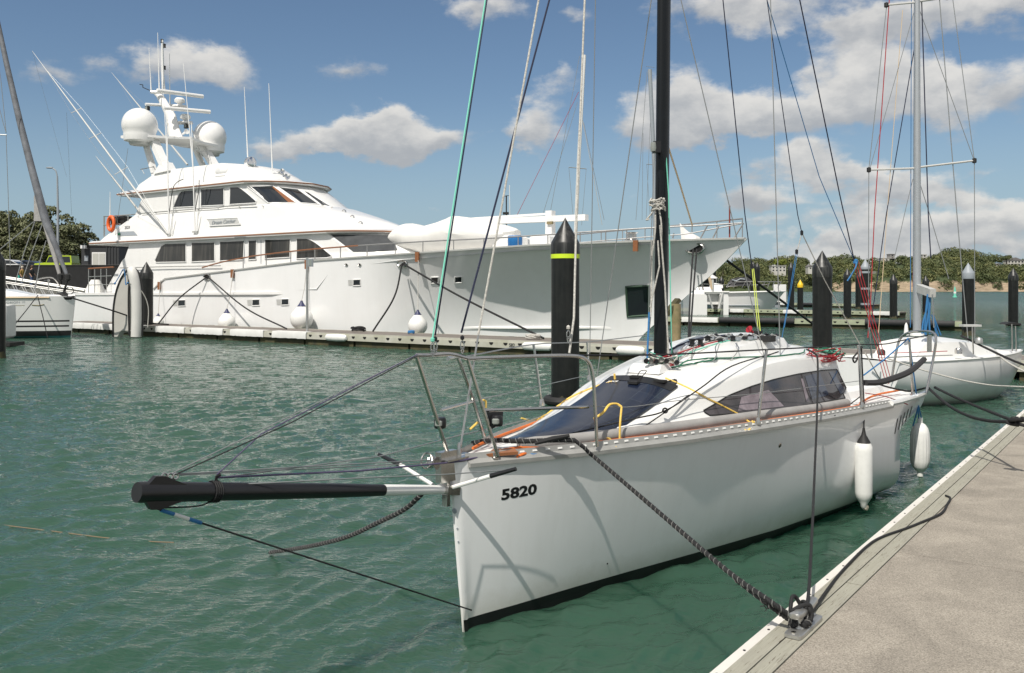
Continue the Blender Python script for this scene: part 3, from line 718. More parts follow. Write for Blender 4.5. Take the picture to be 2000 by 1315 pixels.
# side window
win_b = [(1376,806),(1386,812),(1400,811),(1490,804),(1557,795),(1610,785),(1661,776)]
win_t = [(1374,802),(1400,787),(1422,773),(1467,755),(1512,741),(1557,731),(1602,724),(1634,722)]
rows = patch(BVH_C, win_b, win_t, 6, 26, .004)
mb = MB().grid(rows)
M['sidewin'] = mat('smoked_side_window', (.028,.026,.028), .05, 0, spec=.6, col2=(.075,.065,.07), vscale=3)
wn = part('side_window', mb, M['sidewin'], cabin)
mb = MB().tube(rim(rows), .006, 6, closed=True); part('window_seal', mb, M['rubber'], wn)
# what shows through the tinted pane: folded curtain and panels pressed to the glass
def inwin(x0, x1, yb0, yb1, yt0, yt1, off=.0065): return MB().grid(patch(BVH_C, [(x0, yb0), (x1, yb1)], [(x0+2, yt0), (x1+(x1-x0)*.0, yt1)], 3, 4, off))
M['curt'] = mat('lilac_curtain_behind_glass', (.30,.25,.28), .15, 0, var=.5, vscale=9); M['ptint'] = mat('blue_tint_panel', (.045,.055,.085), .08, 0, spec=.8)
part('curtain', MB().grid(patch(BVH_C, [(1440,803),(1490,799),(1530,794)], [(1447,776),(1470,770),(1500,762)], 4, 8, .0065)), M['curt'], wn)
part('curtain', MB().grid(patch(BVH_C, [(1574,786),(1580,785)], [(1563,740),(1567,740)], 4, 2, .0065)), M['curt'], wn)
part('inner_panel', MB().grid(patch(BVH_C, [(1585,780),(1618,772)], [(1571,735),(1600,728)], 4, 3, .0065)), M['ptint'], wn)
part('inner_panel', MB().grid(patch(BVH_C, [(1640,770),(1652,767)], [(1618,727),(1626,726)], 4, 3, .0065)), M['ptint'], wn)
# small dark hatch window in the near front corner, under the solar panel edge
rows = patch(BVH_C, [(1262,788),(1274,790),(1290,781)], [(1300,748),(1320,742),(1322,748)], 5, 6, .006)
hw = part('hatch_window', MB().grid(rows), M['glass'], cabin); part('window_seal', MB().tube(rim(rows), .007, 6, closed=True), M['rubber'], hw)
# raised companionway slide on the roof
def roofz(a, b):
    br, zc, zr = smt(a, BR), smt(a, ZC), smt(a, ZR); t = abs(b)/br; return zc-(zc-zr)*t**2.3*.92
mb = MB(); rows = []
for a, hh, ww in ((3.02,-.01,.30),(3.10,.03,.31),(3.3,.075,.35),(3.7,.10,.40),(4.4,.11,.42),(4.75,.10,.42),(4.80,-.01,.43)):
    rows.append([NW(a, -ww-.05, roofz(a, ww+.05)-.012), NW(a, -ww, roofz(a, ww)+hh*.85), NW(a, -ww*.6, roofz(a, 0)+hh*.95-.02), NW(a, 0, roofz(a, 0)+hh), NW(a, ww*.6, roofz(a, 0)+hh*.95-.02), NW(a, ww, roofz(a, ww)+hh*.85), NW(a, ww+.05, roofz(a, ww+.05)-.012)])
mb.grid(rows, smooth=False); part('sliding_hatch', mb, M['gel'], cabin, auto=20); HTV, HTF = mb.v, mb.f
mb = MB(); c0 = NW(2.86, 0, 1.585)      # mast step plinth
mb.loft([[NW(2.52,-.17,1.56), NW(2.52,.17,1.56), NW(3.05,.17,1.60), NW(3.05,-.17,1.60)], [NW(2.62,-.14,1.635), NW(2.62,.14,1.635), NW(3.02,.14,1.64), NW(3.02,-.14,1.64)]], smooth=False)
part('mast_step', mb, M['gel'], cabin)
# toe rail (perforated aluminium angle)
def rail_part(sg):
    mb = MB(); rows = []; n = 70; a0, a1 = .10, 5.75
    for i in range(n+1):
        a = lerp(a0, a1, i/n); s = Bs(a); z = Zs(a)
        rows.append([NW(a, sg*(s+.004), z-.04), NW(a, sg*(s+.022), z-.038), NW(a, sg*(s+.024), z-.012), NW(a, sg*(s+.010), z-.004), NW(a, sg*(s-.010), z+.012), NW(a, sg*(s-.020), z+.050), NW(a, sg*(s-.025), z+.050), NW(a, sg*(s-.022), z-.0)])
    mb.loft(rows)
    a = .3
    while a < 5.7:        # slots
        s, z = Bs(a), Zs(a); t = (NW(a+.02, sg*Bs(a+.02), 0)-NW(a-.02, sg*Bs(a-.02), 0)).normalized(); nn = (NB*sg*.6+UP*.25).normalized()
        mb.box(NW(a, sg*(s-.0125), z+.031), (.034, .006, .013), (t, nn, t.cross(nn)), mi=1); 
        mb.box(NW(a+.05, sg*(s+.022), z-.027), (.009, .006, .009), (t, nn, UP), mi=2); a += .098
    return mb
for sg in (1, -1): part('toe_rail', rail_part(sg), [M['rail'], M['deckw'], M['dark']], sb)
mb = MB()
for sg in (1, -1): mb.tube([NW(a, sg*(Bs(a)+.0), Zs(a)+.012) for a in [5.72+1.78*i/12 for i in range(13)]], .032, 8)
part('gunwale_moulding', mb, M['gel'], sb)
# stem head fitting and roller
mb = MB(); mb.box(NW(-.03,0,1.14), (.16,.05,.20), (NS,NB,UP)); mb.box(NW(.06,0,1.185), (.30,.13,.012), (NS,NB,UP))
mb.box(NW(-.035,0,.98), (.03,.045,.2), (NS,NB,UP)); mb.lathe(NW(-.10,-.04,1.17), [(.001,-.03),(.045,-.03),(.03,0),(.045,.03),(.001,.03)], 16, NB)
mb.tube([NW(-.17+.05*math.cos(t), -.05, 1.19+.05*math.sin(t)) for t in [2*math.pi*k/14 for k in range(14)]], .006, 6, closed=True)
part('stem_fitting', mb, M['steel'], sb)
# mast and its fittings
def px_mast(z): return NW(2.86+.02*(z-1.6), 0, z)
mb = MB(); rg = []
for z in (1.63, 2.5, 4, 6, 8, 10.8):
    c = px_mast(z); rg.append([c+NS*.082*math.cos(t)+NB*.055*math.sin(t) for t in [2*math.pi*k/24 for k in range(24)]])
mb.loft(rg); mast = part('mast', mb, M['blackm'], sb)
mb = MB(); mb.lathe(NW(2.86,0,1.63), [(.14,0),(.14,.02),(.10,.025),(.095,.08),(.08,.085)], 20); part('mast_collar', mb, M['black'], mast)
mb = MB()
for sg in (1,-1): mb.tube([px_mast(z)+NS*.088+NB*.012*sg for z in (1.75, 10.5)], .006, 5)
part('sail_track', mb, M['black'], mast)
mb = MB(); c = at(1282, 288, 8.05); mb.box(c, (.07,.07,.10)); mb.lathe(c+Vector((-.03,-.02,-.04)), [(.025,0),(.03,.03),(.025,.08),(.001,.09)], 10, mi=1)
part('steaming_light', mb, [M['black'], M['lamp']], mast)
mb = MB(); rr = random.Random(5); ck = at(1284, 398, 8.0)                 # knot of white line round the mast
for k in range(5):
    mb.tube([ck+Vector((.064*math.cos(t)+rr.uniform(-.012,.012), .075*math.sin(t), .02*k-.05+rr.uniform(-.02,.02))) for t in [2*math.pi*j/10 for j in range(11)]], .008, 6)
for (x0,y0,x1,y1) in ((1280,400,1262,430),(1262,430,1266,428),(1285,400,1292,470),(1280,405,1273,500)):
    mb.tube(smooth_path([at(x0,y0,7.98), at((x0+x1)/2+3,(y0+y1)/2,7.96), at(x1,y1,7.98)]), .008, 5)
part('tied_line', mb, M['whrope'], mast)
def rigline(name, mt, r, pts, parent=mast, seg=6, ext=0.0, n=5):
    P = [at(*p) for p in pts]
    if ext: P = [P[0]+(P[0]-P[1])*ext]+P
    return part(name, MB().tube(P, r, seg), M[mt], parent)
# halyards down the mast
for (pts, mt, r) in (([(1273,470,8.02),(1272,600,8.0),(1262,705,7.95)],'whrope',.008), ([(1289,440,7.95),(1299,560,7.98),(1306,695,8.0)],'whrope',.008),
        ([(1300,290,8.15),(1306,380,8.1),(1312,705,8.1)],'green',.006), ([(1268,610,7.95),(1264,700,7.9)],'blue',.009), ([(1300,250,8.25),(1301,450,8.2),(1303,690,8.15)],'whrope',.009),
        ([(1285,470,7.95),(1288,520,7.94),(1270,600,7.94)],'whrope',.007), ([(1278,300,7.98),(1268,560,7.98),(1266,690,7.96)],'grrope',.004), ([(1296,540,8.2),(1300,640,8.2),(1318,702,8.15)],'blrope',.006)):
    rigline('halyard', mt, r, pts)
rigline('spinnaker_halyard', 'green', .0062, [(948,0,6.5),(845,660,5.72)], ext=1.2)
rigline('spinnaker_halyard', 'navyrope', .006, [(951,0,6.5),(850,655,5.75)], ext=1.2)
rigline('spinnaker_halyard', 'navyrope', .0075, [(1073,0,6.9),(901,650,6.1)], ext=.9)
rigline('sheathed_stay', 'whrope', .0085, [(1142,0,7.2),(1126,415,6.8),(1121,620,6.5),(1112,690,6.4)], ext=.6)
rigline('forestay', 'whrope', .0075, [(1052,0,6.6),(977,420,6.25),(934,655,6.08)], ext=.9)
rigline('forestay', 'steel', .007, [(934,655,6.08),(897,888,5.93)])
rigline('shroud', 'grrope', .0045, [(1163,0,8.9),(1152,690,9.1)], ext=.5)
rigline('shroud', 'grrope', .005, [(1272,0,8.6),(1166,735,9.0)], ext=.5)
rigline('shroud', 'grrope', .0045, [(1330,0,8.4),(1424,400,8.5),(1519,812,8.6)], ext=.5)
rigline('shroud', 'grrope', .0055, [(1505,0,8.9),(1527,812,8.7)], ext=.5)
rigline('backstay', 'navyrope', .006, [(1412,0,9.2),(1455,420,9.6),(1468,518,9.8)], ext=.5)
rigline('backstay_tackle', 'limer', .0045, [(1469,525,9.8),(1481,648,9.5)]); rigline('backstay_tackle', 'limer', .0045, [(1472,525,9.8),(1485,648,9.5)])
rigline('running_backstay', 'navyrope', .005, [(1498,0,9.2),(1558,420,9.7),(1566,455,9.8)], ext=.5)
rigline('running_backstay', 'blue', .005, [(1498,0,9.4),(1600,345,10.1),(1667,505,10.5)], ext=.5)
rigline('running_backstay', 'navyrope', .007, [(1562,0,9.4),(1640,380,10.1),(1668,507,10.5)], ext=.5)
rigline('control_line', 'whrope', .005, [(1566,455,9.8),(1556,495,9.8)]); rigline('control_line', 'whrope', .006, [(1566,455,9.8),(1612,550,10.2),(1690,692,10.9)])
rigline('control_line', 'blue', .0032, [(1555,493,9.8),(1527,662,9.7)]); rigline('control_line', 'blue', .0032, [(1558,493,9.8),(1532,640,9.7)])
rigline('control_line', 'tan', .009, [(1303,280,8.4),(1325,350,9),(1352,440,9.6)])
for i, (x0, x1, y1) in enumerate(((1667,1729,745),(1672,1736,750),(1677,1741,746))):
    rigline('backstay_tackle', 'red', .0045, [(x0,512,10.5),(x1,y1,10.7)])
mb = MB().tube(smooth_path([at(1672,508,10.5), at(1672,520,10.45), at(1664,535,10.45), at(1655,549,10.45)]), .0085, 7); mb.lathe(at(1671,511,10.5), [(.001,-.035),(.03,-.02),(.03,.02),(.001,.035)], 8); part('knotted_line', mb, M['blue'], mast)
for p in ((1468,520,9.8),(1556,492,9.8),(1566,455,9.8),(1668,506,10.5)):
    part('block', MB().lathe(at(*p), [(.001,-.03),(.017,-.02),(.017,.02),(.001,.03)], 8), M['black'], mast)
for p in ((1519,820,8.62),(1527,820,8.68)):
    part('turnbuckle', MB().lathe(at(*p), [(.006,-.06),(.012,-.05),(.012,.12),(.006,.14)], 8), M['steel'], mast)
part('forestay_clevis', MB().lathe(at(897,885,5.93), [(.006,-.05),(.014,-.04),(.014,.05),(.006,.07)], 8), M['steel'], mast)
# pulpit
pr = .0135
def A(a, b, z): return NW(a, b, z)
pul = []
mb = MB(); top = 1.84
near_top = [at(815,693,5.66), at(840,695,5.72), A(.05,.115,1.845), A(.5,.27,1.84), A(.85,.38,1.835)]
arc = smooth_path([A(.05,.115,1.845), A(.5,.27,1.84), A(.84,.385,1.83), A(.97,.43,1.80), A(1.02,.455,1.70), A(1.04,.465,1.45), A(1.06,.468,Zs(1.06)+.02)], 6)
mb.tube(smooth_path([at(813,694,5.66), at(835,694,5.72), at(880,692,5.80), A(.05,.115,1.845)], 4)[:-1]+arc, pr, 10)
pulpit = part('pulpit', mb, M['steel'], sb)
def leg(pts, r=pr, name='leg'): return part(name, MB().tube(pts, r, 10), M['steel'], pulpit)
leg([at(814,697,5.66), at(877,893,5.90)]); leg([A(.05,.115,1.84), A(.30,.165,Zs(.3)+.02)])
leg(smooth_path([A(-.02,.0,1.845), A(.25,-.15,1.835), at(893,697,6.42), at(899,710,6.46), at(925,785,6.58), at(948,862,6.68)], 6))
leg([at(862,801,5.83), at(924,784,6.58)], .011, 'cross_bar'); leg([at(944,802,6.02), at(1149,795,6.62)], .012, 'cross_bar')
for (px, py, Y) in ((972,822,6.02),(861,826,5.86)):        # navigation lights on their brackets
    c = at(px, py, Y); mb = MB(); s_ = 1 if px > 900 else .8
    if px > 900: mb.prism([at(942,806,Y+.01), at(983,804,Y+.04), at(981,826,Y+.04), at(955,842,Y+.01)], (0,.004,0))
    mb.lathe(c+Vector((-.005,-.0,-.035)), [(.001,0),(.036,.0),(.04,.012),(.04,.055),(.034,.07),(.001,.072)], 16); mb.lathe(c+Vector((-.012,-.028,-.02)), [(.018,0),(.026,.008),(.026,.032),(.018,.04)], 12, mi=1)
    part('navigation_light', mb, [M['black'], M['lamp']], pulpit)
for (px, py, Y) in ((877,895,5.9),(966,893,6.05),(1165,880,6.53),(948,862,6.68)):
    c = at(px, py, Y); part('foot', MB().lathe(c, [(.03,-.012),(.03,0),(.018,.004),(.018,.03)], 12), M['steel'], pulpit)
# shackles where halyards clip on to the rail
for (px, py, Y, cm) in ((845,664,5.72,'green'),(850,662,5.75,'black'),(903,660,6.0,'black'),(1110,640,6.4,'whrope')):
    c = at(px, py, Y); mb = MB(); 
    mb.lathe(c, [(.001,-.018),(.014,-.009),(.014,.009),(.001,.018)], 10); mb.tube([c+Vector((.012*math.cos(t),0,-.05+.03*math.sin(t))) for t in [2*math.pi*k/10 for k in range(10)]], .004, 5, mi=1, closed=True)
    mb.tube([c+Vector((.008*math.cos(t),0,-.085+.02*math.sin(t))) for t in [2*math.pi*k/10 for k in range(10)]], .004, 5, mi=1, closed=True)
    part('shackle', mb, [M[cm], M['steel']], mast)
# stanchions, lifelines
def stanchion(top, bot, r=.012): 
    o = part('stanchion', MB().tube([bot, top], r, 10), M['steel'], sb); part('base', MB().lathe(bot, [(.026,-.01),(.026,.012),(.016,.05)], 10), M['steel'], o); return o
def gw(px, db=0, dz=0):
    lo, hi = .2, 7.5
    for _ in range(40):
        m_ = (lo+hi)/2; p = NW(m_, Bs(m_)+db, 0)
        if CX+F*p.x/p.y < px: lo = m_
        else: hi = m_
    return NW(m_, Bs(m_)+db, Zs(m_)+dz)
S1b, S2b = gw(1480,-.02,.03), gw(1683,-.02,.03); S1t, S2t = at(1497,683,S1b.y+.03), at(1677,673,S2b.y+.02)
stanchion(S1t, S1b, .0135); stanchion(S2t, S2b, .0135)
F1t, F1b = at(1042,673,8.1), at(1058,790,8.1); F2t, F2b = at(1147,668,9.4), at(1151,742,9.4); stanchion(F1t, F1b, .012); stanchion(F2t, F2b, .012)
P1b = gw(1783,-.03,.02); P1t = at(1776,662,P1b.y)
stanchion(P1t, P1b, .0135)
part('pushpit', MB().tube(smooth_path([at(1742,737,11.6), at(1750,690,11.6), at(1758,662,11.6), at(1775,650,11.4), at(1800,647,11.2), at(1822,650,10.9), at(1828,664,10.8), at(1822,705,10.8), at(1809,768,10.7)], 6), .016, 10), M['steel'], sb)
part('pushpit_panel', MB().prism([at(1812,655,11), at(1820,655,11), at(1820,688,11), at(1812,688,11)], (0,.02,0)), M['steel'], sb)
CK = MB().add(HM.v, HM.f); CK.add(CABV, CABF); CK.add(DKV, DKF); CK.add(HTV, HTF); BVH_D = bvh_of(CK)
def lift(P, r):
    """keep a line from sinking into hull, deck or cabin: points inside are moved out on to the surface"""
    out = []
    for p in P:
        d = (p-EYEV); L = d.length; d = d.normalized(); h = BVH_D.ray_cast(EYEV, d)
        if h[0] is not None and h[3] < L+r*1.5 and L-h[3] < 1.6:
            n = h[1] if h[1].dot(d) < 0 else -h[1]; p = h[0]+n*r*.9
        out.append(p)
    return out
def dense(P, n=5):
    if len(P) == 2: return [P[0].lerp(P[1], i/24) for i in range(25)]
    return smooth_path(P, n)
def onb(px, py, h=0, Y=9.4):
    r = hit(BVH_D, px, py); return r[0]+r[1]*h if r else at(px, py, Y)
def line(name, mt, r, pts, n=6, parent=None, sm=True):
    P = [at(*p) if not isinstance(p, Vector) else p for p in pts]
    return part(name, MB().tube(lift(dense(P, n), r) if sm else P, r, 6), M[mt], parent or sb)
line('lifeline', 'blrope', .007, [(1112,694,6.40),(1290,693,7.1),S1t,(1600,678,8.7),S2t,(1730,672,9.9),P1t,(1812,655,11)])
line('lifeline', 'grrope', .0035, [(1153,793,6.6),(1230,795,6.8),(1330,782,7.2),(1487,768,8.0),(1680,744,9.3)])
line('lifeline', 'grrope', .006, [(893,700,6.45),F1t,F2t,(1262,655,10.2)])
line('lifeline', 'grrope', .0035, [(925,783,6.58),(1050,755,8.0),(1149,733,9.4)])
line('padded_lifeline', 'foam', .034, [(1690,748,9.4),(1716,747,9.6),(1745,739,9.9),(1778,725,10.3),(1805,702,10.8)])
# bowsprit with its stays and spreader struts
tip = A(-2.18,.0,1.352); root = A(-.03,0,.985); dd = (root-tip).normalized()
mb = MB(); mb.tube([tip, tip+dd*.02, tip+dd*.3, tip+dd*1.2, tip+dd*1.60], [.047,.050,.048,.042,.035], 20); bsp = part('bowsprit', mb, M['black'], sb)
mb = MB().tube([tip+dd*1.60, tip+dd*2.0, root-dd*.0], [.0355,.031,.026], 16); part('heel_sleeve', mb, M['gel'], bsp)
side = dd.cross(UP).normalized(); upv = side.cross(dd); upv = upv if upv.z > 0 else -upv
mb = MB()
for s in (1, -1):
    mb.prism([tip+dd*.03+upv*s*.03, tip+dd*.07+upv*s*.078, tip+dd*.12+upv*s*.078, tip+dd*.24+upv*s*.038], side*.03)
part('end_bracket', mb, M['black'], bsp)
mb = MB(); c = tip+dd*.42
for k in range(4): mb.tube([c+dd*(.012*k-.02)+(side*math.cos(t)+upv*math.sin(t))*.052 for t in [2*math.pi*j/12 for j in range(12)]], .0045, 5, closed=True)
mb.tube([c+upv*.045, c+upv*.075, c+upv*.085+dd*.02], .008, 6); mb.tube(smooth_path([c-upv*.04, c-upv*.07-dd*.08, tip+dd*.12-upv*.075], 4), .004, 5)
part('lashing', mb, M['blrope'], bsp)
mb = MB(); c = tip+dd*.13+upv*.075
for k in range(3): mb.tube([c+dd*(.03*k)+(dd*math.cos(t)+upv*math.sin(t))*.014 for t in [2*math.pi*j/10 for j in range(10)]], .0045, 6, closed=True)
part('shackle', mb, M['steel'], bsp)
apex = at(816,692,5.66)
for mt, r, p in (('grrope',.0030,[tip+dd*.16+upv*.085, apex]), ('blrope',.0032,[tip+dd*.18+upv*.08, at(568,826,4.78), apex+Vector((0,0,-.01))]),
        ('purple',.0034,[tip+dd*.42+upv*.085, at(510,848,4.7), apex]), ('purple',.0055,[tip+dd*.43+upv*.07, at(700,920,5.2), at(885,903,5.85), at(1000,880,6.2)]), ('grrope',.004,[tip+dd*.18+upv*.085, at(860,897,5.9)]),
        ('grrope',.004,[tip+dd*.45+upv*.07, at(740,892,5.7), at(900,850,6.4), at(1030,820,7.4)]), ('grrope',.004,[tip+dd*.40+upv*.02-side*.05, at(700,934,5.0), at(868,927,5.6), at(1008,917,5.9)]), ('grrope',.003,[tip+dd*.20+upv*.08, at(860,903,5.9)])):
    part('guy', MB().tube(p, r, 6), M[mt], bsp)
bob = at(921,1192,5.94)
part('bobstay', MB().tube([tip+dd*.09-upv*.07, bob], .0055, 6), M['blrope'], bsp)
v_ = bob-(tip+dd*.09-upv*.07); b0 = tip+dd*.09-upv*.07
part('chafe_tape', MB().tube([b0+v_*.02, b0+v_*.05], .0095, 8), M['blue'], bsp); part('chafe_tape', MB().tube([b0+v_*.05, b0+v_*.085], .0095, 8), M['fend'], bsp); part('chafe_tape', MB().tube([b0+v_*.085, b0+v_*.115], .0095, 8), M['blue'], bsp)
for (p0, pm, p1) in ((at(884,952,5.86), at(958,930,5.72), at(1008,916,5.66)), (at(846,948,5.95), at(782,908,6.25), at(740,888,6.45))):
    st = part('strut', MB().tube([p0, pm], .014, 10), M['gel'], bsp); part('grip', MB().tube([pm, p1], [.0165,.013], 10), M['black'], st)
mb = MB(); mb.box(root+dd*.02, (.12,.10,.06), (dd, side, upv)); part('heel_fitting', mb, M['steel'], bsp)
# deck gear
def deckpt(a, b, h=0): return NW(a, b, deckz(a, b)+h)
single('padded_pole', MB().tube(smooth_path([NW(a, Bs(a)-dv, Zs(a)+h) for a, dv, h in ((.62,.18,.055),(1.0,.13,.06),(2,.14,.065),(3,.15,.065),(4,.15,.06),(4.85,.15,.06))], 8), .046, 12), M['pad'], 'long grey padded tube lying along the side deck of the near sailboat', 'padded tube')
for (pts, nm) in (([(.35,.10,.03),(.6,.14,.035),(1.0,.10,.03),(2.0,.075,.03),(3.2,.075,.03),(4.8,.075,.03),(5.4,.20,.03),(6.2,.30,.05),(7.1,.22,.06)], 1), ([(.25,-.22,.03),(.5,-.16,.03),(1.2,-.30,.02),(1.9,-.10,.02)], 0)):
    if nm: P = [NW(a, Bs(a)-d_, Zs(a)+h) for a, d_, h in pts]
    else: P = [NW(a, -Bs(a)+.12, Zs(a)+h+.03) for a, d_, h in pts]
    part('jackline', MB().tube(smooth_path(P, 6), .012 if nm else .011, 7), M['orange'], sb)
# sheets and loose lines on the cabin
def surf_line(name, mt, r, pix, parent=sb, off=None):
    P = []
    for px, py in pix:
        h = hit(BVH_C, px, py); P.append(h[0]+h[1]*(off or r) if h else None)
    P = [p for p in P if p is not None]
    if len(P) > 1: return part(name, MB().tube(smooth_path(P, 3), r, 6), M[mt], parent)
line('jib_sheet', 'blrope', .006, [(1010,872,6.35),(1230,820,6.9),(1300,802,7.1),(1370,757,7.5),(1430,715,7.9),(1520,688,8.9)])
line('jib_sheet', 'blrope', .005, [(1218,858,6.9),(1260,832,7.0),(1298,806,7.1),(1345,772,7.4)])
part('ring', MB().tube([at(1299,802,7.1)+Vector((.018*math.cos(t),0,.018*math.sin(t))) for t in [2*math.pi*k/10 for k in range(10)]], .008, 6, closed=True), M['blrope'], sb)
line('control_line', 'dkgreen', .007, [(1325,715,8.0),(1353,703,8.1),(1450,699,8.5),(1515,697,8.7),(1565,690,9),(1572,683,9.2)])
line('control_line', 'dkgreen', .007, [(1308,720,8.0),(1400,702,8.3)])
for pts, mt, r in (([(1300,700,8.1),(1345,683,8.4),(1400,668,8.9),(1440,661,9.3),(1500,657,9.6)],'red',.006), ([(1300,704,8.1),(1350,688,8.4),(1420,667,9.0),(1475,660,9.5)],'green',.006), ([(1296,698,8.1),(1330,686,8.4),(1385,668,8.8),(1450,657,9.4)],'blrope',.006),
        ([(1290,690,8.3),(1330,675,8.8),(1370,662,9.2),(1430,655,9.6)],'navyrope',.009), ([(1298,696,8.1),(1350,680,8.5),(1400,664,9.0),(1470,657,9.6)],'whrope',.007), ([(1310,706,8.0),(1360,690,8.4),(1390,675,8.8)],'whrope',.004)):
    line('control_line', mt, r, pts)
rr = random.Random(9)            # row of blocks and clutches on the roof edge
for i in range(17):
    px = 1382+i*8.2; c = onb(px, 668+rr.uniform(-4,2)-(i*.3), .022); ax_ = (Vector((math.cos(i),math.sin(i),0)), Vector((-math.sin(i),math.cos(i),0)), UP)
    mb = MB(); mb.box(c, (.045,.055,.03), ax_); mb.lathe(c+UP*.016, [(.001,-.012),(.020,-.010),(.020,.010),(.001,.012)], 10, (rr.uniform(-.5,.5),1,.3), mi=1); mb.tube([c+Vector((-.04,.0,.01)), c+Vector((.0,.02,.035)), c+Vector((.045,.0,.01))], .006, 5, mi=1)
    part('turning_block', mb, [M['greycap'] if i % 3 else M['black'], M['alu'] if i % 2 else M['black']], sb)
part('rope_clutch', MB().box(onb(1494,664,.03), (.13,.12,.06), (NS,NB,UP)).box(onb(1480,660,.045), (.06,.07,.05), (NS,NB,UP)), M['rubber'], sb)
for dx in (0, 16):
    c = onb(1352+dx, 676, .0); part('winch', MB().lathe(c, [(.035,-.01),(.035,.01),(.024,.02),(.024,.05),(.034,.06),(.034,.07),(.001,.072)], 14), M['black'], sb)
for dx, a_, b_ in ((1345,672,1325),(1362,668,1350),(1405,672,1392),(1440,672,1426)):
    P = [onb(lerp(dx, b_, k/5), lerp(a_, 705, k/5), .05*math.sin(math.pi*k/5)+.008) for k in range(6)]; part('sheet_guide', MB().tube(smooth_path(P, 4), .005, 5), M['steel'], sb)
c = onb(1468,656,.045); mb = MB(); mb.lathe(c, [(.040,.05),(.036,.045),(.020,.02),(.012,-.01),(.012,-.05),(.001,-.052)], 14, (-.75,-.5,.5)); mb.lathe(c+Vector((.05,.02,-.03)), [(.022,-.035),(.028,.0),(.024,.035),(.001,.037)], 12, (1,.3,.1))
single('fog_horn', mb, M['redp'], 'small bright red horn lying on the near sailboat cabin roof', 'horn')
for mt, x0, x1, y0, y1, seed in (('red',1570,1650,676,694,1),('dkgreen',1585,1650,673,690,2),('green',1600,1640,676,686,5),('red',1600,1655,684,702,3),('whrope',1590,1650,676,692,4)):
    rr = random.Random(seed); P = [onb(rr.uniform(x0, x1), rr.uniform(y0+4, y1+6), rr.uniform(.005,.05), 9.6) for _ in range(18)]
    single('rope_coil', MB().tube(lift(smooth_path(P, 6), .006), .0055, 6), M[mt], {1:'messy red rope heap on the near sailboat cabin roof, above its window', 2:'messy dark green rope heap on the near sailboat cabin roof', 3:'thin red rope trailing off the right end of the rope heap on the cabin roof', 4:'thin white rope mixed into the rope heap on the cabin roof', 5:'pale green rope twisted through the rope heap on the cabin roof'}[seed], 'rope')
# tangle round the mast foot
for i, mt in enumerate(('whrope','green','dkgreen','whrope','red','whrope','grrope')):
    rr = random.Random(20+i); P = [at(1262, 690+rr.uniform(-8,6), 7.95)]+[at(rr.uniform(1262,1325), rr.uniform(690,714), 7.92+rr.uniform(0,.2)) for _ in range(6)]
    part('halyard_tail', MB().tube(smooth_path(P, 5), .0055, 6), M[mt], mast)
for i in range(7):
    rr = random.Random(40+i); c = at(1262+i*10, 706+rr.uniform(-4,3), 7.9); part('halyard_block', MB().lathe(c, [(.001,-.014),(.022,-.012),(.022,.012),(.001,.014)], 10, (.3,1,.2)), M['steel'] if i % 2 else M['black'], mast)
line('tie', 'yrope', .007, [(1300,740,7.8),(1340,757,7.8),(1380,778,7.8),(1440,809,7.8),(1466,826,7.62)]); line('tie', 'yrope', .011, [(1471,822,7.60),(1462,838,7.60),(1452,842,7.58)]); line('tie', 'yrope', .009, [(1452,842,7.58),(1461,828,7.60),(1474,824,7.60)])
line('tie', 'yrope', .009, [(1160,818,6.55),(1178,806,6.6),(1190,791,6.65),(1204,789,6.7),(1214,795,6.7)]); line('tie', 'yrope', .008, [(1214,795,6.7),(1211,830,6.65),(1210,876,6.65)]); line('tie', 'yrope', .007, [(1170,853,6.6),(1190,857,6.65),(1202,873,6.65)])
line('tie', 'yrope', .008, [(1195,745,7.75),(1130,770,7.9),(1090,793,8.0),(1048,822,7.9),(1018,817,7.8)]); line('tie', 'yrope', .008, [(936,783,6.4),(948,783,6.4),(949,797,6.4)]); line('tie', 'yrope', .008, [(933,825,6.4),(918,839,6.35)])
line('tie', 'yrope', .010, [(1201,741,7.8),(1200,730,7.8)])
part('wooden_chock', MB().prism([at(950,893,6.02), at(964,882,6.12), at(1004,882,6.14), at(1012,888,6.10)], (0,0,.02)), M['wood'], sb)
line('lashing', 'blue', .009, [(1030,885,6.2),(1042,888,6.2),(1075,884,6.3)]); line('lashing', 'orange', .009, [(1008,893,6.12),(1022,887,6.15),(1030,885,6.2)])
line('sheet', 'red', .005, [(1690,768,9.6),(1730,775,10.0),(1772,790,10.2)]); line('sheet', 'blrope', .006, [(1612,822,9.0),(1640,805,9.1),(1680,775,9.4)])
line('sheet', 'blue', .008, [(1687,733,9.6),(1730,700,10.2),(1774,661,10.5)])
# solar panel: a flexible sheet laid from roof to foredeck
def surfz(a, b):
    z = max(roofz(a, b) if abs(b) < smt(a, BR) and a > .8 else 0, deckz(a, b))
    return z
mb = MB(); rows = []; rows2 = []
nA, nB = 26, 12
for i in range(nA+1):
    t = i/nA; a = lerp(.72, 2.40, t); bl = interp(t, [0,.25,1], [-.10,-.20,-.24]); br_ = interp(t, [0,.1,.25,1], [.10,.30,.37,.42]); r = []
    for j in range(nB+1):
        b = lerp(bl, br_, j/nB); zz = .25*sum(surfz(a+da, b) for da in (-.15,-.05,.05,.15))+.022
        r.append(NW(a, b, zz))
    rows.append(r); rows2.append([p-UP*.005 for p in r])
mb.grid(rows); mb.grid(rows2); 
mb.grid([rim(rows)+[rim(rows)[0]], rim(rows2)+[rim(rows2)[0]]])
mSol = bpy.data.materials.new('solar_cells'); mSol.use_nodes = True; t_n = mSol.node_tree; pp = t_n.nodes['Principled BSDF']
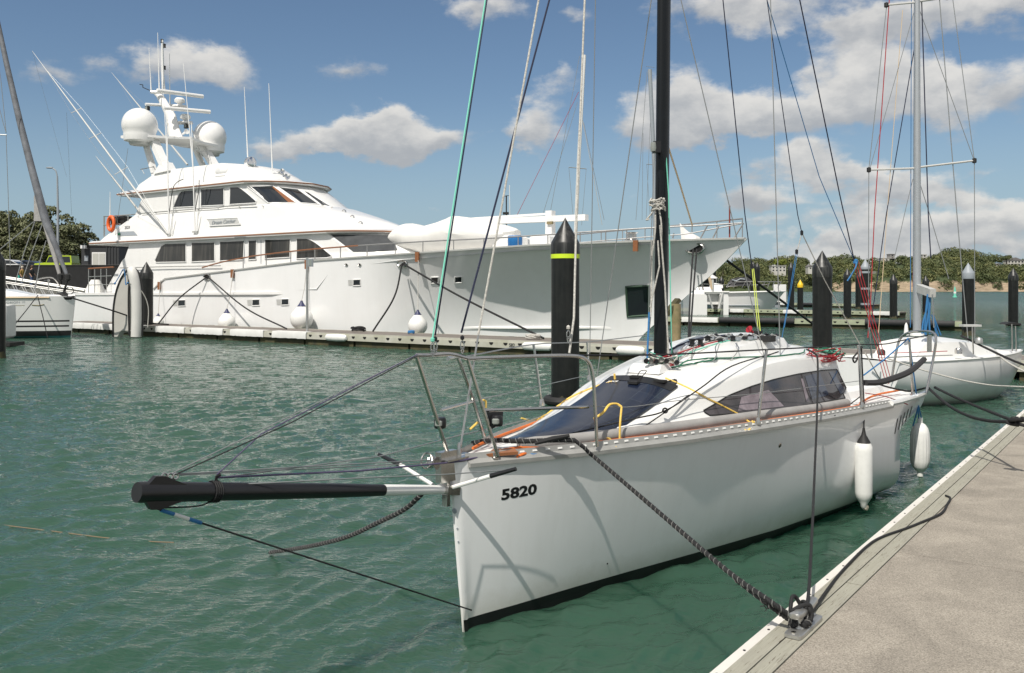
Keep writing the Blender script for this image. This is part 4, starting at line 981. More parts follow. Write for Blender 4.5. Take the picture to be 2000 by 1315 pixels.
tcn = N(t_n, 'ShaderNodeTexCoord'); mpp = N(t_n, 'ShaderNodeMapping'); mpp.inputs['Rotation'].default_value = (0,0,-(math.pi/2-TH)); lk(t_n, tcn.outputs['Object'], mpp.inputs[0])
br = N(t_n, 'ShaderNodeTexBrick'); lk(t_n, mpp.outputs[0], br.inputs['Vector']); br.offset = 0; br.inputs['Scale'].default_value = 1
br.inputs['Brick Width'].default_value = .155; br.inputs['Row Height'].default_value = .155; br.inputs['Mortar Size'].default_value = .0022
br.inputs['Color1'].default_value = (.011,.017,.036,1); br.inputs['Color2'].default_value = (.008,.013,.029,1); br.inputs['Mortar'].default_value = (.035,.043,.06,1)
lk(t_n, br.outputs['Color'], pp.inputs['Base Color']); pp.inputs['Roughness'].default_value = .16
solar = single('solar_panel', mb, mSol, 'dark navy flexible solar panel draped from the cabin roof down to the foredeck', 'solar panel', loc=NW(1.5,.05,1.2))
solar['_org'] = tuple(NW(1.5,.05,1.2))
def spt(t, s, off=.004):
    i = t*nA; j = s*nB; i0 = min(int(i), nA-1); j0 = min(int(j), nB-1); fi, fj = i-i0, j-j0
    R2 = [[p+NW(1.5,.05,1.2) for p in rows[i0]], [p+NW(1.5,.05,1.2) for p in rows[i0+1]]] if False else [rows[i0], rows[i0+1]]
    return (R2[0][j0]*(1-fi)*(1-fj)+R2[1][j0]*fi*(1-fj)+R2[0][j0+1]*(1-fi)*fj+R2[1][j0+1]*fi*fj)+UP*off
mb = MB(); rws = []
for t in (.925,.95,.98,.997): rws.append([spt(t, s) for s in [.0+k/10 for k in range(11)]])
part('header_strip', MB().grid(rws), M['black'], solar)
mb = MB(); rt = (spt(.90,.3)-spt(.90,.05)).normalized(); upd = (spt(.95,.15)-spt(.88,.15)).normalized()
text_on(mb, 'JUICE', .042, spt(.905,.17,.006), rt, upd, bold=.001, ext=.0005); part('lettering', mb, M['fend'], solar)
for s in (.42,.78): part('junction_box', MB().box(spt(.975,s,.010), (.10,.06,.02), (NB,NS,UP)), M['rubber'], solar)
part('junction_box', MB().box(spt(.90,.5,.010), (.09,.06,.02), (NB,NS,UP)), M['rubber'], solar)
part('cable', MB().tube(smooth_path([spt(.975,.44,.02), spt(.995,.46,.05), spt(.985,.56,.06), spt(.91,.54,.02)], 5), .004, 6), M['rubber'], solar)

for k in range(5):
    x = 1752+k*7; part('quarter_stripe', MB().grid(patch(BVH_H, [(x-6, 848-k*8), (x-4, 847-k*8)], [(x, 818-k*6), (x+2, 817-k*6)], 3, 1, .003)), M['rubber'], hull)
# ---- cleat on the dock
ca, cb = dsolve(1570, 1228)
c0 = DW(ca, cb, DZ+.004)
cl = Thing('mooring_cleat', 'cast aluminium cleat bolted to the dock edge planks with black ropes around it', 'cleat', c0)
CS = .74
def CW(a, b, z): return DW(ca+a*CS, cb+b*CS, DZ+z*.95)
def rbox(c, ax, hx, hy, hz, r=.25):
    rg = []
    for z, s in ((0,.96),(hz*.1,1),(hz*.8,1),(hz,.9)):
        rg.append([c+ax[0]*(math.copysign(abs(math.cos(t))**r, math.cos(t))*hx*s)+ax[1]*(math.copysign(abs(math.sin(t))**r, math.sin(t))*hy*s)+UP*z for t in [2*math.pi*k/24+.01 for k in range(24)]])
    return rg
mb = MB().loft(rbox(CW(0,.0,.004), (DU,DN), .25*CS, .062*CS, .022)); part('base', mb, M['alu'], cl)
for s in (-.085, .085):
    mb = MB(); rg = []
    for z, k in ((.022,1.35),(.04,1.05),(.07,.9),(.085,1.0)): rg.append([CW(s+.035*k*math.cos(t), .026*k*math.sin(t), z) for t in [2*math.pi*i/16 for i in range(16)]])
    mb.loft(rg); part('stem', mb, M['alu'], cl)
rg = []
for a, ww, hh, z in ((-.21,.02,.012,.115),(-.20,.036,.018,.113),(-.12,.036,.020,.103),(0,.034,.022,.098),(.12,.036,.020,.103),(.20,.036,.018,.113),(.21,.02,.012,.115)):
    rg.append([CW(a, ww*math.copysign(abs(math.cos(t))**.6, math.cos(t)), z+hh*math.copysign(abs(math.sin(t))**.8, math.sin(t))) for t in [2*math.pi*i/16 for i in range(16)]])
part('horn', MB().loft(rg), M['alu'], cl)
for s in (-.21,.21): part('bolt', MB().lathe(CW(s,0,.026), [(.014,0),(.014,.007),(.001,.009)], 6), M['steel'], cl)
# ---- mooring lines of the near sailboat
Mr2 = mat('pale_fleck_strand', (.20,.20,.19), .8)
mlp = lift([at(1122,860,6.22), at(1140,874,6.22), at(1152,886,6.24)], .02)+[at(1168,899,6.22), at(1300,1012,5.55), at(1420,1115,4.95), at(1500,1172,4.62), CW(-.12,-.06,.09)]
mb = strands(MB(), smooth_path(mlp, 8), .0140, .046, 6)
strands(mb, smooth_path([at(1440,1132,4.87), at(1500,1178,4.64), CW(-.10,-.05,.06), CW(-.09,.03,.05), CW(-.04,.05,.055)], 8), .0175, .055, 6)
strands(mb, smooth_path([CW(-.13,-.06,.04), CW(-.06,.05,.045), CW(-.03,.02,.07), CW(-.09,-.045,.075), CW(-.14,-.01,.05)], 8), .0140, .046, 6)
for k in range(14): 
    rr = random.Random(k); p = at(1500+rr.uniform(-10,4), 1176+rr.uniform(-8,8), 4.62); mb.tube([p, p+Vector((rr.uniform(-.03,.03), 0, rr.uniform(-.035,.01)))], .003, 4)
single('mooring_line', mb, [M['blrope'], Mr2], 'thick black laid rope with pale flecks running from the sailboat foredeck to the cleat', 'rope', 'mooring lines')
mb = strands(MB(), lift(smooth_path([at(922,866,6.42), at(960,860,6.30), at(1020,862,6.22), at(1080,860,6.20), at(1122,860,6.22)], 6), .02), .017, .048, 6); mb.tube(lift([at(1045,866,6.2), at(1080,857,6.18), at(1112,851,6.2)], .03), [.014,.018,.012], 8)
single('mooring_line', mb, [M['blrope'], Mr2], 'coil of black flecked rope lying flat across the sailboat foredeck', 'rope', 'mooring lines')
P = smooth_path([at(1576,683,8.6), at(1590,690,8.3), at(1597,706,8.2), at(1596,800,7.9), at(1592,900,6.9), at(1586,1040,5.6), at(1578,1170,4.66), CW(.05,-.03,.10)], 8)
mb = MB().tube(P, .0092, 8); mb.tube(smooth_path([CW(.05,-.03,.10), CW(.02,-.07,.16), CW(-.05,-.07,.15), CW(-.10,-.05,.06), CW(-.02,.05,.06), CW(.0,.045,.13), CW(-.05,-.0,.135), CW(-.09,-.06,.10), CW(.02,-.08,.06)], 7), .0105, 8)
mb.tube(smooth_path([CW(.09,-.04,.12), CW(.03,.0,.135), CW(-.01,.045,.11), CW(.03,.04,.04)], 7), .0105, 8)
single('mooring_line', mb, M['blrope'], 'black braided rope hanging straight from the cabin side down to the cleat', 'rope', 'mooring lines')
P = []
for px, py in ((1598,1172),(1625,1140),(1650,1110),(1690,1070),(1720,1050),(1770,1032),(1800,1020),(1838,1003),(1850,985),(1856,973),(1847,968)):
    P.append(gnd(px, py, DZ+.013))
P[0] = CW(.19,-.02,.03)
single('rope_tail', MB().tube(smooth_path(P, 6), .0088, 8), M['blrope'], 'loose black rope tail lying along the edge planks, ending in a hook shape', 'rope', 'mooring lines')
P = [at(823,966,5.75), at(790,995,5.9), at(740,1020,6.2), at(680,1048,6.6), at(620,1064,7.0), at(570,1073,7.4), at(527,1079,7.75)]
single('mooring_line', strands(MB(), smooth_path(P, 8), .0155, .048, 6), [M['blrope'], Mr2], 'black flecked rope drooping from under the bowsprit into the water', 'rope', 'mooring lines')
P = [gnd(px, py, .002) for px, py in ((-60,1018),(40,1030),(120,1040),(200,1050),(280,1057),(340,1060))]
single('floating_line', MB().tube(smooth_path(P, 6), .005, 6), M['mud'], 'thin brown rope just breaking the water surface at the left', 'rope')
# stern lines to the dock
for pts, lab in (([(1812,757,10.9),(1850,790,10.0),(1890,812,9.3),(1930,822,8.9),(1970,824,8.6),(1990,826,8.4)], 'slack black rope sagging from the sailboat stern to the far cleat on the dock'),
                 ([(1826,757,11.2),(1870,778,10.3),(1930,803,9.3),(1985,824,8.45)], 'tighter upper black rope from the sailboat stern to the dock')):
    single('mooring_line', MB().tube(smooth_path([at(*p) for p in pts], 6), .016, 8), M['blrope'], lab, 'rope', 'mooring lines')
mb = MB(); rr = random.Random(3); cc = at(1988,826,8.35)
P = [cc+Vector((rr.uniform(-.07,.07), rr.uniform(-.06,.06), rr.uniform(-.03,.05))) for _ in range(14)]
single('knot', MB().tube(smooth_path(P, 5), .016, 8), M['blrope'], 'bunched black knot on the dock edge at the right side of the picture', 'rope', 'mooring lines')
single('deck_line', MB().tube(smooth_path([at(1700,744,10.2), at(1730,755,10.6), at(1775,764,10.8), at(1812,757,10.9)], 5), .011, 8), M['blrope'], 'black line crossing the aft deck of the near sailboat', 'rope', 'mooring lines')
# fenders
c = at(1687,920,8.95)
fe = Thing('boat_fender', 'white cylindrical fender with black cone top hanging on the sailboat side', 'fender', c, 'hanging boat fenders')
mb = MB(); z = lambda py, Y=8.95: at(0,py,Y).z-c.z
mb.lathe(c, [(.01,z(994)),(.03,z(990)),(.035,z(984)),(.06,z(976)),(.078,z(970)),(.084,z(962)),(.086,z(920)),(.086,z(880)),(.083,z(872)),(.062,z(864)),(.001,z(863))], 24); part('body', mb, M['fend'], fe)
mb = MB(); mb.lathe(c, [(.066,z(865)),(.060,z(862)),(.025,z(850)),(.014,z(840)),(.012,z(836)),(.001,z(835))], 18); part('cone', mb, M['rubber'], fe)
mb = MB().tube([c+UP*z(838), at(1688,800,9.2), at(1686,760,9.3), at(1682,676,9.32)], .008, 6); mb.tube(smooth_path([at(1684,678,9.3), at(1674,690,9.3), at(1666,700,9.3), at(1670,708,9.3), at(1680,690,9.3)], 5), .009, 6); part('lanyard', mb, M['blrope'], fe)
part('tail', MB().tube(smooth_path([c+UP*z(985), c+UP*z(990)+Vector((.02,0,0)), c+UP*z(996)], 3), [.03]*6+[.012], 7), M['fendd'], fe)
c = at(1797,874,10.9); z = lambda py, Y=10.9: at(0,py,Y).z-c.z
fe = Thing('boat_fender', 'rounded ribbed white fender on a blue cord off the sailboat stern', 'fender', c, 'hanging boat fenders')
rg = []
for r, zz in ((.02,z(932)),(.035,z(930)),(.035,z(921)),(.06,z(918)),(.092,z(911)),(.108,z(900)),(.112,z(880)),(.110,z(860)),(.105,z(846)),(.09,z(836)),(.06,z(829)),(.03,z(826)),(.028,z(816)),(.02,z(815))):
    rg.append([c+Vector(((r+(.003*math.cos(18*t) if .1 < r else 0))*math.cos(t), (r+(.003*math.cos(18*t) if .1 < r else 0))*math.sin(t), zz)) for t in [2*math.pi*k/54 for k in range(54)]])
part('body', MB().loft(rg), M['fend'], fe)
part('lanyard', MB().tube([c+UP*z(820)+Vector((-.015,0,0)), at(1793,795,10.8), at(1776,664,10.55)], .008, 6).tube(smooth_path([at(1794,792,10.8), at(1788,815,10.85), at(1783,832,10.9)], 4), .009, 6).tube([at(1794,792,10.8), c+UP*z(820)+Vector((.02,0,0))], .008, 6), M['blue'], fe)
# ============================================================ the big motor yacht
MO = Vector((-27.1, 53.9, 0))
def MW(s, l, z): return MO+U*s+NF*l+UP*z
def mpx(px, py, l):
    k = (px-CX)/F; o = MO+NF*l; s = (k*o.y-o.x)/(U.x-k*U.y); return MO+U*s+NF*l+UP*(EYE-(py-HY)/F*(o.y+U.y*s))
my = Thing('motor_yacht', 'very large white motor yacht with three decks and two satellite domes', 'motor yacht', MW(20, 3.6, 0))
CLL = 3.6
mS_s = [0,8.8,9.4,10.3,21.4,27,33.3,37.7,41.2]; mS_z = [1.98,1.98,2.3,2.85,3.61,3.80,4.05,4.13,4.18]
def mZ(s): return interp(s, mS_s, mS_z)
def mH(s): return interp(s, [0,5,10,22,27,30,33.3,36,37.7,39.5,40.6,41.2], [3.3,3.55,3.6,3.6,3.45,3.1,2.52,1.86,1.38,.76,.30,.02])
def mWL(s): return interp(s, [0,10,20,24,27,30,32,34.5,36.4,42], [3.2,3.45,3.42,3.2,2.75,2.1,1.55,.75,.03,.0])
def stem_s(z): return interp(z, [-1,0,.57,1.6,2.2,3.0,4.18], [35.6,36.5,37.0,38.28,38.97,40.0,41.2])
zl = [-.6,0,.22,.24,.5,.8,1.15,1.5,1.9,2.3,2.8,3.3,3.8,4.18]
def mhull(sg):
    rows = []
    for zi, f in enumerate(zl):
        row = []
        for i in range(61):
            w = i/60; w = 1-(1-w)**1.25
            s = w*41.2; zs = mZ(s); z = f if f < 1.0 else 1.0+(f-1.0)/(3.18)*(zs-1.0)
            se = stem_s(z if f >= 0 else -.5); s2 = s if s < 25 else 25+(s-25)*(se-25)/(41.2-25)
            sh = mH(s); wlv = mWL(min(s2, 36.4)) if z <= .01 else None
            t = max(0, min(1, z/zs)); wl = mWL(s) if s < 25 else interp((s-25)/16.2, [0,.2,.4,.6,.8,1], [3.1,2.15,1.25,.6,.18,0])
            fl = interp(s, [0,20,26,30,35,41], [.6,.6,1.2,2.2,2.7,2.7])
            b = wl+(sh-wl)*t**fl if z > 0 else wl*(.9 if f < 0 else 1)
            if i == 60: b = 0.03
            row.append(MW(s2, CLL-sg*max(b, .03), z))
        rows.append(row)
    return rows
mb = MB(); HB = MB()
for sg in (1, -1):
    rows = mhull(sg); b0 = len(mb.f); mb.grid(rows); n = len(rows[0])-1
    for j in range(2*n): mb.m[b0+j] = 1
    for j in range(2*n, 3*n): mb.m[b0+j] = 0
ra, rb = mhull(1), mhull(-1)
mb.grid([[r[0] for r in ra], [r[0] for r in rb]], smooth=False)
mb.grid([[r[-1] for r in ra], [r[-1] for r in rb]], smooth=False)
M['myhull'] = mat('motor_hull', (.85,.85,.85), .16, var=.04, vscale=.6, coat=.6, bump=.10, bscale=.7, streak=(2.2,.12,.10,(.56,.54,.49)), stain=True)
mhullo = part('hull', mb, [M['myhull'], M['boot']], my, auto=50); BVH_M = bvh_of(mb)
# decks
mb = MB()
mb.grid([[MW(s, CLL-mH(s)+.05, z), MW(s, CLL, z+.05), MW(s, CLL+mH(s)-.05, z)] for s, z in [(0,1.97),(5,1.97),(10,1.97),(22,2.3),(23,3.2),(27,3.55),(33,3.85),(37.7,4.0),(41,4.12)]])
part('main_deck', mb, M['myw'], my)
# cap rail and rub rail
def msheer(s, dl=0, dz=0, sg=1): return MW(s, CLL-sg*(mH(s)+dl), mZ(s)+dz)
mb = MB()
for sg in (1,-1):
    ss = [9.4+i*(41.1-9.4)/60 for i in range(61)]; rg = []
    for s in ss: rg.append([msheer(s,.05,-.03,sg), msheer(s,.06,.03,sg), msheer(s,-.10,.05,sg), msheer(s,-.12,-.02,sg)])
    mb.loft(rg)
part('cap_rail', mb, M['alup'], my)
mb = MB(); rg = []
for i in range(41):
    s = i*19.9/40; z = 1.98+.12*(s/20); b = .13*min(1, (19.95-s)/1.2+.05); y0 = 0; h = CLL-mH(s)*.985+.03-(.0)
    rg.append([MW(s, h+.1, z+.10), MW(s, h-b, z+.07), MW(s, h-b, z-.05), MW(s, h+.1, z-.16)])
mb.loft(rg); part('rub_rail', mb, M['myw'], my)
mb = MB(); rg = []
for i in range(31):
    s = 29+i*6.5/30; h = hit(BVH_M, 900+i*9.8, 640-0*i); 
    if h: k = .09*math.sin(math.pi*min(1, (i+.3)/30)); rg.append([h[0]+UP*.07, h[0]+h[1]*k+UP*.03, h[0]+h[1]*k-UP*.03, h[0]-UP*.09])
mb.loft(rg); part('spray_rail', mb, M['myw'], my)

# superstructure: stacked plan outlines
def outline(sa, sc, sf, li, z, rnd_=.5, dz=0):
    """aft edge s, near/far front corner s, centre front s, lateral inset, height"""
    w = CLL-li; P = [(sa, li), (sa+.01, li)]
    pts = [(sa, li), (lerp(sa, sc, .5), li), (sc, li), (lerp(sc, sf, .42), li+w*.16), (lerp(sc, sf, .80), li+w*.50), (sf, CLL)]
    full = pts+[(s, 2*CLL-l) for s, l in pts[::-1][1:]]
    return [MW(s, l, z) for s, l in full]
def house(name, lv, m=None, auto=28):
    mb = MB().loft([outline(*L) for L in lv], smooth=True); SUP.append(mb); return part(name, mb, m or M['myw'], my, auto=auto)
SUP = []
main = house('main_deckhouse', [(3.5,24.6,27.2,.62,1.9), (3.55,24.3,27.0,.62,2.1), (5.4,23.7,26.6,.62,3.95), (5.65,23.5,26.4,.62,4.08), (6.1,22.0,24.7,.66,4.92)])
eave = house('deck_roof', [(2.3,22.2,24.8,.42,4.90), (2.3,22.3,24.9,.40,4.95), (2.3,22.3,24.9,.40,5.06), (2.5,22.1,24.7,.50,5.12)])
trunk = house('upper_deck_bulwark', [(3.1,20.9,24.2,.62,5.10), (3.5,20.7,23.8,.66,5.35), (4.9,19.6,21.7,.78,5.95), (6.1,18.0,19.9,.86,6.45), (6.2,17.75,19.4,.9,6.52)])
wheel = house('wheelhouse', [(6.15,17.75,19.3,.92,6.45), (6.2,17.7,19.2,.92,6.55), (6.9,15.9,17.5,1.0,7.68)])
roof = house('wheelhouse_roof', [(4.7,15.9,17.8,.80,7.68), (4.6,15.95,17.9,.78,7.74), (4.6,15.9,17.8,.78,7.84), (5.2,15.2,17.0,1.0,7.98), (6,14.0,16,1.4,8.06)])
fly = house('flybridge', [(5.5,14.9,15.6,1.35,8.0), (5.9,14.7,15.3,1.38,8.35), (7.2,13.6,14.2,1.6,8.95), (7.6,12.9,13.6,1.75,9.05)])
cmb = MB(); cmb.loft([[MW(7.1,1.45,8.85), MW(8.6,1.45,8.95), MW(8.6,2.0,8.95), MW(7.1,2.0,8.85)], [MW(7.6,1.55,9.45), MW(8.3,1.55,9.45), MW(8.3,1.9,9.45), MW(7.6,1.9,9.45)]]); cmb.loft([[MW(10.0,3.0,8.95), MW(12.9,3.0,9.0), MW(12.9,5.2,9.0), MW(10.0,5.2,8.95)], [MW(10.2,3.2,9.35), MW(12.0,3.2,9.15), MW(12.0,5.0,9.15), MW(10.2,5.0,9.35)]])
part('flybridge_coaming', cmb, M['myw'], my)
for (lv, nm) in (((2.28,22.33,24.95,.385,4.965),'trim_strip'), ((4.55,15.98,17.95,.765,7.75),'trim_strip')):
    o1 = outline(*lv); lv2 = lv[:4]+(lv[4]+.055,); o2 = outline(*lv2); mb = MB(); mb.loft([o1, o2], cap=True, smooth=False); part(nm, mb, M['wood'], my)
ALL = MB()
for q in SUP: ALL.add(q.v, q.f)
BVH_S = bvh_of(ALL)
def mwin(quad_b, quad_t, parent, m='glassg', n=6, mm=4, frame=True, name='window', fr=.03, off=.02, fm='myw'):
    rows = patch(BVH_S, quad_b, quad_t, mm, n, off)
    o = part(name, MB().grid(rows), M[m], parent)
    if frame: part('frame', MB().tube(rim(rows), fr, 6, closed=True), M[fm], o)
    return o
for b, t in (([(305,513),(364,512)], [(303,509),(316,480),(322,476),(364,475)]),
             ([(375,512),(420,510)], [(375,474),(420,473)]), ([(430,510),(476,508)], [(430,472),(478,470)]), ([(486,508),(501,507)], [(486,470),(502,469)]),
             ([(518,506),(567,503)], [(518,468),(568,467)]), ([(580,506),(640,504),(648,502)], [(580,466),(603,466),(620,476),(648,499)])):
    mwin(b, t, main, 'glassg', 8)
for b, t in (([(339,406),(383,404)], [(341,400),(351,377),(356,373),(384,371)]), ([(393,403),(438,401)], [(393,370),(438,367)]), ([(449,400),(500,397)], [(450,366),(467,365),(485,379),(501,393)])):
    mwin(b, t, wheel, 'glass', 8)
for b, t in (([(525,397),(578,397)], [(484,365),(533,364)]), ([(587,397),(623,400)], [(543,366),(582,371)]), ([(627,401),(649,406)], [(590,373),(603,377)])):
    mwin(b, t, wheel, 'glass', 6, 5, name='windscreen', fm='myw')
mwin([(690,492),(735,492),(776,489)], [(646,459),(700,460),(764,461)], main, 'gcanvas', 10, 5, False, 'windscreen_cover', off=.04)
# brown helm post seen in the wheelhouse, door frame lines, seams
part('helm_panel', MB().grid(patch(BVH_S, [(563,396),(577,396)], [(531,366),(537,366)], 4, 2, .026)), M['wood'], wheel)
def seam(pix, w=.012, m='greycap', parent=None, nm='seam', off=.012):
    P = []
    for i in range(len(pix)-1):
        for k in range(8):
            px = lerp(pix[i][0], pix[i+1][0], k/8); py = lerp(pix[i][1], pix[i+1][1], k/8); h = hit(BVH_S, px, py)
            if h: P.append(h[0]+h[1]*off)
    if len(P) > 2: part(nm, MB().tube(P, w, 5), M[m], parent or main)
seam([(478,515),(478,468)]); seam([(510,515),(510,463)], .02); seam([(358,348),(357,322)], .015, parent=fly)
def seam2(pix, r, m, parent, nm, off): seam(pix, r, m, parent, nm, off)
seam([(262,419),(400,408),(518,402)], .028, 'alu', wheel, 'grab_rail', .12); seam([(225,524),(330,521),(450,519)], .025, 'alu', main, 'grab_rail', .12)
for px, py in ((262,419),(306,415),(346,412),(390,409),(427,407),(470,405),(515,402)):
    h = hit(BVH_S, px, py+1)
    if h: part('bracket', MB().tube([h[0], h[0]+h[1]*.12], .02, 5), M['alu'], wheel)
mwin([(458,466),(481,464)], [(458,463),(481,461)], main, 'greycap', 2, 1, False, 'vent')
# name board, number, side light
rows = patch(BVH_S, [(411,442),(471,439)], [(406,429),(466,426)], 2, 4, .05); o = part('name_board', MB().grid(rows), M['alup'], trunk); part('edge', MB().tube(rim(rows), .025, 5, closed=True), M['myw'], o)
h0 = hit(BVH_S, 438, 434.5); mb = MB(); text_on(mb, 'Dream Catcher', .33, h0[0]+h0[1]*.075, U-h0[1]*U.dot(h0[1])+UP*.02, UP, shear=.35, sx=.9, ext=.004); part('lettering', mb, M['greycap'], o)
h0 = hit(BVH_S, 249, 445); mb = MB(); text_on(mb, '2523', .26, h0[0]+h0[1]*.02, U, UP, ext=.004); part('number', mb, M['rubber'], trunk)
rows = patch(BVH_S, [(235,461),(269,460)], [(232,453),(262,452)], 2, 4, .02); o = part('side_light_shade', MB().grid(rows), M['greycap'], trunk)  # flat grey patch, shade around the side light put into its colour
h0 = hit(BVH_S, 235, 458); part('side_light', MB().lathe(h0[0]+h0[1]*.08-UP*.08, [(.001,0),(.08,.0),(.09,.08),(.06,.15),(.001,.16)], 10), M['dkgreen'], o)
# portholes
for px, py in ((355,592),(500,591),(557,590),(697,552),(849,547),(895,546)):
    rows = patch(BVH_M, [(px-7,py+6.5),(px+7.5,py+6)], [(px-6.5,py-5.5),(px+7.5,py-6)], 2, 2, .012); o = part('porthole', MB().grid(rows), M['glass'], mhullo); part('rim', MB().tube(rim(rows), .03, 6, closed=True), M['myw'], o)
    if px < 800: part('shaded_jamb', MB().grid(patch(BVH_M, [(px-16,py+6),(px-7,py+6)], [(px-17,py-5),(px-7,py-5)], 1, 1, .012)), M['alup'], o)  # flat patch on the hull, shade of the recess jamb put into its tone
rows = patch(BVH_M, [(1226,619),(1268,616)], [(1223,560),(1268,558)], 4, 4, .012)
o = part('hull_window', MB().grid(rows), M['glass'], mhullo); part('rim', MB().tube(rim(rows), .05, 6, closed=True), mat('green_rim', (.05,.09,.06), .4), o)
for px, py, r in ((405,541,.20),(786,515,.20),(1357,485,.28),(677,517,.06),(703,517,.06),(1273,468,.12)):
    h = hit(BVH_M, px, py)
    if h:
        t = [h[0]+h[1]*.03+U*r*1.3*math.cos(a)+UP*r*.7*math.sin(a) for a in [2*math.pi*k/14 for k in range(14)]]
        part('fairlead', MB().tube(t, .045 if r > .1 else .02, 7, closed=True).add([(q-h[0])*.9+h[0]-h[1]*.015 for q in t], [list(range(14))], 1), [M['steel'], M['dark']], mhullo)
h = hit(BVH_M, 413, 636); 
if h: part('outlet', MB().box(h[0], (.5,.05,.05), AX), M['dark'], mhullo)
# fender hangers of varnished wood on the sheer
for px in (313,456,601,817,1243):
    for k in range(10):
        pass
    p = None
    l = 0.0
    for _ in range(6):
        q = mpx(px, 520, l); s = (q-MO).dot(U); l = CLL-mH(s)
    part('fender_hanger', MB().box(MW(s, l-.07, mZ(s)-.17), (.20,.07,.42), AX), M['wood'], my)
def rl(px, py, inset=.12):
    l = 0
    for _ in range(8):
        q = mpx(px, py, l); s = (q-MO).dot(U); l = CLL-mH(min(s, 41.1))+inset
    return mpx(px, py, l), s, l
# bow rail
def railpath(pts, inset=.12): return smooth_path([rl(px, py, inset)[0] for px, py in pts], 4)
TOP = [(395,523),(430,513),(480,503),(520,497),(600,488),(700,480),(825,472),(950,466),(1078,458),(1133,454),(1277,445),(1380,440),(1448,436)]
part('bow_rail', MB().tube(railpath(TOP[:6]), .035, 7), M['wood'], my); br_ = part('bow_rail', MB().tube(railpath(TOP[5:]), .03, 7), M['greyrail'], my)
part('bow_rail', MB().tube(railpath([(1078,478),(1133,474),(1277,462),(1340,457),(1400,446),(1448,437)]), .024, 6), M['greyrail'], my)
def railtop(px): return float(np.interp(px, [t[0] for t in TOP], [t[1] for t in TOP]))
for px in (475,520,568,615,665,717,772,826,886,945,1012,1070,1133,1183,1224,1277):
    p, s, l = rl(px, railtop(px)); part('rail_post', MB().tube([p, MW(s, l, mZ(s)+.03)], .024, 6), M['greyrail'], br_)
for (x0,y0,x1,y1) in ((1382,440,1368,466),(1404,442,1392,466),(1452,436,1434,465),(1316,456,1314,466)):
    p = rl(x0, y0)[0]; q = rl(x1, y1)[0]; part('rail_post', MB().tube([p, q], .03, 6), M['greyrail'], br_)
mb = MB()                                            # far side rail
P = [MW(s, CLL+mH(s)-.12, mZ(s)+z) for s, z in [(24+i*17/14, .75) for i in range(15)]]; mb.tube(P, .03, 6)
for p in P: mb.tube([p, p-UP*.75], .022, 5)
part('bow_rail', mb, M['greyrail'], my)
part('jack_staff', MB().tube([mpx(1425,464,CLL), mpx(1425,402,CLL)], .03, 6), mat('red_staff', (.22,.04,.03), .5), my)
# anchor under its cover at the bow
rg = []
for (px, py, w_) in ((1328,436,.06),(1334,444,.12),(1342,452,.22),(1352,457,.30),(1362,462,.34)):
    c = mpx(px, py, CLL); q = mpx(px+4, 468, CLL)
    rg.append([c-NF*w_*.4, c+NF*w_*.4, q+NF*w_, q-NF*w_])
part('anchor_cover', MB().loft(rg), M['canvas'], my)
mb = MB(); mb.lathe(MW(36.6,3.2,3.95), [(.3,0),(.3,.3),(.2,.35),(.2,.55),(.28,.6),(.001,.62)], 16); part('windlass', mb, M['steel'], my)
for s, l, sz in ((33.6,3.5,(1.1,1.6,.5)),(35.2,3.2,(1.3,1.2,.38)),(31.0,2.8,(1.0,1.2,.85)),(31.9,4.4,(1.0,1.4,.9)),(29.6,5.2,(1.6,1.2,.9))):
    mb = MB(); mb.loft([[MW(s-sz[0]/2,l-sz[1]/2,3.75), MW(s+sz[0]/2,l-sz[1]/2,3.75), MW(s+sz[0]/2,l+sz[1]/2,3.75), MW(s-sz[0]/2,l+sz[1]/2,3.75)], [MW(s-sz[0]/2,l-sz[1]/2,3.75+sz[2]*.9), MW(s+sz[0]/2,l-sz[1]/2,3.75+sz[2]*.9), MW(s+sz[0]/2,l+sz[1]/2,3.75+sz[2]*.9), MW(s-sz[0]/2,l+sz[1]/2,3.75+sz[2]*.9)],
       [MW(s-sz[0]*.4,l-sz[1]*.4,3.75+sz[2]), MW(s+sz[0]*.4,l-sz[1]*.4,3.75+sz[2]), MW(s+sz[0]*.4,l+sz[1]*.4,3.75+sz[2]), MW(s-sz[0]*.4,l+sz[1]*.4,3.75+sz[2])]], smooth=False); part('deck_locker', mb, M['myw'], my, auto=20)
mb = MB(); c = mpx(1006, 490, 1.6); mb.lathe(c, [(.30,0),(.31,.02),(.30,.3),(.31,.32),(.30,.6),(.29,.62),(.001,.6)], 18)
single('drum', mb, M['bluep'], 'bright blue drum on the motor yacht foredeck beside the covered tender', 'drum')
# tender under a white cover
rg = []
for px, yt, yb, w_ in ((768,462,472,.3),(775,455,482,.75),(790,443,492,1.05),(806,436,494,1.15),(824,441,495,1.2),(842,441,495,1.2),(866,434,496,1.2),(884,426,496,1.2),(897,422,496,1.22),(918,424,496,1.22),(946,431,494,1.15),(976,437,488,1.0),(1000,444,476,.7),(1011,449,460,.25)):
    t_, b_ = mpx(px, yt, 2.9), mpx(px, yb, 2.9); c = (t_+b_)/2; hz = (t_-b_).length/2
    rr = random.Random(px); r = []
    for k in range(20):
        a = 2*math.pi*k/20; ca_, sa_ = math.cos(a), math.sin(a)
        r.append(c+NF*w_*math.copysign(abs(ca_)**.7, ca_)*(1-.25*max(0, -sa_))+UP*hz*math.copysign(abs(sa_)**(1.25 if sa_ > 0 else .8), sa_)+NF*rr.uniform(-.03,.03)+UP*rr.uniform(-.03,.03))
    rg.append(r)
tn = single('covered_tender', MB().loft(rg), M['canvas'], 'boat wrapped in a loose white cover on the motor yacht foredeck', 'tender')
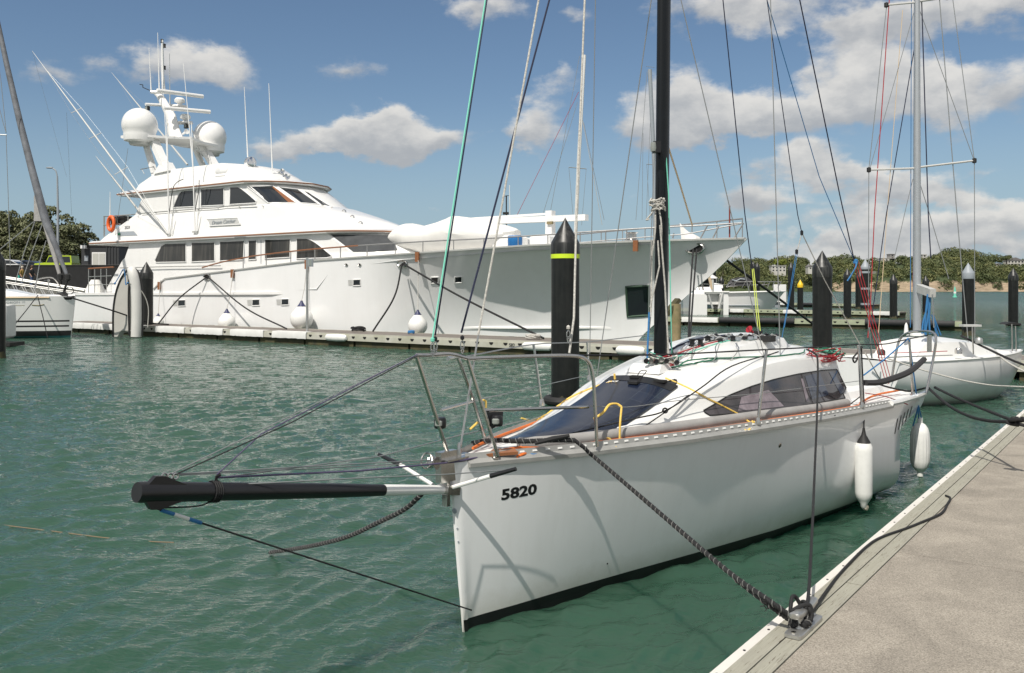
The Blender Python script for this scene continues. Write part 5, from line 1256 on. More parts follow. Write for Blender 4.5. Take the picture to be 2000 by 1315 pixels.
# crane
mb = MB(); mb.beam(mpx(884,436,4.3), mpx(1146,425,4.3), .3, .26); mb.beam(mpx(884,430,4.3), mpx(1070,418,4.3), .10, .10); cr = part('crane_boom', mb, M['myw'], my)
mb = MB(); mb.beam(mpx(1075,489,4.3), mpx(1075,412,4.3), .32, .32, up=U); mb.beam(mpx(1069,489,4.0), mpx(1069,465,4.0), .5, .6, up=U); part('crane_post', mb, M['myw'], my)
part('strap', MB().box(mpx(1079,436,4.3)+NF*-.2, (.28,.1,.12), AX), M['oldwood'], cr)
# aft rails, life ring
def frame_rail(pts, r, posts, m='alu', nm='aft_rail'):
    mb = MB()
    for p in pts: mb.tube([mpx(*q) for q in p], r, 6)
    for a, b in posts: mb.tube([mpx(*a), mpx(*b)], r*.9, 6)
    return part(nm, mb, M[m], my)
frame_rail([[(203,423,.8),(255,420,.8)], [(203,440,.8),(235,438,.8)], [(203,423,.8),(203,423,6)], [(203,440,.8),(203,440,6)], [(203,423,6),(290,417,6)]], .035, [((204,423,.8),(204,464,.8)), ((228,422,.8),(224,440,.8)), ((250,421,.8),(250,430,.8)), ((203,423,3),(203,462,3)), ((203,423,6),(203,462,6))])
frame_rail([[(173,525,.3),(222,522,.3)]], .045, [], 'wood'); frame_rail([[(173,541,.3),(217,539,.3)], [(173,557,.3),(210,556,.3)]], .025, [((x,525,.3),(x,574,.3)) for x in (173,185,197,208)])
c = mpx(217,437,.7); r_ = .40
single('life_ring', MB().tube([c+U*r_*math.cos(t)*.75+UP*r_*math.sin(t) for t in [2*math.pi*k/20 for k in range(20)]], .10, 8, closed=True), M['orangep'], 'orange life ring on the upper aft rail of the motor yacht', 'life ring')
part('speaker_box', MB().box(mpx(237,431,1.2), (1.4,.5,.45), AX), M['rubber'], my)
mb = MB(); rg = []
for z, s_ in ((0,.9),(.3,.85),(.7,.6),(.95,.35)): rg.append([mpx(186,577,1.5)+U*s_*math.cos(t)*.8+NF*s_*math.sin(t)*.6+UP*z for t in [2*math.pi*k/12 for k in range(12)]])
part('covered_winch', MB().loft(rg), M['canvas'], my)
mb = MB(); mb.tube([mpx(232,368,2.2), mpx(218,367,2.2)], .04, 6); mb.grid([[mpx(232,365,.9), mpx(290,364,.9)], [mpx(232,365,6), mpx(290,364,6)]]); 
part('aerial_rack', MB().tube([mpx(275,331,1.4), mpx(300,326,1.4), mpx(300,326,3.4), mpx(275,331,3.4)], .03, 5, closed=True).tube([mpx(277,331,1.4), mpx(282,340,1.4)], .02, 5), M['grrope'], my)
# platform, legs, mast
DN_, DF_ = mpx(273,245,1.35), mpx(410,268,5.85)
rg = []
for l, s0, s1, z in ((.7,5.1,6.5,11.05),(1.4,4.9,6.9,11.02),(2.4,5.0,7.2,11.05),(3.6,4.9,7.6,11.15),(4.8,5.0,7.2,11.05),(5.8,5.4,7.2,11.0),(6.5,5.8,6.9,11.02)):
    rg.append([MW(s0,l,z-.05), MW(s0,l,z+.08), MW(s1,l,z+.08), MW(s1,l,z-.05), MW((s0+s1)/2,l,z-.22)])
arch = part('radar_arch', MB().loft(rg), M['myw'], my)
for (a, b, w_, d_) in ((MW(8.0,1.75,9.0), MW(6.4,1.9,11.0), .30, .5), (MW(6.9,1.75,8.7), MW(5.6,1.9,11.0), .22, .3), (MW(8.0,5.45,9.0), MW(6.4,5.3,11.0), .30, .5), (MW(6.9,5.45,8.7), MW(5.6,5.3,11.0), .22, .3)):
    part('leg', MB().beam(a, b, w_, d_, up=NF), M['myw'], arch)
for nm_, c, r in (('near', DN_, .985), ('far', DF_, .985)):
    mb = MB(); prof = [(.001,-r*1.02),(r*.62,-r*1.02),(r*.64,-r*.98),(r*.86,-r*.93),(r*.88,-r*.80)]
    for k in range(15):
        t = -.62+ (math.pi/2+.62)*k/14; prof.append((r*math.cos(t) if k else r*.90, r*math.sin(t)))
    prof = [(a, b) for a, b in prof]; mb.lathe(c, prof, 32); d_ = part('satellite_dome', mb, M['myw'], my, auto=60)
    part('dome_base', MB().lathe(c, [(r*.55,-r*1.16),(r*.60,-r*1.02)], 24), M['alup'], d_)
mb = MB(); rg = []
for px, py, a, b in ((346,274,.62,.30),(338,250,.50,.26),(333,225,.44,.22),(322,205,.36,.2),(314,190,.32,.18),(305,181,.30,.16)):
    c = mpx(px, py, CLL); rg.append([c+U*a*math.cos(t)+NF*b*math.sin(t) for t in [2*math.pi*k/14 for k in range(14)]])
part('mast_pylon', MB().loft(rg), M['myw'], my)
part('mast_pole', MB().tube([mpx(320,182,CLL), mpx(318,150,CLL), mpx(317,78,CLL)], [.12,.09,.06], 10), M['myw'], my)
for (a, b, r) in (((294,180,3.0),(335,181,3.8),.10), ((284,204,2.6),(348,207,4.6),.09), ((325,241,3.3),(375,240,4.8),.10)):
    part('mast_arm', MB().tube([mpx(*a), mpx(*b)], r, 8), M['myw'], my)
for (a, b) in (((306,177,2.2),(397,189,5.2)), ((319,211,2.6),(411,219,5.5))):
    A_, B_ = mpx(*a), mpx(*b); part('radar_antenna', MB().tube([A_, A_.lerp(B_, .01), A_.lerp(B_, .99), B_], [.06,.12,.12,.06], 10), M['myw'], my)
for px, py, l in ((351,197,4.0),(362,229,4.3)):
    c = mpx(px, py, l); part('radar_pedestal', MB().lathe(c, [(.12,-.40),(.45,-.38),(.42,-.30),(.13,-.26),(.15,-.16),(.30,-.10),(.32,.04),(.22,.16),(.001,.17)], 14), M['myw'], my)
for px, py, l in ((316.5,80,CLL),(321,89,CLL+.1),(321,132,CLL+.1)):
    c = mpx(px, py, l); part('mast_light', MB().lathe(c, [(.08,-.13),(.10,-.12),(.08,-.08),(.08,.06),(.10,.08),(.001,.12)], 10), M['rubber'], my)
for px, py, l in ((288,212,2.4),(334,222,3.9),(364,247,4.3)):
    c = mpx(px, py, l); part('floodlight', MB().box(c, (.28,.16,.24), AX).box(c-NF*.09, (.22,.02,.18), AX, mi=1), [M['rubber'], M['lamp']], my)
part('horn', MB().lathe(mpx(357,262,3.6), [(.05,0),(.07,.25),(.16,.45),(.001,.4)], 12, (.7,-.6,.2)), M['myw'], my)
part('wind_vane', MB().tube([mpx(293,177,2.9), mpx(279,171,2.9), mpx(279,166,2.9), mpx(273,165,2.9)], .025, 5), M['rubber'], my)
# ladder
mb = MB(); la = [mpx(376,255,4.6), mpx(398,317,4.6)]; lb = [mpx(391,257,5.1), mpx(412,318,5.1)]
mb.tube(la, .035, 6); mb.tube(lb, .035, 6)
for k in range(1, 6): mb.tube([la[0].lerp(la[1], k/6), lb[0].lerp(lb[1], k/6)], .025, 5)
part('ladder', mb, M['alup'], my)
# whip aerials
for a, b, l in (((295,176),(291,94),2.6), ((311,174),(308,64),3.2), ((332,205),(331,102),4.2), ((378,338),(358,124),2.0), ((328,330),(319,182),2.0), ((484,308),(477,170),3.0), ((532,334),(525,163),3.4), ((215,424),(215,375),4)):
    P0, P1 = mpx(*a, l), mpx(*b, l); w_ = part('whip_aerial', MB().tube([P0, P0.lerp(P1, .3), P1], [.042,.028,.015], 6), M['myw'], my)
# outriggers
def outrig(p0, l0, p1, l1, crosses, r=.06):
    A_, B_ = mpx(*p0, l0), mpx(*p1, l1); o = part('outrigger', MB().tube([A_, A_.lerp(B_, .5), A_.lerp(B_, .85), B_], [r, r*.8, r*.45, r*.15], 8), M['chrome'] if False else M['alup'], my)
    ws = MB()
    dd_ = (B_-A_).normalized(); sd_ = dd_.cross(UP).normalized(); 
    ends = []
    for t, wd in crosses:
        c = A_.lerp(B_, t); e = (c+(sd_+UP*.55).normalized()*wd, c-(sd_+UP*.55).normalized()*wd); ends.append(e); part('spreader', MB().tube(e, .022, 5), M['alup'], o)
    for k in (0, 1):
        if ends: ws.tube([A_.lerp(B_, .05)]+[e[k] for e in ends]+[A_.lerp(B_, .9)], .006, 4)
    if ends: part('wire', ws, M['grrope'], o)
outrig((328,457), .55, (63,100), -2.0, ((.33,.55),(.52,.5),(.66,.42)))
outrig((272,413), .8, (187,305), -.5, ()); outrig((366,322), 6.2, (218,142), 8.5, ((.28,.5),(.55,.5)))
for a, b in (((330,457),(326,232)), ((381,452),(374,240)), ((335,457),(338,422)), ((384,452),(387,412))):
    part('aerial_mast', MB().tube([mpx(*a, .55), mpx(*b, .6)], [.045,.025], 6), M['myw'], my)
for a in ((330,458),(381,453)):
    part('bracket', MB().box(mpx(*a, .6), (.35,.12,.10), AX), M['alup'], my)
for pts in (((330,420,.6),(337,372,.6),(345,357,.7),(358,350,.8)), ((381,412,.6),(388,372,.6),(389,352,.7))):
    part('drain_pipe', MB().tube(smooth_path([mpx(*p) for p in pts], 4), .022, 5), M['rubber'], my)
part('wire', MB().tube([mpx(63,100,-2), mpx(130,345,0)], .006, 4).tube([mpx(130,220,-1.2), mpx(140,420,1)], .006, 4).tube([mpx(250,290,-.5), mpx(225,462,.7)], .010, 4), M['grrope'], my)
# canisters, searchlight, horns
def canister(px, py, l, L, r):
    c = mpx(px, py, l); mb = MB(); mb.lathe(c-U*L/2, [(.001,0),(r*.8,.02),(r,.1),(r,L*.48),(r*1.05,L*.5),(r,L*.52),(r,L-.1),(r*.8,L-.02),(.001,L)], 16, U); mb.beam(c-UP*r-U*L*.4, c-UP*r+U*L*.4, .5, .06); return mb
for k, a in enumerate(((437,335,1.6,1.0,.24),(456,336,2.2,1.0,.24),(520,342,3.6,.9,.22),(532,343,4.1,.7,.22))):
    part('life_raft_canister', canister(*a), M['myw'], my)
c = mpx(487,318,2.6); mb = MB(); mb.lathe(c, [(.001,-.26),(.2,-.2),(.30,.0),(.30,.22),(.26,.24)], 20, (.75,-.62,.05), mi=0); mb.lathe(c+Vector((.75,-.62,.05)).normalized()*.22, [(.27,0),(.001,.01)], 20, (.75,-.62,.05), mi=1); mb.tube([c-UP*.75, c-UP*.45, c-UP*.3], [.16,.16,.05], 10)
part('searchlight', mb, [M['chrome'], M['glass']], my)
for px, py in ((545,340),(549,335),(553,343),(560,345)): part('air_horn', MB().lathe(mpx(px, py, 4.0), [(.03,-.35),(.05,-.1),(.09,.05),(.15,.12),(.001,.05)], 12, (.8,-.6,0)), M['chrome'], my)
for px, py in ((672,414),(688,425),(704,437)):
    h = hit(BVH_S, px, py); 
    if h: part('pad_eye', MB().tube([h[0]+U*.12*math.cos(t)+UP*.1*math.sin(t) for t in [2*math.pi*k/8 for k in range(8)]], .03, 5, closed=True), M['steel'], trunk)
# fenders hung over the side
def ball(px, py, rpx, Yb, hang, lab, l=-.45, small=False):
    c = mpx(px, py, l); Y = c.y; r = rpx/F*Y
    th = Thing('round_fender', lab, 'fender', c, 'round fenders of the motor yacht'); prof = [(.001,-r*.98)]
    for k in range(1, 15): t = -math.pi/2+ (math.pi/2+.75)*k/14; prof.append((r*math.cos(t), r*math.sin(t)))
    prof += [(r*.50,r*.95),(r*.30,r*1.2)]; part('body', MB().lathe(c, prof, 24), M['fend'], th)
    part('neck', MB().lathe(c, [(r*.40,r*1.10),(r*.26,r*1.28),(r*.13,r*1.5),(r*.10,r*1.62),(.001,r*1.62)], 16), M['navy'], th)
    q, s, l2 = rl(hang[0], hang[1], -.10); part('line', MB().tube([c+UP*r*1.6, c.lerp(q, .5)+UP*.1, q], .016, 5), M['whrope'], th)
ball(589,623,22, 0, (600,514), 'largest round white fender, hanging beside the steel post on the dock')
ball(443,630,16.5, 0, (456,528), 'round white fender below the black V of mooring lines')
ball(816,636,19, 0, (817,508), 'dirty round white fender with blue rope beside it, near the sailboat halyards')
ball(309,630,11, 0, (313,548), 'smaller round white fender right next to the black pile by the dinghy')
# dock clutter
def coil(c, r, m, lab, n=6, seed=1, cat='rope'):
    rr = random.Random(seed); P = []
    for k in range(n*10): t = 2*math.pi*k/10; q = r*(.7+.3*rr.random()); P.append(c+Vector((q*math.cos(t), q*math.sin(t)*.8, .03+.5*r*k/(n*10)+rr.uniform(0,.05))))
    single('rope_coil', MB().tube(smooth_path(P, 2), .026, 5), M[m], lab, cat)
coil(F0+U*fa(700, 1.5)+NF*1.5+UP*FZ, .32, 'blrope', 'coiled black rope on the finger dock below the motor yacht side', seed=2)
coil(F0+U*fa(1041, .9)+NF*.9+UP*FZ, .26, 'whrope', 'coiled white rope on the finger dock left of the lime banded pile', seed=3)
coil(F0+U*fa(800, 1.2)+NF*1.3+UP*FZ, .14, 'blue', 'tangled blue rope beside the dirty round fender', 5, 4)
# steel service post with box
b0 = F0+U*fa(600, .35)+NF*.35+UP*FZ
th = Thing('service_post', 'slim steel post with a small grey box standing on the finger dock', 'post', b0)
zt = EYE-(503-HY)/F*b0.y; part('post', MB().tube([b0, Vector((b0.x, b0.y, zt))], .055, 8), M['alu'], th); part('box', MB().box(Vector((b0.x+.14, b0.y, zt-.22)), (.2,.2,.34)).box(Vector((b0.x+.14, b0.y-.105, zt-.22)), (.13,.01,.26), mi=1), [M['greycap'], M['lamp']], th)
# mooring lines of the yacht
def dockpt(px, b): return F0+U*fa(px, b)+NF*b+UP*(FZ+.04)
for P, r, lab in (([rl(404,541,-.06)[0], mpx(350,583,-.8), dockpt(309, 1.2)], .035, 'black rope dropping left from the V shaped pair on the motor yacht side'),
    ([rl(406,541,-.06)[0], mpx(480,602,-1.0), dockpt(560, 1.2)], .035, 'black rope dropping right from the V shaped pair on the motor yacht side'),
    ([rl(785,516,-.06)[0], mpx(770,580,-.6), dockpt(728, 1.5)], .038, 'black rope curving down left from the midship fairlead of the motor yacht'),
    ([rl(788,516,-.06)[0], mpx(900,580,-.6), dockpt(1062, 1.2)], .04, 'long black rope running down right from the midship fairlead to the dock'),
    ([rl(1354,487,-.02)[0], mpx(1349,560,1.5), dockpt(1344, 1.0)], .032, 'left one of the two heavy lines hanging from the yacht bow fairlead'),
    ([rl(1361,487,-.02)[0], mpx(1355,560,1.5), dockpt(1347, 1.0)], .032, 'right one of the two heavy lines hanging from the yacht bow fairlead')):
    single('mooring_line', MB().tube(smooth_path(P, 8), r, 7), M['blrope'], lab, 'rope', 'mooring lines')
Pe = rl(1416,508,0)[0]
single('mooring_line', MB().tube(smooth_path([at(1410,502,34.3), at(1500,568,36), at(1586,632,39)], 6), .05, 7), M['blrope'], 'straight black bow line running down right from under the yacht bow towards the thick pile', 'rope', 'mooring lines')
single('mooring_line', MB().tube(smooth_path([at(140,582,41.5), at(220,607,42), at(290,630,43.8), at(330,634,44.2)], 6), .035, 7), M['blrope'], 'thin dark line from the left sailboat bow across the dinghy to the pile', 'rope', 'mooring lines')
# ---- inflatable dinghy stood on end
c = at(250, 655, 42.6); c.z = 0
th = Thing('inflatable_dinghy', 'pale grey inflatable dinghy stood up on its stern against the finger dock', 'dinghy', c)
def IP(px, py, d=0): return at(px, py, 42.6)+NF*d
df = mat('dinghy_fabric', (.66,.65,.62), .5, var=.10, vscale=2); db = mat('dinghy_bottom', (.50,.485,.45), .6, var=.10, vscale=2)
outl = [(221,658),(221,612),(225,578),(233,552),(243,534),(252,526),(256,540),(256,600),(256,646),(236,646),(229,658)]
part('bottom', MB().prism([IP(x, y) for x, y in outl], NF*.25), db, th)
P = smooth_path([IP(266,658), IP(267,610), IP(266,570), IP(262,543), IP(254,529,.1), IP(244,536,.3), IP(235,555,.45), IP(229,590,.5), IP(228,650,.5)], 6)
tb = part('air_tube', MB().tube(P, [.24]*(len(P)-30)+[.24-.004*i for i in range(30)], 16), df, th)
part('rubbing_strake', MB().tube(smooth_path([IP(255,656,-.06), IP(255,600,-.10), IP(255,560,-.08), IP(258,535,-.08), IP(262,529,-.05)], 6), .045, 6), M['rubber'], tb)
part('rubbing_strake', MB().tube(smooth_path([IP(276,656,.05), IP(277,600,.05), IP(275,560,.05), IP(270,535,.05), IP(262,525,.05)], 6), .045, 6), M['rubber'], tb)
part('rubbing_strake', MB().tube(smooth_path([IP(221,658), IP(221,612), IP(225,578), IP(233,552), IP(243,534), IP(254,524)], 5), .045, 6), M['rubber'], tb)
part('tie', MB().tube(smooth_path([IP(229,553,-.1), IP(237,541,-.12), IP(249,526,-.2), IP(252,540,-.2), IP(257,556,-.3), IP(263,552,-.35)], 5), .022, 5).lathe(IP(229,554,-.12), [(.001,-.07),(.06,0),(.001,.07)], 8).lathe(IP(263,553,-.36), [(.001,-.06),(.06,0),(.001,.06)], 8), M['blue'], th)
part('white_line', MB().tube(smooth_path([IP(264,553,-.3), IP(277,570,0), IP(282,600,.2), IP(281,640,.2)], 5), .022, 5), M['whrope'], th)
# ============================================================ second sailboat at the right
H2 = Vector((.883, .469, 0)).normalized(); N2 = Vector((H2.y, -H2.x, 0)); B2 = Vector((11.3, 19.9, 0)); L2 = 4.9
def W2(t, b, z): return B2-H2*t+N2*b+UP*z           # t metres aft of the bow
b2 = Thing('sailboat', 'low white racing sailboat with a silver mast, moored beyond the stern of the near sailboat', 'sailboat', W2(3, 0, 0))
def s2(t): return interp(t, [0,.1,.5,1,1.8,2.6,3.4,4.2,5.0], [.02,.09,.28,.49,.74,.88,.91,.86,.74])
def z2(t): return interp(t, [0,2,4,6.3], [.94,.92,.91,.92])
mb = MB(); zz = [-.3,-.1,0,.05,.15,.3,.45,.6,.75,.9,1.0]
def r2(sg):
    rows = []
    for f in zz:
        row = []
        for i in range(31):
            t = L2*(i/30)**1.2; zk = interp(t, [0,.7,1.3,2.4,3.9,5.0], [.62,.04,-.22,-.3,-.2,.02]); z = zk+(z2(t)-zk)*max(0, f) if f > 0 else zk+(.0)*(1+f)
            q = (z-zk)/(z2(t)-zk); b = s2(t)*(1-(1-q)**2.6)**.75 if q > 0 else .0
            row.append(W2(t, sg*max(b, .004), z))
        rows.append(row)
    return rows
for sg in (1,-1): mb.grid(r2(sg))
ra, rb = r2(1), r2(-1); mb.grid([[r[-1] for r in ra], [r[-1] for r in rb]], smooth=False)
h2 = part('hull', mb, M['hullw'], b2); BVH_2 = bvh_of(mb)
mb = MB(); rows = []
for i in range(25):
    t = .02+(L2-.02)*i/24; s = s2(t); rows.append([W2(t, s*k, z2(t)+.03*(1-k*k)) for k in (-1,-.95,-.6,-.3,0,.3,.6,.95,1)])
mb.grid(rows); part('deck', mb, M['deckw'], b2)
mb = MB(); 
for sg in (1,-1): mb.tube([W2(t, sg*s2(t), z2(t)+.005) for t in [.05+k*.2425 for k in range(21)]], .022, 6)
part('toe_rail', mb, M['gel'], b2)
mb = MB(); rows = []
for t, w_, h_ in ((1.2,.20,.0),(1.4,.38,.10),(1.75,.46,.22),(2.2,.52,.33),(2.8,.56,.40),(3.5,.55,.42),(3.9,.53,.38),(4.15,.50,0)):
    rows.append([W2(t, k*w_*(1 if abs(k) < 1 else 1.08), z2(t)+(h_*(1-.22*k*k) if abs(k) < 1 else 0)) for k in (-1,-.98,-.85,-.5,0,.5,.85,.98,1)])
mb.grid(rows); cb2 = part('cabin', mb, M['gel'], b2)
mb = MB(); m2 = at(1791, 652, 18.3)
def mast2(py): return at(1791-.0*py, py, 18.3)
mb.tube([mast2(655), mast2(500), mast2(300), mast2(100), mast2(-900)], [.078,.076,.07,.06,.05], 16); ma2 = part('mast', mb, M['alup'] if False else mat('silver_mast', (.50,.52,.54), .38, .6, var=.1), b2)
part('mast_collar', MB().lathe(mast2(656), [(.14,0),(.14,.04),(.09,.06)], 12), M['gel'], ma2)
for a, b in (((1787,329),(1697,332)), ((1794,327),(1903,314)), ((1787,5),(1731,10)), ((1794,3),(1850,-5))):
    o = part('spreader', MB().tube([at(*a,18.3), at(*b,18.35)], .022, 7), M['alup'], ma2); part('tip', MB().lathe(at(*b,18.35), [(.001,-.06),(.045,-.04),(.045,.04),(.001,.06)], 8), M['rubber'], o)
def r2l(mt, r, pts, nm='shroud'): return part(nm, MB().tube([at(*p, 18.35) if len(p) == 2 else at(*p) for p in pts], r, 5), M[mt], ma2)
for mt, r, pts in (('grrope',.008,[(1732,10),(1697,332),(1696,655)]), ('grrope',.007,[(1785,25),(1699,330)]), ('grrope',.007,[(1796,20),(1902,312)]), ('grrope',.008,[(1861,0),(1903,314),(1904,668)]),
     ('red',.010,[(1737,0),(1708,420),(1700,600),(1695,660)]), ('tan',.007,[(1763,20),(1734,400),(1713,690)]), ('navyrope',.010,[(1787,88),(1731,420),(1700,640)]), ('blue',.008,[(1780,0),(1778,640)]),
     ('navyrope',.012,[(1800,0),(1813,420),(1818,505)]), ('grrope',.010,[(1835,0),(1869,420),(1893,690)]), ('grrope',.008,[(1794,350),(1816,420),(1853,545)]), ('grrope',.007,[(1783,350),(1771,400),(1748,500)]), ('red',.007,[(1784,440),(1783,560)])):
    r2l(mt, r, pts)
mb = MB(); mb.beam(at(1795,563,18.25), at(1822,573,17.6), .12, .16); part('boom', mb, M['alup'], b2)
for k, pts in enumerate((((1814,570),(1811,600),(1803,630),(1801,652)), ((1816,572),(1814,610),(1809,640),(1808,655)), ((1812,575),(1808,615),(1806,652)), ((1817,575),(1815,620),(1816,652)), ((1820,615),(1824,635),(1829,652)), ((1822,612),(1830,635),(1838,655)), ((1823,614),(1828,640),(1833,657)))):
    part('hanging_line', MB().tube(smooth_path([at(*p,17.7) for p in pts], 4), .018 if k < 4 else .010, 6), M['blue'], b2)
part('hanging_line', MB().tube([at(1821,575,17.6), at(1824,640,17.6)], .012, 5), M['grrope'], b2)
def st2(a, b, Ya, r=.014): part('stanchion', MB().tube([at(*a,Ya), at(*b,Ya)], r, 7), M['steel'], b2)
st2((1899,637),(1901,692),17.75); st2((1976,633),(1977,686),19.1); st2((1983,637),(1985,686),19.4); st2((1697,640),(1703,700),16.7); st2((1699,640),(1722,692),16.9); st2((1716,650),(1716,700),16.8)
part('flat_post_top', MB().box(at(1895,636,17.75), (.36,.18,.04)), M['alup'], b2)
part('bow_plate', MB().prism([at(1965,634,19.2), at(1993,634,19.2), at(1985,630,19.2), at(1972,630,19.2)], (0,.3,0)), M['rubber'], b2)
part('cone_cover', MB().lathe(at(1770,655,17.8), [(.05,0),(.045,.05),(.03,.2),(.008,.25)], 10), M['gel'], b2)
part('outlet', MB().lathe(hit(BVH_2,1755,704)[0] if hit(BVH_2,1755,704) else at(1755,704,18), [(.001,-.04),(.045,-.03),(.045,.03),(.02,.04)], 12, -N2*-1), M['gel'], h2)
for pts, mt, nm in ((((1858,682),(1872,680),(1885,682)),'steel','winch'), (((1710,690),(1722,683),(1735,692)),'rubber','winch'), (((1900,668),(1912,660),(1922,672)),'alu','hatch_fitting')):
    part(nm, MB().lathe(at(pts[1][0], pts[1][1]+6, 17.7), [(.07,-.05),(.07,.03),(.05,.06),(.001,.07)], 12), M[mt], b2)
part('track', MB().tube([at(1735,698,16.7), at(1860,694,17.5)], .012, 5), M['alu'], b2); part('control_line', MB().tube([at(1740,690,17.0), at(1850,686,17.6)], .008, 5), M['red'], b2)
for P, mt, r, lab in (([at(1733,700,16.5), at(1800,722,15.9), at(1870,741,15.2), at(1930,752,14.6), at(1975,755,14.1), at(2040,757,13.6)], 'whrope', .014, 'long white rope sagging from the low racing sailboat to the dock at the right'),
    ([at(1877,656,18.2), at(1930,682,17.6), at(1980,705,17.0), at(2060,735,16.0)], 'blrope', .022, 'dark rope from the racing sailboat foredeck to the right edge of the picture'),
    ([at(1945,690,18.6), at(1975,712,17.8), at(2040,745,17.0)], 'whrope', .018, 'white rope with a black knot at the bow of the racing sailboat'),
    ([at(1690,690,10.9), at(1720,742,12.5), at(1736,752,12.6)], 'whrope', .008, 'thin white line between the two sailboats')):
    single('mooring_line', MB().tube(smooth_path(P, 6), r, 6), M[mt], lab, 'rope', 'mooring lines')

# ============================================================ sailboat at the left edge
def W3(t, b, z): return Vector((-20.75-t, 42.6-b*1.0, z))        # bow at t=0, b towards camera
b3 = Thing('sailboat', 'white sailboat with two black stripes at the left edge, only its bow in view', 'sailboat', W3(5, 0, 0))
def s3(t): return interp(t, [0,.3,1,2.5,4.5,8,11], [.04,.35,.72,1.2,1.55,1.8,1.6])
mb = MB(); zr = [(-.4,2),(.0,2),(.14,2),(.15,1),(.42,1),(.43,0),(.56,0),(.57,1),(.64,1),(.65,0),(.75,0),(.76,1),(.82,1),(.83,0),(1.2,0),(1.6,0),(1.9,0),(2.0,0)]
zr = [(-.4,3),(0,3),(.10,2),(.34,0),(.52,1),(.60,0),(.76,1),(.84,0),(1.2,0),(1.6,0),(1.85,0),(1.97,0)]
def r3(sg):
    rows = []
    for z, _ in zr:
        rows.append([W3(.22*(1-max(z,0)/1.97)+t*(11-.22)/11, sg*s3(t)*(.62+.38*(max(z,0)/1.97)**.6)*(1 if z > 0 else .9), z) for t in [0,.1,.3,.6,1,1.6,2.5,3.5,5,7,9,11]])
    return rows
for sg in (1,-1):
    rows = r3(sg); b0 = len(mb.f); mb.grid(rows); n = len(rows[0])-1
    for i in range(len(rows)-1):
        for j in range(n):
            mb.m[b0+i*n+j] = {0:2, 1:3, 2:1, 3:0, 4:1, 5:0, 6:1}.get(i, 0) if i < 7 else 0
            if i in (4,6) and j < 1: mb.m[b0+i*n+j] = 0
ra, rb = r3(1), r3(-1); mb.grid([[r[0] for r in ra], [r[0] for r in rb]], smooth=False)
h3 = part('hull', mb, [M['myw'], M['rubber'], M['algae'], M['boot2']], b3); BVH_3 = bvh_of(mb)
mb = MB(); mb.grid([[W3(t, s3(t)*k*.99, 1.96+.10*(1-k*k)) for k in (-1,-.7,-.3,0,.3,.7,1)] for t in (0,.3,1,2,3.5,5,7,9,11)]); mb.loft([[W3(t, -.9*w_, 2.0), W3(t, -.7*w_, 2.0+h_), W3(t, .7*w_, 2.0+h_), W3(t, .9*w_, 2.0)] for t, w_, h_ in ((2.0,.6,.05),(3.2,1,.28),(6,1.2,.5),(9,1.2,.5))], smooth=False); part('deck', mb, M['myw'], b3)
part('toe_rail', MB().tube([W3(t, s3(t)+.01, 1.9) for t in (.9,1.6,2.5,4,6,9)], .045, 6), M['tan'], b3)
h0 = hit(BVH_3, 31, 591); mb = MB(); text_on(mb, 'ORIGIN 10', .15, h0[0]+h0[1]*.02, (1,0,0), UP, sx=1.15, ext=0); project(mb, BVH_3, .006); part('lettering', mb, M['greycap'], h3)
part('pinstripe', MB().tube([hit(BVH_3, x, y)[0] for x, y in ((14,598),(30,597),(48,597))], .012, 4).tube([hit(BVH_3, x, y)[0] for x, y in ((62,596),(75,597),(86,595))], .022, 4), M['oldwood'], h3)
mb = MB(); mb.tube(smooth_path([at(68,562,41.6), at(72,549,41.7), at(80,544,41.8), at(103,543,42.2), at(118,560,42.6)], 4), .03, 6); mb.tube([at(86,548,41), at(95,548,41), at(95,572,41)], .02, 5); mb.lathe(at(95,548,41.2), [(.001,-.07),(.06,-.03),(.06,.03),(.001,.07)], 8); part('pulpit', mb, M['steel'], b3)
mb = MB(); mb.tube([at(136+8*math.cos(t), 568+7*math.sin(t), 42.6) for t in [2*math.pi*k/14 for k in range(14)]], .02, 5, closed=True); mb.tube([at(133,545,42.6), at(124,572,42.6)], .05, 6); mb.lathe(at(118,545,42.6)-UP*.1, [(.06,0),(.15,.08),(.15,.3),(.06,.36)], 10); mb.lathe(at(133,545,42.6)-UP*.1, [(.06,0),(.15,.08),(.15,.3),(.06,.36)], 10)
part('furling_drum', mb, M['rubber'], b3)
rg = []
for px, py, w_ in ((108,577,.10),(118,575,.16),(126,577,.30),(132,582,.30),(140,582,.16),(145,579,.05)): c = at(px, py, 42.5); rg.append([c+Vector((0, w_*math.cos(t), w_*.6*math.sin(t))) for t in [2*math.pi*k/10 for k in range(10)]])
part('anchor', MB().loft(rg), M['rubber'], b3)
fs = mat('furled_sail_grey', (.17,.18,.20), .7, var=.5, vscale=2.5, bump=.4, bscale=6)
part('furled_sail', MB().tube([at(*p) for p in ((133,544,42.6),(112,490,42.9),(88,428,43.2),(62,330,43.7),(38,235,44.2),(14,130,44.7),(-4,45,45.1),(-30,-80,45.5))], [.07,.13,.19,.17,.15,.13,.11,.08], 12), fs, b3)
part('furled_sail', MB().tube([at(*p) for p in ((118,543,42.6),(104,490,42.9),(90,440,43.2),(80,400,43.3))], [.07,.12,.14,.09], 10), M['pad'], b3)
part('sail_clew', MB().prism([at(70,372,43.5), at(88,432,43.2), at(66,432,43.3), at(66,385,43.4)], (0,.03,0)), M['pad'], b3)
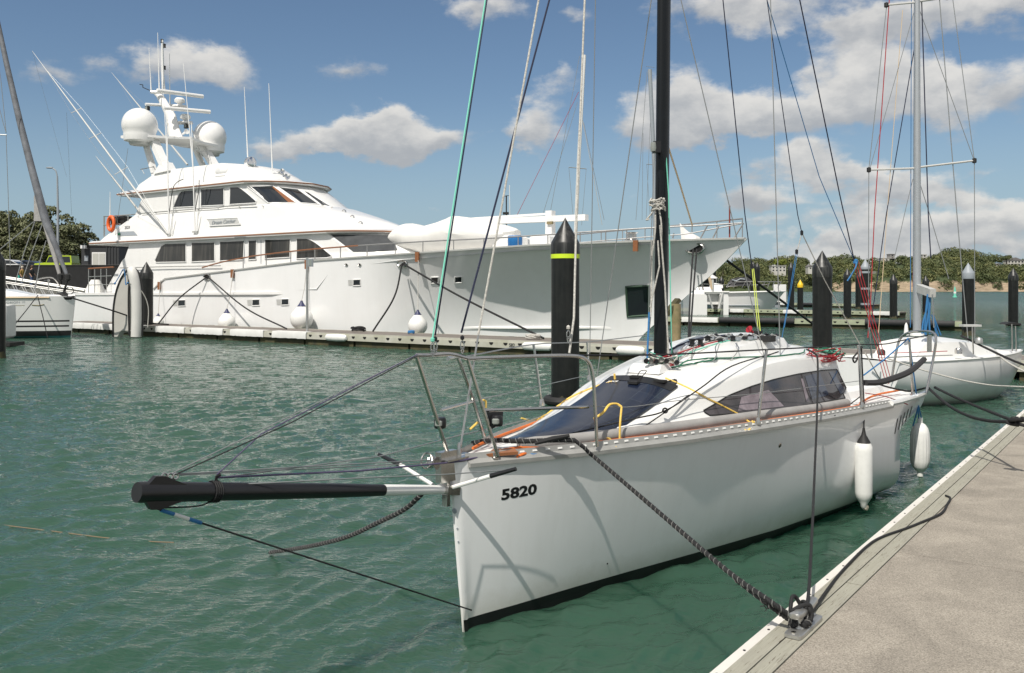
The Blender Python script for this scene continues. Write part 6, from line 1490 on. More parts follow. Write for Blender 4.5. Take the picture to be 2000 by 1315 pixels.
for pts in (((66,433),(0,487),(-40,510)), ((68,433),(48,490),(30,552)), ((84,434),(60,500),(42,552)), ((90,470),(78,510),(68,570)), ((12,260),(2,160),(-6,100)), ((12,265),(16,380),(20,520)), ((12,260),(6,240),(-4,200))):
    part('rigging_line', MB().tube([at(x, y, 43.2) for x, y in pts], .022 if pts[0][0] > 30 else .015, 5), M['grrope'], b3)
part('spreader', MB().tube([at(-10,263,43.4), at(13,264,43.4)], .03, 6), M['alup'], b3)
for pts in (((74,577,41.6),(50,608,39),(20,645,36)), ((74,580,41.5),(84,620,41.2),(93,660,41.1))):
    single('mooring_line', MB().tube([at(*p) for p in pts], .022, 6), M['blrope'], 'black rope from the left sailboat side down to the padded float' if pts[1][0] == 50 else 'thin dark line hanging from the left sailboat side into the water', 'rope', 'mooring lines')

# ============================================================ masts of boats hidden behind the motor yacht
def hidden_mast(nm, lab, pts, Y, r, mt, extras):
    th = Thing(nm, lab, 'mast', Vector((at(*pts[0], Y).x, Y, 1.5)))
    base = at(*pts[0], Y); P = [Vector((base.x, Y, 1.2))]+[at(*p, Y) for p in pts]
    part('pole', MB().tube(P, r, 10), M[mt], th)
    for mt2, r2_, q in extras: part('rigging', MB().tube([at(*p, Y) for p in q], r2_, 8 if r2_ > .05 else 5), M[mt2] if mt2 != 'furl' else mat('speckled_furl', (.52,.47,.40), .8, col2=(.25,.22,.19), vscale=6), th)
hidden_mast('sailboat_mast', 'tall white mast rising behind the motor yacht crane', [(1124,460),(1131,300),(1141,108)], 70, .15, 'myw',
    [('grrope',.035,[(1111,327),(1145,330)]), ('grrope',.018,[(1132,110),(1070,440)]), ('red',.018,[(1130,180),(1010,420)]), ('grrope',.018,[(1128,200),(1060,420)]), ('grrope',.018,[(1140,240),(1180,430)]), ('grrope',.015,[(1111,327),(1120,430)]), ('whrope',.02,[(1138,235),(1160,350),(1176,440)]), ('grrope',.015,[(1145,330),(1136,440)])])
hidden_mast('sailboat_mast', 'pale grey mast half hidden just left of the black mast', [(1279,460),(1278,330),(1269,136)], 75, .17, 'greycap',
    [('grrope',.018,[(1262,130),(1278,132)]), ('grrope',.03,[(1263,321),(1280,322)]), ('grrope',.02,[(1264,140),(1242,430)]), ('grrope',.016,[(1256,260),(1254,430)]), ('grrope',.016,[(1272,190),(1262,430)]), ('grrope',.015,[(1263,321),(1270,430)])])
th = Thing('aerial_pole', 'small dark aerial pole seen just above the covered tender', 'aerial', Vector((at(989,420,75).x,75,2)))
part('pole', MB().tube([Vector((at(989,420,75).x,75,1.5)), at(989,382,75)], .06, 6).tube([at(984,384,75), at(994,382,75)], .03, 5).box(at(988,417,75), (.5,.3,.2)), M['rubber'], th); part('whip', MB().tube([at(996,430,75), at(995,362,75)], .03, 5), M['myw'], th)

# ============================================================ quay at the left with fence, cabin, cars, people, trees
def struct(name, mb, m): 
    o = single(name, mb, m, '', '', kind='structure', loc=(0,0,0)); return o
M['asph'] = mat('asphalt', (.06,.06,.062), .9, var=.3, vscale=1); M['stonew'] = mat('sea_wall_stone', (.22,.21,.19), .9, var=.4, vscale=1, bump=.5, bscale=3)
M['grass'] = mat('grass_ground', (.07,.09,.03), .95, var=.4, vscale=.3)
mb = MB(); mb.box((-130,80,.7), (250,9,3.2)); struct('quay', mb, M['stonew'])
mb = MB(); mb.box((-130,165.4,1.2), (250,161,5.0)); struct('car_park', mb, M['asph'])
screen = mat('black_screen_mesh', (.014,.014,.015), .75, var=.3, vscale=2)
fen = Thing('screen_fence', 'long black screened fence behind the gangway at the left', 'fence', (-40,76,2.3))
X0, X1 = at(-60,540,76).x, at(330,540,76).x
mb = MB().box(((X0+X1)/2,76,3.38), (X1-X0,.05,1.85)); part('screen', mb, screen, fen)
mb = MB(); x = X0
while x < X1: part('post', MB().tube([(x,75.93,2.3),(x,75.93,4.36)], .04, 6), M['rubber'], fen); x += 2.6
part('top_rail', MB().tube([(X0,75.95,4.33),(X1,75.95,4.33)], .035, 6), M['rubber'], fen)
# gangway truss
gw = Thing('gangway', 'silver truss gangway sloping down behind the left sailboat', 'gangway', at(60,560,62))
G = lambda px, py, d=0: at(px, py, 62)+Vector((0,d,0))
mb = MB()
for d in (0, 1.4):
    mb.tube([G(-40,536,d), G(165,568,d)], .06, 6); mb.tube([G(-40,546,d), G(165,576,d)], .04, 5); mb.tube([G(-40,566,d), G(165,588,d)], .07, 6)
part('rail', mb, M['alup'], gw)
for d in (0, 1.4):
    mb = MB(); x = -30; k = 0; P = []
    while x < 160:
        f = (x+40)/205; yt, yb = lerp(547,576,f), lerp(566,588,f); P.append(G(x, yb if k % 2 else yt, d)); x += 9; k += 1
    part('lattice', MB().tube(P, .055, 5), M['alup'], gw)
mb = MB(); mb.grid([[G(-40,566,0), G(-40,566,1.4)], [G(165,588,0), G(165,588,1.4)]]); mb.grid([[G(-40,567,0), G(-40,567,1.4)], [G(165,589,0), G(165,589,1.4)]]); part('walkway', mb, M['dockgrey'], gw)
# people
def person(px, Y, ft, h, shirt, pants, hair, label, face=1, bag=None, shorts=False):
    c = at(px, 560, Y); c.z = ft; s = h/1.72
    def p(x, y, z): return c+Vector((x*s*face, y*s, z*s))
    body = bpy.data.meshes.new('person'); bmv = [(0,0,.95),(0,0,1.15),(.01,0,1.38),(.02,0,1.50),(.03,0,1.60),(.04,0,1.70), (.0,-.10,.90),(.09,-.10,.50),(.05,-.10,.08),(.16,-.10,.03), (0,.10,.90),(-.07,.10,.50),(-.18,.10,.10),(-.10,.10,.03), (.01,-.19,1.40),(-.04,-.24,1.12),(.10,-.24,.90),(.14,-.24,.82), (.01,.19,1.40),(.04,.24,1.12),(.20,.22,.95),(.25,.22,.88)]
    be = [(0,1),(1,2),(2,3),(3,4),(4,5),(0,6),(6,7),(7,8),(8,9),(0,10),(10,11),(11,12),(12,13),(2,14),(14,15),(15,16),(16,17),(2,18),(18,19),(19,20),(20,21)]
    rad = [.14,.13,.15,.06,.09,.08,.09,.06,.045,.035,.09,.06,.045,.035,.06,.045,.035,.035,.06,.045,.035,.035]
    th = Thing('person', label, 'person', c)
    body.from_pydata([tuple(p(*v)-c) for v in bmv], be, []); o = bpy.data.objects.new('body', body); C.objects.link(o); o.parent = th.o; o['_org'] = tuple(c)
    md = o.modifiers.new('skin', 'SKIN'); 
    for i, sv in enumerate(body.skin_vertices[0].data): sv.radius = (rad[i]*s, rad[i]*s*(.75 if i in (0,1,2) else 1))
    body.skin_vertices[0].data[0].use_root = True
    o.modifiers.new('sub', 'SUBSURF').levels = 1; o.modifiers['sub'].render_levels = 2
    body.materials.append(mat('skin', (.45,.27,.19), .6))
    def cl(name, pts, r, m): part(name, MB().tube(smooth_path([p(*q) for q in pts], 3), r, 8), m, th)
    shm, pam = mat('shirt_'+shirt, {'ochre':(.30,.20,.05),'black':(.02,.02,.022)}[shirt], .85), mat('trousers_'+pants, {'jeans':(.06,.09,.16),'blue':(.05,.08,.17)}[pants], .85)
    mb = MB(); mb.loft([[p(.01+w_*math.cos(t), d_*math.sin(t), z) for t in [2*math.pi*k/12 for k in range(12)]] for z, w_, d_ in ((.90,.13,.18),(1.1,.13,.17),(1.35,.15,.21),(1.46,.10,.14),(1.50,.06,.07))]); mb.tube([p(.01,-.19,1.40), p(-.03,-.24,1.15)], .06*s, 8); mb.tube([p(.01,.19,1.40), p(.04,.24,1.15)], .06*s, 8); part('shirt', mb, shm, th)
    mb = MB(); mb.loft([[p(.0+w_*math.cos(t), d_*math.sin(t), z) for t in [2*math.pi*k/12 for k in range(12)]] for z, w_, d_ in ((.97,.13,.17),(.85,.13,.18))]); mb.tube([p(0,-.10,.90), p(.09,-.10,.50), p(.05,-.10,.10)], [.10*s,.08*s,.065*s], 8); mb.tube([p(0,.10,.90), p(-.07,.10,.50), p(-.17,.10,.13)], [.10*s,.08*s,.065*s], 8); part('trousers', mb, pam, th)
    hm = mat('hair_'+hair, {'pale':(.50,.44,.36),'brown':(.10,.06,.04)}[hair], .9); mb = MB(); mb.lathe(p(.02,0,1.60), [(.001,-.04),(.09*s,-.02),(.115*s,.05*s),(.10*s,.12*s),(.05*s,.165*s),(.001,.17*s)], 12); part('hair', mb, hm, th)
    if bag: part('bag', MB().box(p(-.12,-.24,.85), (.12,.10,.30)), mat('teal_bag', (.03,.35,.28), .6), th)
person(43, 71, 2.42, 1.68, 'ochre', 'jeans', 'pale', 'pale haired person in an ochre top and jeans walking in front of the black fence', 1, True)
person(62, 71, 2.42, 1.72, 'black', 'blue', 'brown', 'person in a black T-shirt and blue trousers walking in front of the black fence', 1)
for px in (43,62): pass
# cars
def car(px, Y, gz, L, H, colm, label, boxy=False, heading=1):
    c = at(px, 520, Y); c.z = gz; th = Thing('parked_car', label, 'car', c, 'cars parked behind the black fence')
    W_ = 1.8
    def q(x, y, z): return c+Vector((x*heading, y, z))
    prof = [(-L/2,.35),(-L/2,.85),(-L/2+.1,1.0),(L*.22,1.02),(L/2-.15,.85),(L/2,.6),(L/2,.35)] if not boxy else [(-L/2,.4),(-L/2,1.1),(L*.24,1.1),(L/2-.1,1.02),(L/2,.8),(L/2,.4)]
    roof_ = [(-L*.46,1.0),(-L*.36,H-.04),(-L*.05,H),(L*.10,H-.05),(L*.26,1.0)] if not boxy else [(-L*.49,1.1),(-L*.47,H),(L*.12,H),(L*.20,1.1)]
    body = MB().prism([q(x, -W_/2, z) for x, z in prof], (0, W_, 0)); bo = part('body', body, colm, th)
    part('cabin_roof', MB().prism([q(x, -W_*.43, z) for x, z in roof_], (0, W_*.86, 0)), colm, th)
    win = [(x*.93+.0, min(H-.10, max(z, 1.04))) for x, z in roof_]
    part('side_glass', MB().prism([q(x, -W_*.436, z-(.0)) for x, z in win], (0, W_*.872, 0)), M['glass'], th)
    part('windscreen', MB().grid([[q(roof_[-1][0]*.98, -W_*.38, 1.08), q(roof_[-1][0]*.98, W_*.38, 1.08)], [q(roof_[-2][0]+.03, -W_*.36, H-.10), q(roof_[-2][0]+.03, W_*.36, H-.10)]]), M['glass'], th)
    for sx in (-.31,.31):
        for sy in (-1,1):
            w_ = part('wheel', MB().lathe(q(sx*L, sy*.82-.1, .33), [(.20,0),(.33,.0),(.34,.05),(.34,.15),(.33,.20),(.20,.2),(.001,.19)], 18, (0,1,0)), M['rubber'], th)
car(20, 88, 3.72, 4.4, 1.5, mat('white_car_paint', (.75,.75,.75), .25, coat=.5), 'white hatchback behind the fence at the far left, only its roof showing')
car(62, 90, 3.72, 4.3, 1.45, mat('blue_car_paint', (.03,.05,.10), .25, coat=.5), 'dark blue car behind the two walking people')
car(112, 86, 3.72, 3.6, 1.78, mat('lime_car_paint', (.42,.55,.02), .3, coat=.4), 'boxy lime yellow off-roader behind the fence', True, -1)
# portable cabin
cc = at(192, 520, 84); cc.z = 3.3
cab = Thing('site_cabin', 'dark grey portable cabin with a white framed window under the trees', 'cabin', cc); dg = mat('cabin_grey', (.035,.037,.04), .6, var=.15)
x0, x1 = at(159,500,84).x, at(232,500,84).x
mb = MB().box(((x0+x1)/2, 86, 3.3+1.5), (x1-x0, 4, 3.0)); wl_ = part('wall', mb, dg, cab); mb = MB()
x = x0+2.4
while x < x1: mb.box((x,83.97,4.8), (.08,.06,2.9)); x += .28
part('ribbed_panel', mb, dg, cab)
part('roof_edge', MB().box(((x0+x1)/2, 86, 6.34), (x1-x0+.15, 4.15, .10)), M['rubber'], cab)
wx0, wx1, wz0, wz1 = at(180,519,84).x, at(207,519,84).x, at(180,522,84).z, at(180,493,84).z
wi = part('window', MB().box(((wx0+wx1)/2, 83.98, (wz0+wz1)/2), (wx1-wx0, .08, wz1-wz0)), M['myw'], cab)
for k in (0,1):
    a = lerp(wx0, wx1, .06+.47*k); b = lerp(wx0, wx1, .47+.47*k); part('pane', MB().box(((a+b)/2, 83.93, (wz0+wz1)/2), (b-a, .03, wz1-wz0-.2)), mat('blind', (.48,.48,.44), .5), wi)
part('notice', MB().box((at(169,505,84).x, 83.97, at(169,505,84).z), (.36,.05,.5)), M['greycap'], cab)
part('floodlight', MB().box((at(157,482,83).x, 83.6, at(157,482,83).z), (.4,.4,.3)), M['myw'], cab)
# street lamp
lp = at(113, 520, 81); lp.z = 2.3
sl_ = Thing('street_lamp', 'slim pale street lamp with a curved neck in front of the trees', 'street lamp', lp)
ztop = at(113, 345, 81).z
part('pole', MB().tube([lp, Vector((lp.x,81,ztop-3)), Vector((lp.x-.05,81,ztop))], [.12,.10,.07], 10), M['greycap'], sl_)
part('neck', MB().tube(smooth_path([Vector((lp.x-.05,81,ztop)), at(109,334,81), at(103,329,81)], 5), .06, 8), M['greycap'], sl_)
part('lamp_head', MB().loft([[at(103,329,81)+Vector((-x,w_*math.cos(t),.05+h_*math.sin(t))) for t in [2*math.pi*k/10 for k in range(10)]] for x, w_, h_ in ((0,.08,.06),(.2,.16,.08),(.5,.15,.07),(.6,.06,.03))]), M['greycap'], sl_)
# ---- trees
def leafmat(name, c1, c2, c3):
    m = bpy.data.materials.new(name); m.use_nodes = True; t = m.node_tree; p = t.nodes['Principled BSDF']; tcn = N(t, 'ShaderNodeTexCoord')
    a = noise(t, tcn.outputs['Object'], .55, 4, .6); b = noise(t, tcn.outputs['Object'], 6, 2, .6)
    r = N(t, 'ShaderNodeMapRange'); lk(t, a.outputs[0], r.inputs[0]); r.inputs[1].default_value = .35; r.inputs[2].default_value = .65
    r2_ = N(t, 'ShaderNodeMapRange'); lk(t, b.outputs[0], r2_.inputs[0]); r2_.inputs[1].default_value = .50; r2_.inputs[2].default_value = .72
    c = mixc(t, r.outputs[0], c1, c2); c = mixc(t, r2_.outputs[0], c, c3); lk(t, c, p.inputs['Base Color']); p.inputs['Roughness'].default_value = .6; p.inputs['Specular IOR Level'].default_value = .3
    return m
LM = leafmat('pohutukawa_leaves', (.075,.092,.036), (.125,.138,.062), (.29,.28,.18))
BK = mat('bark', (.10,.08,.06), .95, var=.4, bump=.5, bscale=8)
def leaves(clumps, per, size, rs):
    """numpy cloud of small leaf quads round a list of (centre, radii)"""
    V = []; 
    for (c, r) in clumps:
        n = max(8, int(per*(r[0]*r[1]+r[0]*r[2])/2))
        d = rs.randn(n, 3); d /= np.linalg.norm(d, axis=1)[:, None]; d[:, 2] = np.where(d[:, 2] < -.35, -d[:, 2], d[:, 2])
        lump = 1+.10*np.sin(d[:,0:1]*7+c[0])+.08*np.cos(d[:,1:2]*9+c[2])
        P = np.array(c)+d*np.array(r)*lump*(rs.uniform(.80, 1.06, (n, 1)))
        nrm = d+rs.randn(n, 3)*.55; nrm /= np.linalg.norm(nrm, axis=1)[:, None]
        a = np.cross(nrm, rs.randn(n, 3)); a /= np.linalg.norm(a, axis=1)[:, None]; b = np.cross(nrm, a)
        s = size*rs.uniform(.6, 1.3, (n, 1)); V.append(np.stack([P-a*s, P-b*s*.5, P+a*s, P+b*s*.5], 1))
    V = np.concatenate(V).reshape(-1, 3); return V
def leaf_obj(name, V, m, parent, org):
    me = bpy.data.meshes.new(name); n = len(V)//4
    me.vertices.add(len(V)); me.vertices.foreach_set('co', (V-np.array(org)).astype(np.float32).ravel())
    me.loops.add(n*4); me.loops.foreach_set('vertex_index', np.arange(n*4)); me.polygons.add(n); me.polygons.foreach_set('loop_start', np.arange(0, n*4, 4)); me.polygons.foreach_set('loop_total', [4]*n)
    me.update(); me.materials.append(m); o = bpy.data.objects.new(name, me); C.objects.link(o)
    if parent is not None: o.parent = parent
    return o
def broad_tree(px, Y, gz, pytop, wpx, label, seed, group='dark evergreen trees behind the car park'):
    c = at(px, 500, Y); c.z = gz; zt = at(px, pytop, Y).z; H_ = zt-gz; Wd = wpx/F*Y/2; rs = np.random.RandomState(seed)
    th = Thing('broadleaf_tree', label, 'tree', c, group)
    mb = MB()
    for k in range(5):
        a = k*1.256+seed; e = Vector((math.cos(a)*Wd*.5, math.sin(a)*Wd*.5, H_*.62)); mb.tube(smooth_path([c+Vector((0,0,-.2)), c+Vector((e.x*.15, e.y*.15, H_*.2)), c+Vector((e.x*.6, e.y*.6, H_*.42)), c+e], 4), [.35-.3*i/12 for i in range(13)], 8)
    part('trunk', mb, BK, th)
    cl_ = []
    for k in range(110):
        a = rs.rand()*6.283; rr_ = math.sqrt(rs.rand())*.98; f = rs.rand()**.7
        zc = H_*(.10+.86*math.sqrt(max(0.02, 1-rr_**2))*f); r0 = Wd*rs.uniform(.12,.21)
        cl_.append(((c.x+math.cos(a)*rr_*Wd*.88, c.y+math.sin(a)*rr_*Wd*.88, gz+zc), (r0, r0, r0*.72)))
    V = leaves(cl_, 200, .21, rs); leaf_obj('crown', V, LM, th.o, th.loc)
broad_tree(5, 118, 3.3, 408, 200, 'broad dark evergreen tree at the left edge of the picture', 1)
broad_tree(46, 115, 3.3, 408, 150, 'dark evergreen tree behind the left sailboat rigging', 7)
broad_tree(88, 112, 3.3, 403, 175, 'broad dark evergreen tree behind the lamp post', 2)
broad_tree(150, 116, 3.3, 424, 125, 'lower dark evergreen tree above the portable cabin', 3)
broad_tree(-95, 122, 3.3, 400, 180, 'dark evergreen tree farthest left', 4)
broad_tree(215, 150, 3.3, 470, 80, 'small dark tree showing behind the stern of the motor yacht', 5)

# ============================================================ white launch and catamaran on the far fingers
def FW2(px, z, Y): p = at(px, 600, Y); p.z = z; return p
YL = 84.0
la_ = Thing('launch', 'white launch with a steel bow rail and dark canopy, its bow pointing right', 'launch', FW2(1460, 0, YL))
mb = MB(); rows = []; 
for z in (-.3, 0, .25, .8, 1.4, 1.95):
    row = []
    for i in range(15):
        t = i/14; x1p = lerp(1500, 1533, max(0, z)/1.95); px = lerp(1385, x1p, t); b = 1.7*(1-max(0, (t-.5)/.5)**2)*(.7+.3*max(0, z)/1.95); row.append(FW2(px, z+.15*t*(z > 1), YL)+Vector((0,-b,0)))
    rows.append(row)
mb.grid(rows); mb.grid([[v+Vector((0, 2*(YL-v.y), 0)) for v in r] for r in rows]); mb.grid([rows[-1], [v+Vector((0, 2*(YL-v.y), 0)) for v in rows[-1]]]); mb.grid([[r[0] for r in rows], [r[0]+Vector((0, 2*(YL-r[0].y), 0)) for r in rows]])
hl = part('hull', mb, M['hullw'], la_); part('gunwale', MB().tube([v-Vector((0,.04,0)) for v in rows[-1]], .10, 6), M['myw'], la_); part('rub_rail', MB().tube([v-Vector((0,.03,0)) for v in rows[3][:11]], .05, 5), M['greycap'], la_)
mb = MB(); 
for p0, p1 in (((1420,557),(1434,550)), ((1434,550),(1527,551)), ((1418,560),(1470,556)), ((1470,556),(1500,556))): mb.tube([at(*p0, 82.4), at(*p1, 82.8)], .045, 5)
for x0, x1 in ((1424,1420),(1436,1432),(1455,1449),(1466,1462),(1480,1476),(1493,1489),(1503,1499),(1512,1508),(1525,1519)): mb.tube([at(x0,552,82.4), at(x1,562,82.4)], .04, 5)
part('bow_rail', mb, M['steel'], la_)
mb = MB(); mb.loft([[at(x, y, 84+d) for d in (-1.2,1.2)]+[at(x, y+h_, 84+d) for d in (1.5,-1.5)] for x, y, h_ in ((1418,558,3),(1428,545,14),(1445,541,18),(1468,542,17),(1480,556,4))], smooth=False); cn = part('canopy', mb, M['bcover'], la_)
part('canopy_logo', MB().tube([at(1430,547,82.6), at(1438,549,82.6), at(1446,545,82.6), at(1455,546,82.6)], .06, 5), M['greycap'], cn)
mb = MB(); mb.loft([[at(x, y, 84+d) for d in (-1.2,1.2)]+[at(x, 563, 84+d) for d in (1.3,-1.3)] for x, y in ((1386,556),(1396,553),(1412,556))], smooth=False); part('cabin', mb, M['myw'], la_)
ct = Thing('catamaran', 'white catamaran seen end on with square hulls and steel crossbars, left of the launch', 'catamaran', FW2(1383, 0, 80))
def cath(px0, px1, nm='hull'):
    mb = MB(); rg = []
    for d, ins, zt_ in ((0,.0,1.85),(.25,-.1,1.95),(5,.2,2.0)):
        a, b = FW2(px0, 0, 80), FW2(px1, 0, 80); rg.append([Vector((a.x-ins*.5, 80+d, -.3)), Vector((b.x+ins*.5, 80+d, -.3)), Vector((b.x+ins*.5, 80+d, zt_-.2)), Vector((b.x-.1, 80+d, zt_)), Vector((a.x+.1, 80+d, zt_)), Vector((a.x-ins*.5, 80+d, zt_-.2))])
    mb.loft(rg, smooth=False); return part(nm, mb, M['myw'], ct, auto=20)
cath(1347,1381); cath(1413,1423)
mb = MB().tube([at(1376,571,80), at(1424,571,80)], .12, 6).tube([at(1384,576,80), at(1392,603,80)], .09, 6).tube([at(1412,570,80), at(1404,603,80)], .12, 6); part('cross_bar', mb, M['alup'], ct)
part('bridge_deck', MB().prism([FW2(1380,.9,82), FW2(1414,.9,82), FW2(1414,1.9,82), FW2(1380,1.9,82)], (0,4,0)), M['myw'], ct)
part('cabin', MB().loft([[FW2(1352,1.9,81.5), FW2(1412,1.9,81.5), FW2(1412,1.9,86), FW2(1352,1.9,86)], [FW2(1356,2.5,82.2), FW2(1408,2.5,82.2), FW2(1408,2.5,86), FW2(1356,2.5,86)]], smooth=False), M['myw'], ct)
part('boom', MB().tube([at(1383,534,80), at(1391,565,80)], .13, 6), M['tan'], ct); part('mast_stub', MB().tube([at(1392,546,80), at(1392,570,80)], .12, 8), M['alup'], ct)
mb = MB()
for x in (1356,1364,1371): mb.tube([at(x,555,80), at(x+2,567,80)], .04, 5)
mb.tube([at(1352,558,80), at(1360,553,80), at(1372,556,80), at(1374,567,80)], .04, 5); mb.tube([at(1374,555,80), at(1420,557,80)], .03, 5); part('rail', mb, M['steel'], ct)
aw = Thing('awning', 'white pyramid awning peeping out under the yacht bow', 'awning', FW2(1386, 0, 95))
p_ = [at(1371,544,92), at(1399,544,92), at(1402,543,96), at(1374,543,96)]; ap = at(1384,531,94)
mb = MB(); mb.add(p_+[ap], [(0,1,4),(1,2,4),(2,3,4),(3,0,4),(0,3,2,1)]); part('canopy', mb, M['canvas'], aw, auto=10)
mb = MB().prism([at(1368,545,94), at(1398,545,94), at(1402,560,94), at(1362,560,94)], (0,3,0)); part('screen', mb, M['bcover'], aw)
for q in p_: part('pole', MB().tube([q, Vector((q.x, q.y, .3))], .05, 5), M['alu'], aw)
sg_ = Thing('post_sign', 'white board with a blue patch standing right of the launch bow', 'sign', FW2(1522, 0, 86)); part('board', MB().box(at(1523,573,86), (1.2,.12,1.7)), M['myw'], sg_); part('patch', MB().box(at(1526,571,85.9), (.3,.05,.15)), M['navy'], sg_); part('post', MB().box(at(1518,592,86.2), (.5,.15,.9)), M['greycap'], sg_)
bu = Thing('channel_buoy', 'small green and white channel buoy out on the open water', 'buoy', FW2(1865, 0, 250))
part('body', MB().lathe(FW2(1865,0,250), [(.6,-.5),(.6,.25),(.36,.35),(.33,1.6),(.28,1.7)], 14), M['green'], bu); part('band', MB().lathe(FW2(1865,1.1,250), [(.37,0),(.37,.5)], 14), M['myw'], bu); part('top_mark', MB().lathe(FW2(1865,1.7,250), [(.28,0),(.28,.6),(.05,1.4),(.001,1.4)], 12), M['green'], bu)

# ============================================================ far shore
def ridge(px):      # picture height of the tree line
    return interp(px, [600,1300,1380,1402,1420,1450,1480,1500,1530,1560,1590,1620,1650,1680,1720,1760,1800,1830,1850,1875,1900,1940,1962,1975,2000,2060,2200,2600], [556,556,548,530,518,509,508,512,506,504,508,505,504,508,511,506,509,503,496,492,496,505,506,498,503,500,510,520])
YS = 800.0
def shoreY(px): return YS+25*math.sin(px*.02)+ (40 if px < 1660 else 0)*(1-min(1, max(0, (px-1600)/60)))
def cliffh(px): return interp(px, [600,1640,1660,1700,1800,1850,1900,1950,2000,2600], [.8,.8,5,8.5,8,8.5,4.5,6,6.5,7])+1.1*math.sin(px*.11)+.7*math.sin(px*.31)
mb = MB(); cols = []
pxs = [600+2000*i/400 for i in range(401)]
for px in pxs:
    y0 = shoreY(px); col = []
    def pt(Y, z): p = at(px, 560, Y); return Vector((p.x, Y, z))
    top = EYE-(ridge(px)-HY)/F*(YS+130)-5.0; ch = max(.6, cliffh(px))
    col = [pt(y0, -1), pt(y0+.5, .3), pt(y0+2, ch*.25), pt(y0+3.2+1.0*math.sin(px*.5), ch*.5), pt(y0+4.5, ch*.75), pt(y0+6, ch), pt(y0+9, ch+1), pt(y0+50, lerp(ch, top, .5)), pt(y0+120, top), pt(y0+260, top-2)]
    cols.append(col)
mb.grid([[c_[k] for c_ in cols] for k in range(10)], smooth=True)
mh = bpy.data.materials.new('headland'); mh.use_nodes = True; t = mh.node_tree; p = t.nodes['Principled BSDF']; tcn = N(t, 'ShaderNodeTexCoord'); sxx = N(t, 'ShaderNodeSeparateXYZ'); lk(t, tcn.outputs['Object'], sxx.inputs[0])
mpn = N(t, 'ShaderNodeMapping'); mpn.inputs['Scale'].default_value = (.05,.05,1.1); lk(t, tcn.outputs['Object'], mpn.inputs[0]); a = noise(t, mpn.outputs[0], 1.5, 8, .8); b = noise(t, tcn.outputs['Object'], .25, 5, .6)
ra2 = N(t, 'ShaderNodeMapRange'); lk(t, a.outputs[0], ra2.inputs[0]); ra2.inputs[1].default_value = .4; ra2.inputs[2].default_value = .62; c = mixc(t, ra2.outputs[0], (.45,.35,.245), (.17,.13,.085)); 
r = N(t, 'ShaderNodeMapRange'); lk(t, mth(t, 'ADD', mth(t, 'ADD', sxx.outputs[2], mth(t, 'MULTIPLY', mth(t, 'LESS_THAN', sxx.outputs[0], 306), 20)), mth(t, 'MULTIPLY', b.outputs[0], 8)), r.inputs[0]); r.inputs[1].default_value = 12.5; r.inputs[2].default_value = 13.5
c = mixc(t, r.outputs[0], c, (.05,.07,.025)); lk(t, c, p.inputs['Base Color']); p.inputs['Roughness'].default_value = .95
struct('headland', mb, mh)
# houses first so the wood can keep clear of them
HS = [(1521,519,531,28,'white two storey house with a flat roof nearest the yacht bow','flat'), (1583,517,527,9,'small white house half hidden left of the thick black pile','gable'), (1735,504,511,26,'long low white house on the ridge left of the silver mast','flat'),
      (1743,496,506,9,'grey lookout tower on the ridge','flat'), (1806,497,507,8,'narrow white tower block on the ridge right of the silver mast','flat'), (1757,517,525,19,'white gabled house in the trees below the ridge','gable'),
      (1709,531,539,14,'low white building among the trees just above the sandstone cliff','flat'), (1700,516,523,8,'little white cottage between the banded pile and the ridge house','gable'), (1984,503,519,32,'grey roofed house on the ridge at the right edge','gable'), (1950,514,521,10,'pale house left of the grey roofed one at the right edge','gable'),
      (1797,518,524,8,'pale cottage right beside the silver mast','gable')]
rs = np.random.RandomState(5); hm_w = mat('house_white', (.50,.485,.45), .7); hm_r = mat('house_roof', (.16,.15,.15), .8); hm_g = mat('house_grey', (.25,.24,.23), .8); hm_t = mat('house_terracotta', (.35,.17,.11), .8)
for (px, yt, yb, w_, lab, kd) in HS:
    Yh = YS+100 if yb < 527 else YS+60
    zt, zb = at(px, yt, Yh).z, at(px, yb, Yh).z-4; wd = w_/F*Yh; c = at(px, 560, Yh); th = Thing('house', lab, 'house', Vector((c.x, Yh, zb)))
    wm = hm_g if 'tower on the ridge' in lab and 'grey' in lab else hm_w
    body_top = zt-(.5 if kd == 'flat' else (zt-at(px, yb, Yh).z)*.4)
    part('wall', MB().box((c.x, Yh+4, (zb+body_top)/2), (wd, 8, body_top-zb)), wm, th)
    if kd == 'flat': part('roof', MB().box((c.x, Yh+4, body_top+.25), (wd+.8, 8.8, .5)), hm_w if wm == hm_w else hm_g, th)
    else: part('roof', MB().prism([Vector((c.x-wd/2-.4, Yh-.4, body_top)), Vector((c.x, Yh-.4, zt)), Vector((c.x+wd/2+.4, Yh-.4, body_top))], (0,8.8,0)), hm_t if 'beside the silver' in lab else hm_r, th)
    n = max(1, int(wd/3.2)); hgt = body_top-at(px, yb, Yh).z; st = 2 if hgt > 4 else 1
    for s in range(st):
        for k in range(n):
            x = c.x-wd/2+wd*(k+.5)/n; z = body_top-hgt*(s+.5)/st; part('window', MB().box((x, Yh-.03, z), (min(1.6, wd/n*.6), .12, min(1.3, hgt/st*.5))), M['glass'], th)
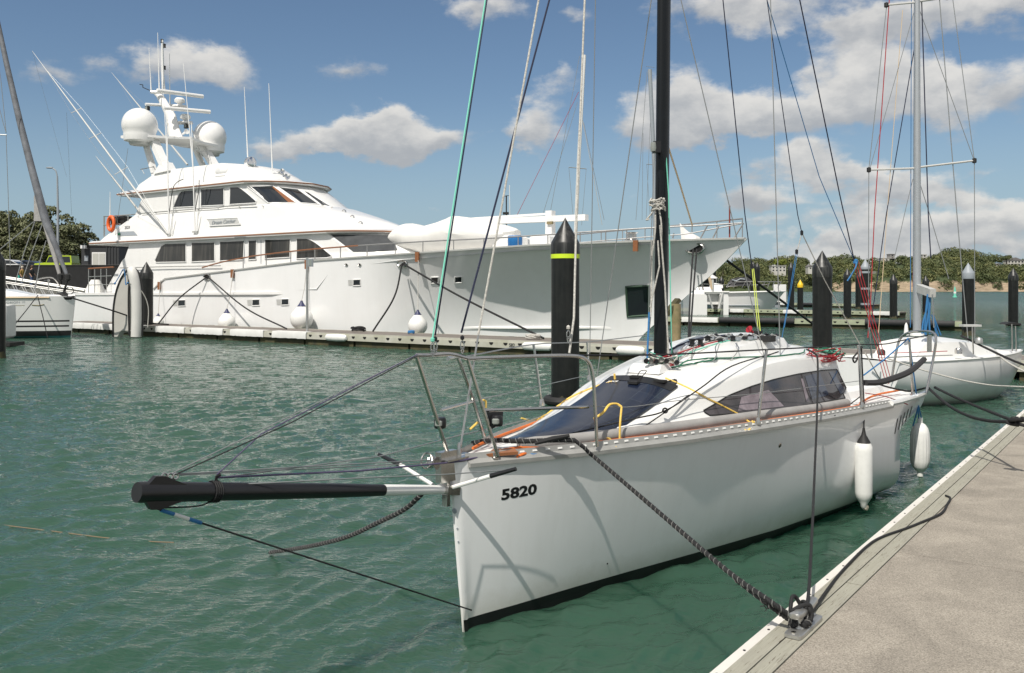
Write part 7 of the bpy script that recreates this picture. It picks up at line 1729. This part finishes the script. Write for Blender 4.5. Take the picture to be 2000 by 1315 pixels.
# the wood on the headland: one mass
WV = []; rs = np.random.RandomState(11)
def clear(px, py, r):
    for (hx_, yt, yb, w_, *_a) in HS:
        if abs(px-hx_) < w_*.5+r and yt-3 < py < yb-1+r*1.0: return False
    return True
clumps = []; 
trees_ = [(rs.uniform(1330,2500), rs.rand()) for _ in range(10)]
for i in range(2600):
    px = rs.uniform(1330, 2080) if i < 2300 else rs.uniform(2080, 2500); f = rs.rand()**.8; y0 = shoreY(px); Y = y0+7+f*120
    top = EYE-(ridge(px)-HY)/F*(YS+130)-5.0; ch = max(.6, cliffh(px)); z = interp(Y-y0, [6,9,50,120,260], [ch, ch+1, lerp(ch, top, .5), top, top-2])
    r0 = rs.uniform(2.4, 5.2)*(1.15 if f > .8 else 1); zc = z+r0*rs.uniform(.2, .95)
    pp_ = HY-(zc-EYE)/Y*F
    if not clear(px, pp_, r0*1.2): continue
    clumps.append(((at(px, 560, Y).x, Y, zc), (r0*1.15, r0, r0*.85)))
for i in range(420):        # bushes spilling over the cliff edge
    px = rs.uniform(1660, 2300); y0 = shoreY(px); ch = cliffh(px); 
    if math.sin(px*.045)+math.sin(px*.13) < .2: continue
    r0 = rs.uniform(1.0, 2.3); clumps.append(((at(px, 560, y0+3).x, y0+3, rs.uniform(1.5, ch+1.0)), (r0*1.3, r0*.8, r0)))
V = leaves(clumps, 4.6, .85, rs)
LM2 = leafmat('headland_foliage', (.060,.080,.034), (.105,.120,.055), (.16,.17,.09))
t = LM2.node_tree; p = t.nodes['Principled BSDF']; old = p.inputs['Base Color'].links[0].from_socket; vo = N(t, 'ShaderNodeTexVoronoi'); vo.inputs['Scale'].default_value = .11; lk(t, t.nodes['Texture Coordinate'].outputs['Object'], vo.inputs['Vector'])
hs = N(t, 'ShaderNodeSeparateColor'); lk(t, vo.outputs['Color'], hs.inputs[0]); tint = mixc(t, hs.outputs[0], (.62,.72,.62), (1.5,1.35,1.05)); lk(t, mixc(t, 1.0, old, tint, 'MULTIPLY'), p.inputs['Base Color'])
for nd in LM2.node_tree.nodes:
    if nd.type == 'TEX_NOISE' and abs(nd.inputs['Scale'].default_value-.55) < .01: nd.inputs['Scale'].default_value = .07
    elif nd.type == 'TEX_NOISE': nd.inputs['Scale'].default_value = .35
wo = leaf_obj('wood', V, LM2, None, (0,0,0)); wo['kind'] = 'stuff'; wo['label'] = 'wooded headland of dark green trees above the sandstone cliff'
for i, (px, pt_, w_, cc_) in enumerate(((1524,504,26,'lime'), (1412,519,16,''), (1873,491,34,''), (1966,497,22,''))):
    Y = YS+90; c = at(px, 560, Y); zt = at(px, pt_, Y).z; r0 = w_/F*Y/2; rs2 = np.random.RandomState(60+i)
    th = Thing('hill_tree', ['bright yellow green round tree on the far ridge above the flat roofed house', 'tree at the left end of the far ridge, under the yacht bow', 'highest rounded tree on the far ridge, right of the silver mast', 'dark domed tree on the far ridge near the right edge'][i], 'tree', Vector((c.x, Y, zt-9)))
    part('trunk', MB().tube([Vector((c.x,Y,zt-10)), Vector((c.x,Y,zt-3))], [.5,.3], 6), BK, th)
    cl_ = [((c.x+rs2.uniform(-.7,.7)*r0, Y+rs2.uniform(-2,2), zt-r0*.6+rs2.uniform(-.4,.12)*r0), (r0*.42, r0*.42, r0*.38)) for _ in range(16)]
    leaf_obj('crown', leaves(cl_, 9, .7, rs2), leafmat('lime_crown', (.12,.15,.02), (.17,.20,.03), (.2,.22,.06)) if cc_ else LM2, th.o, th.loc)
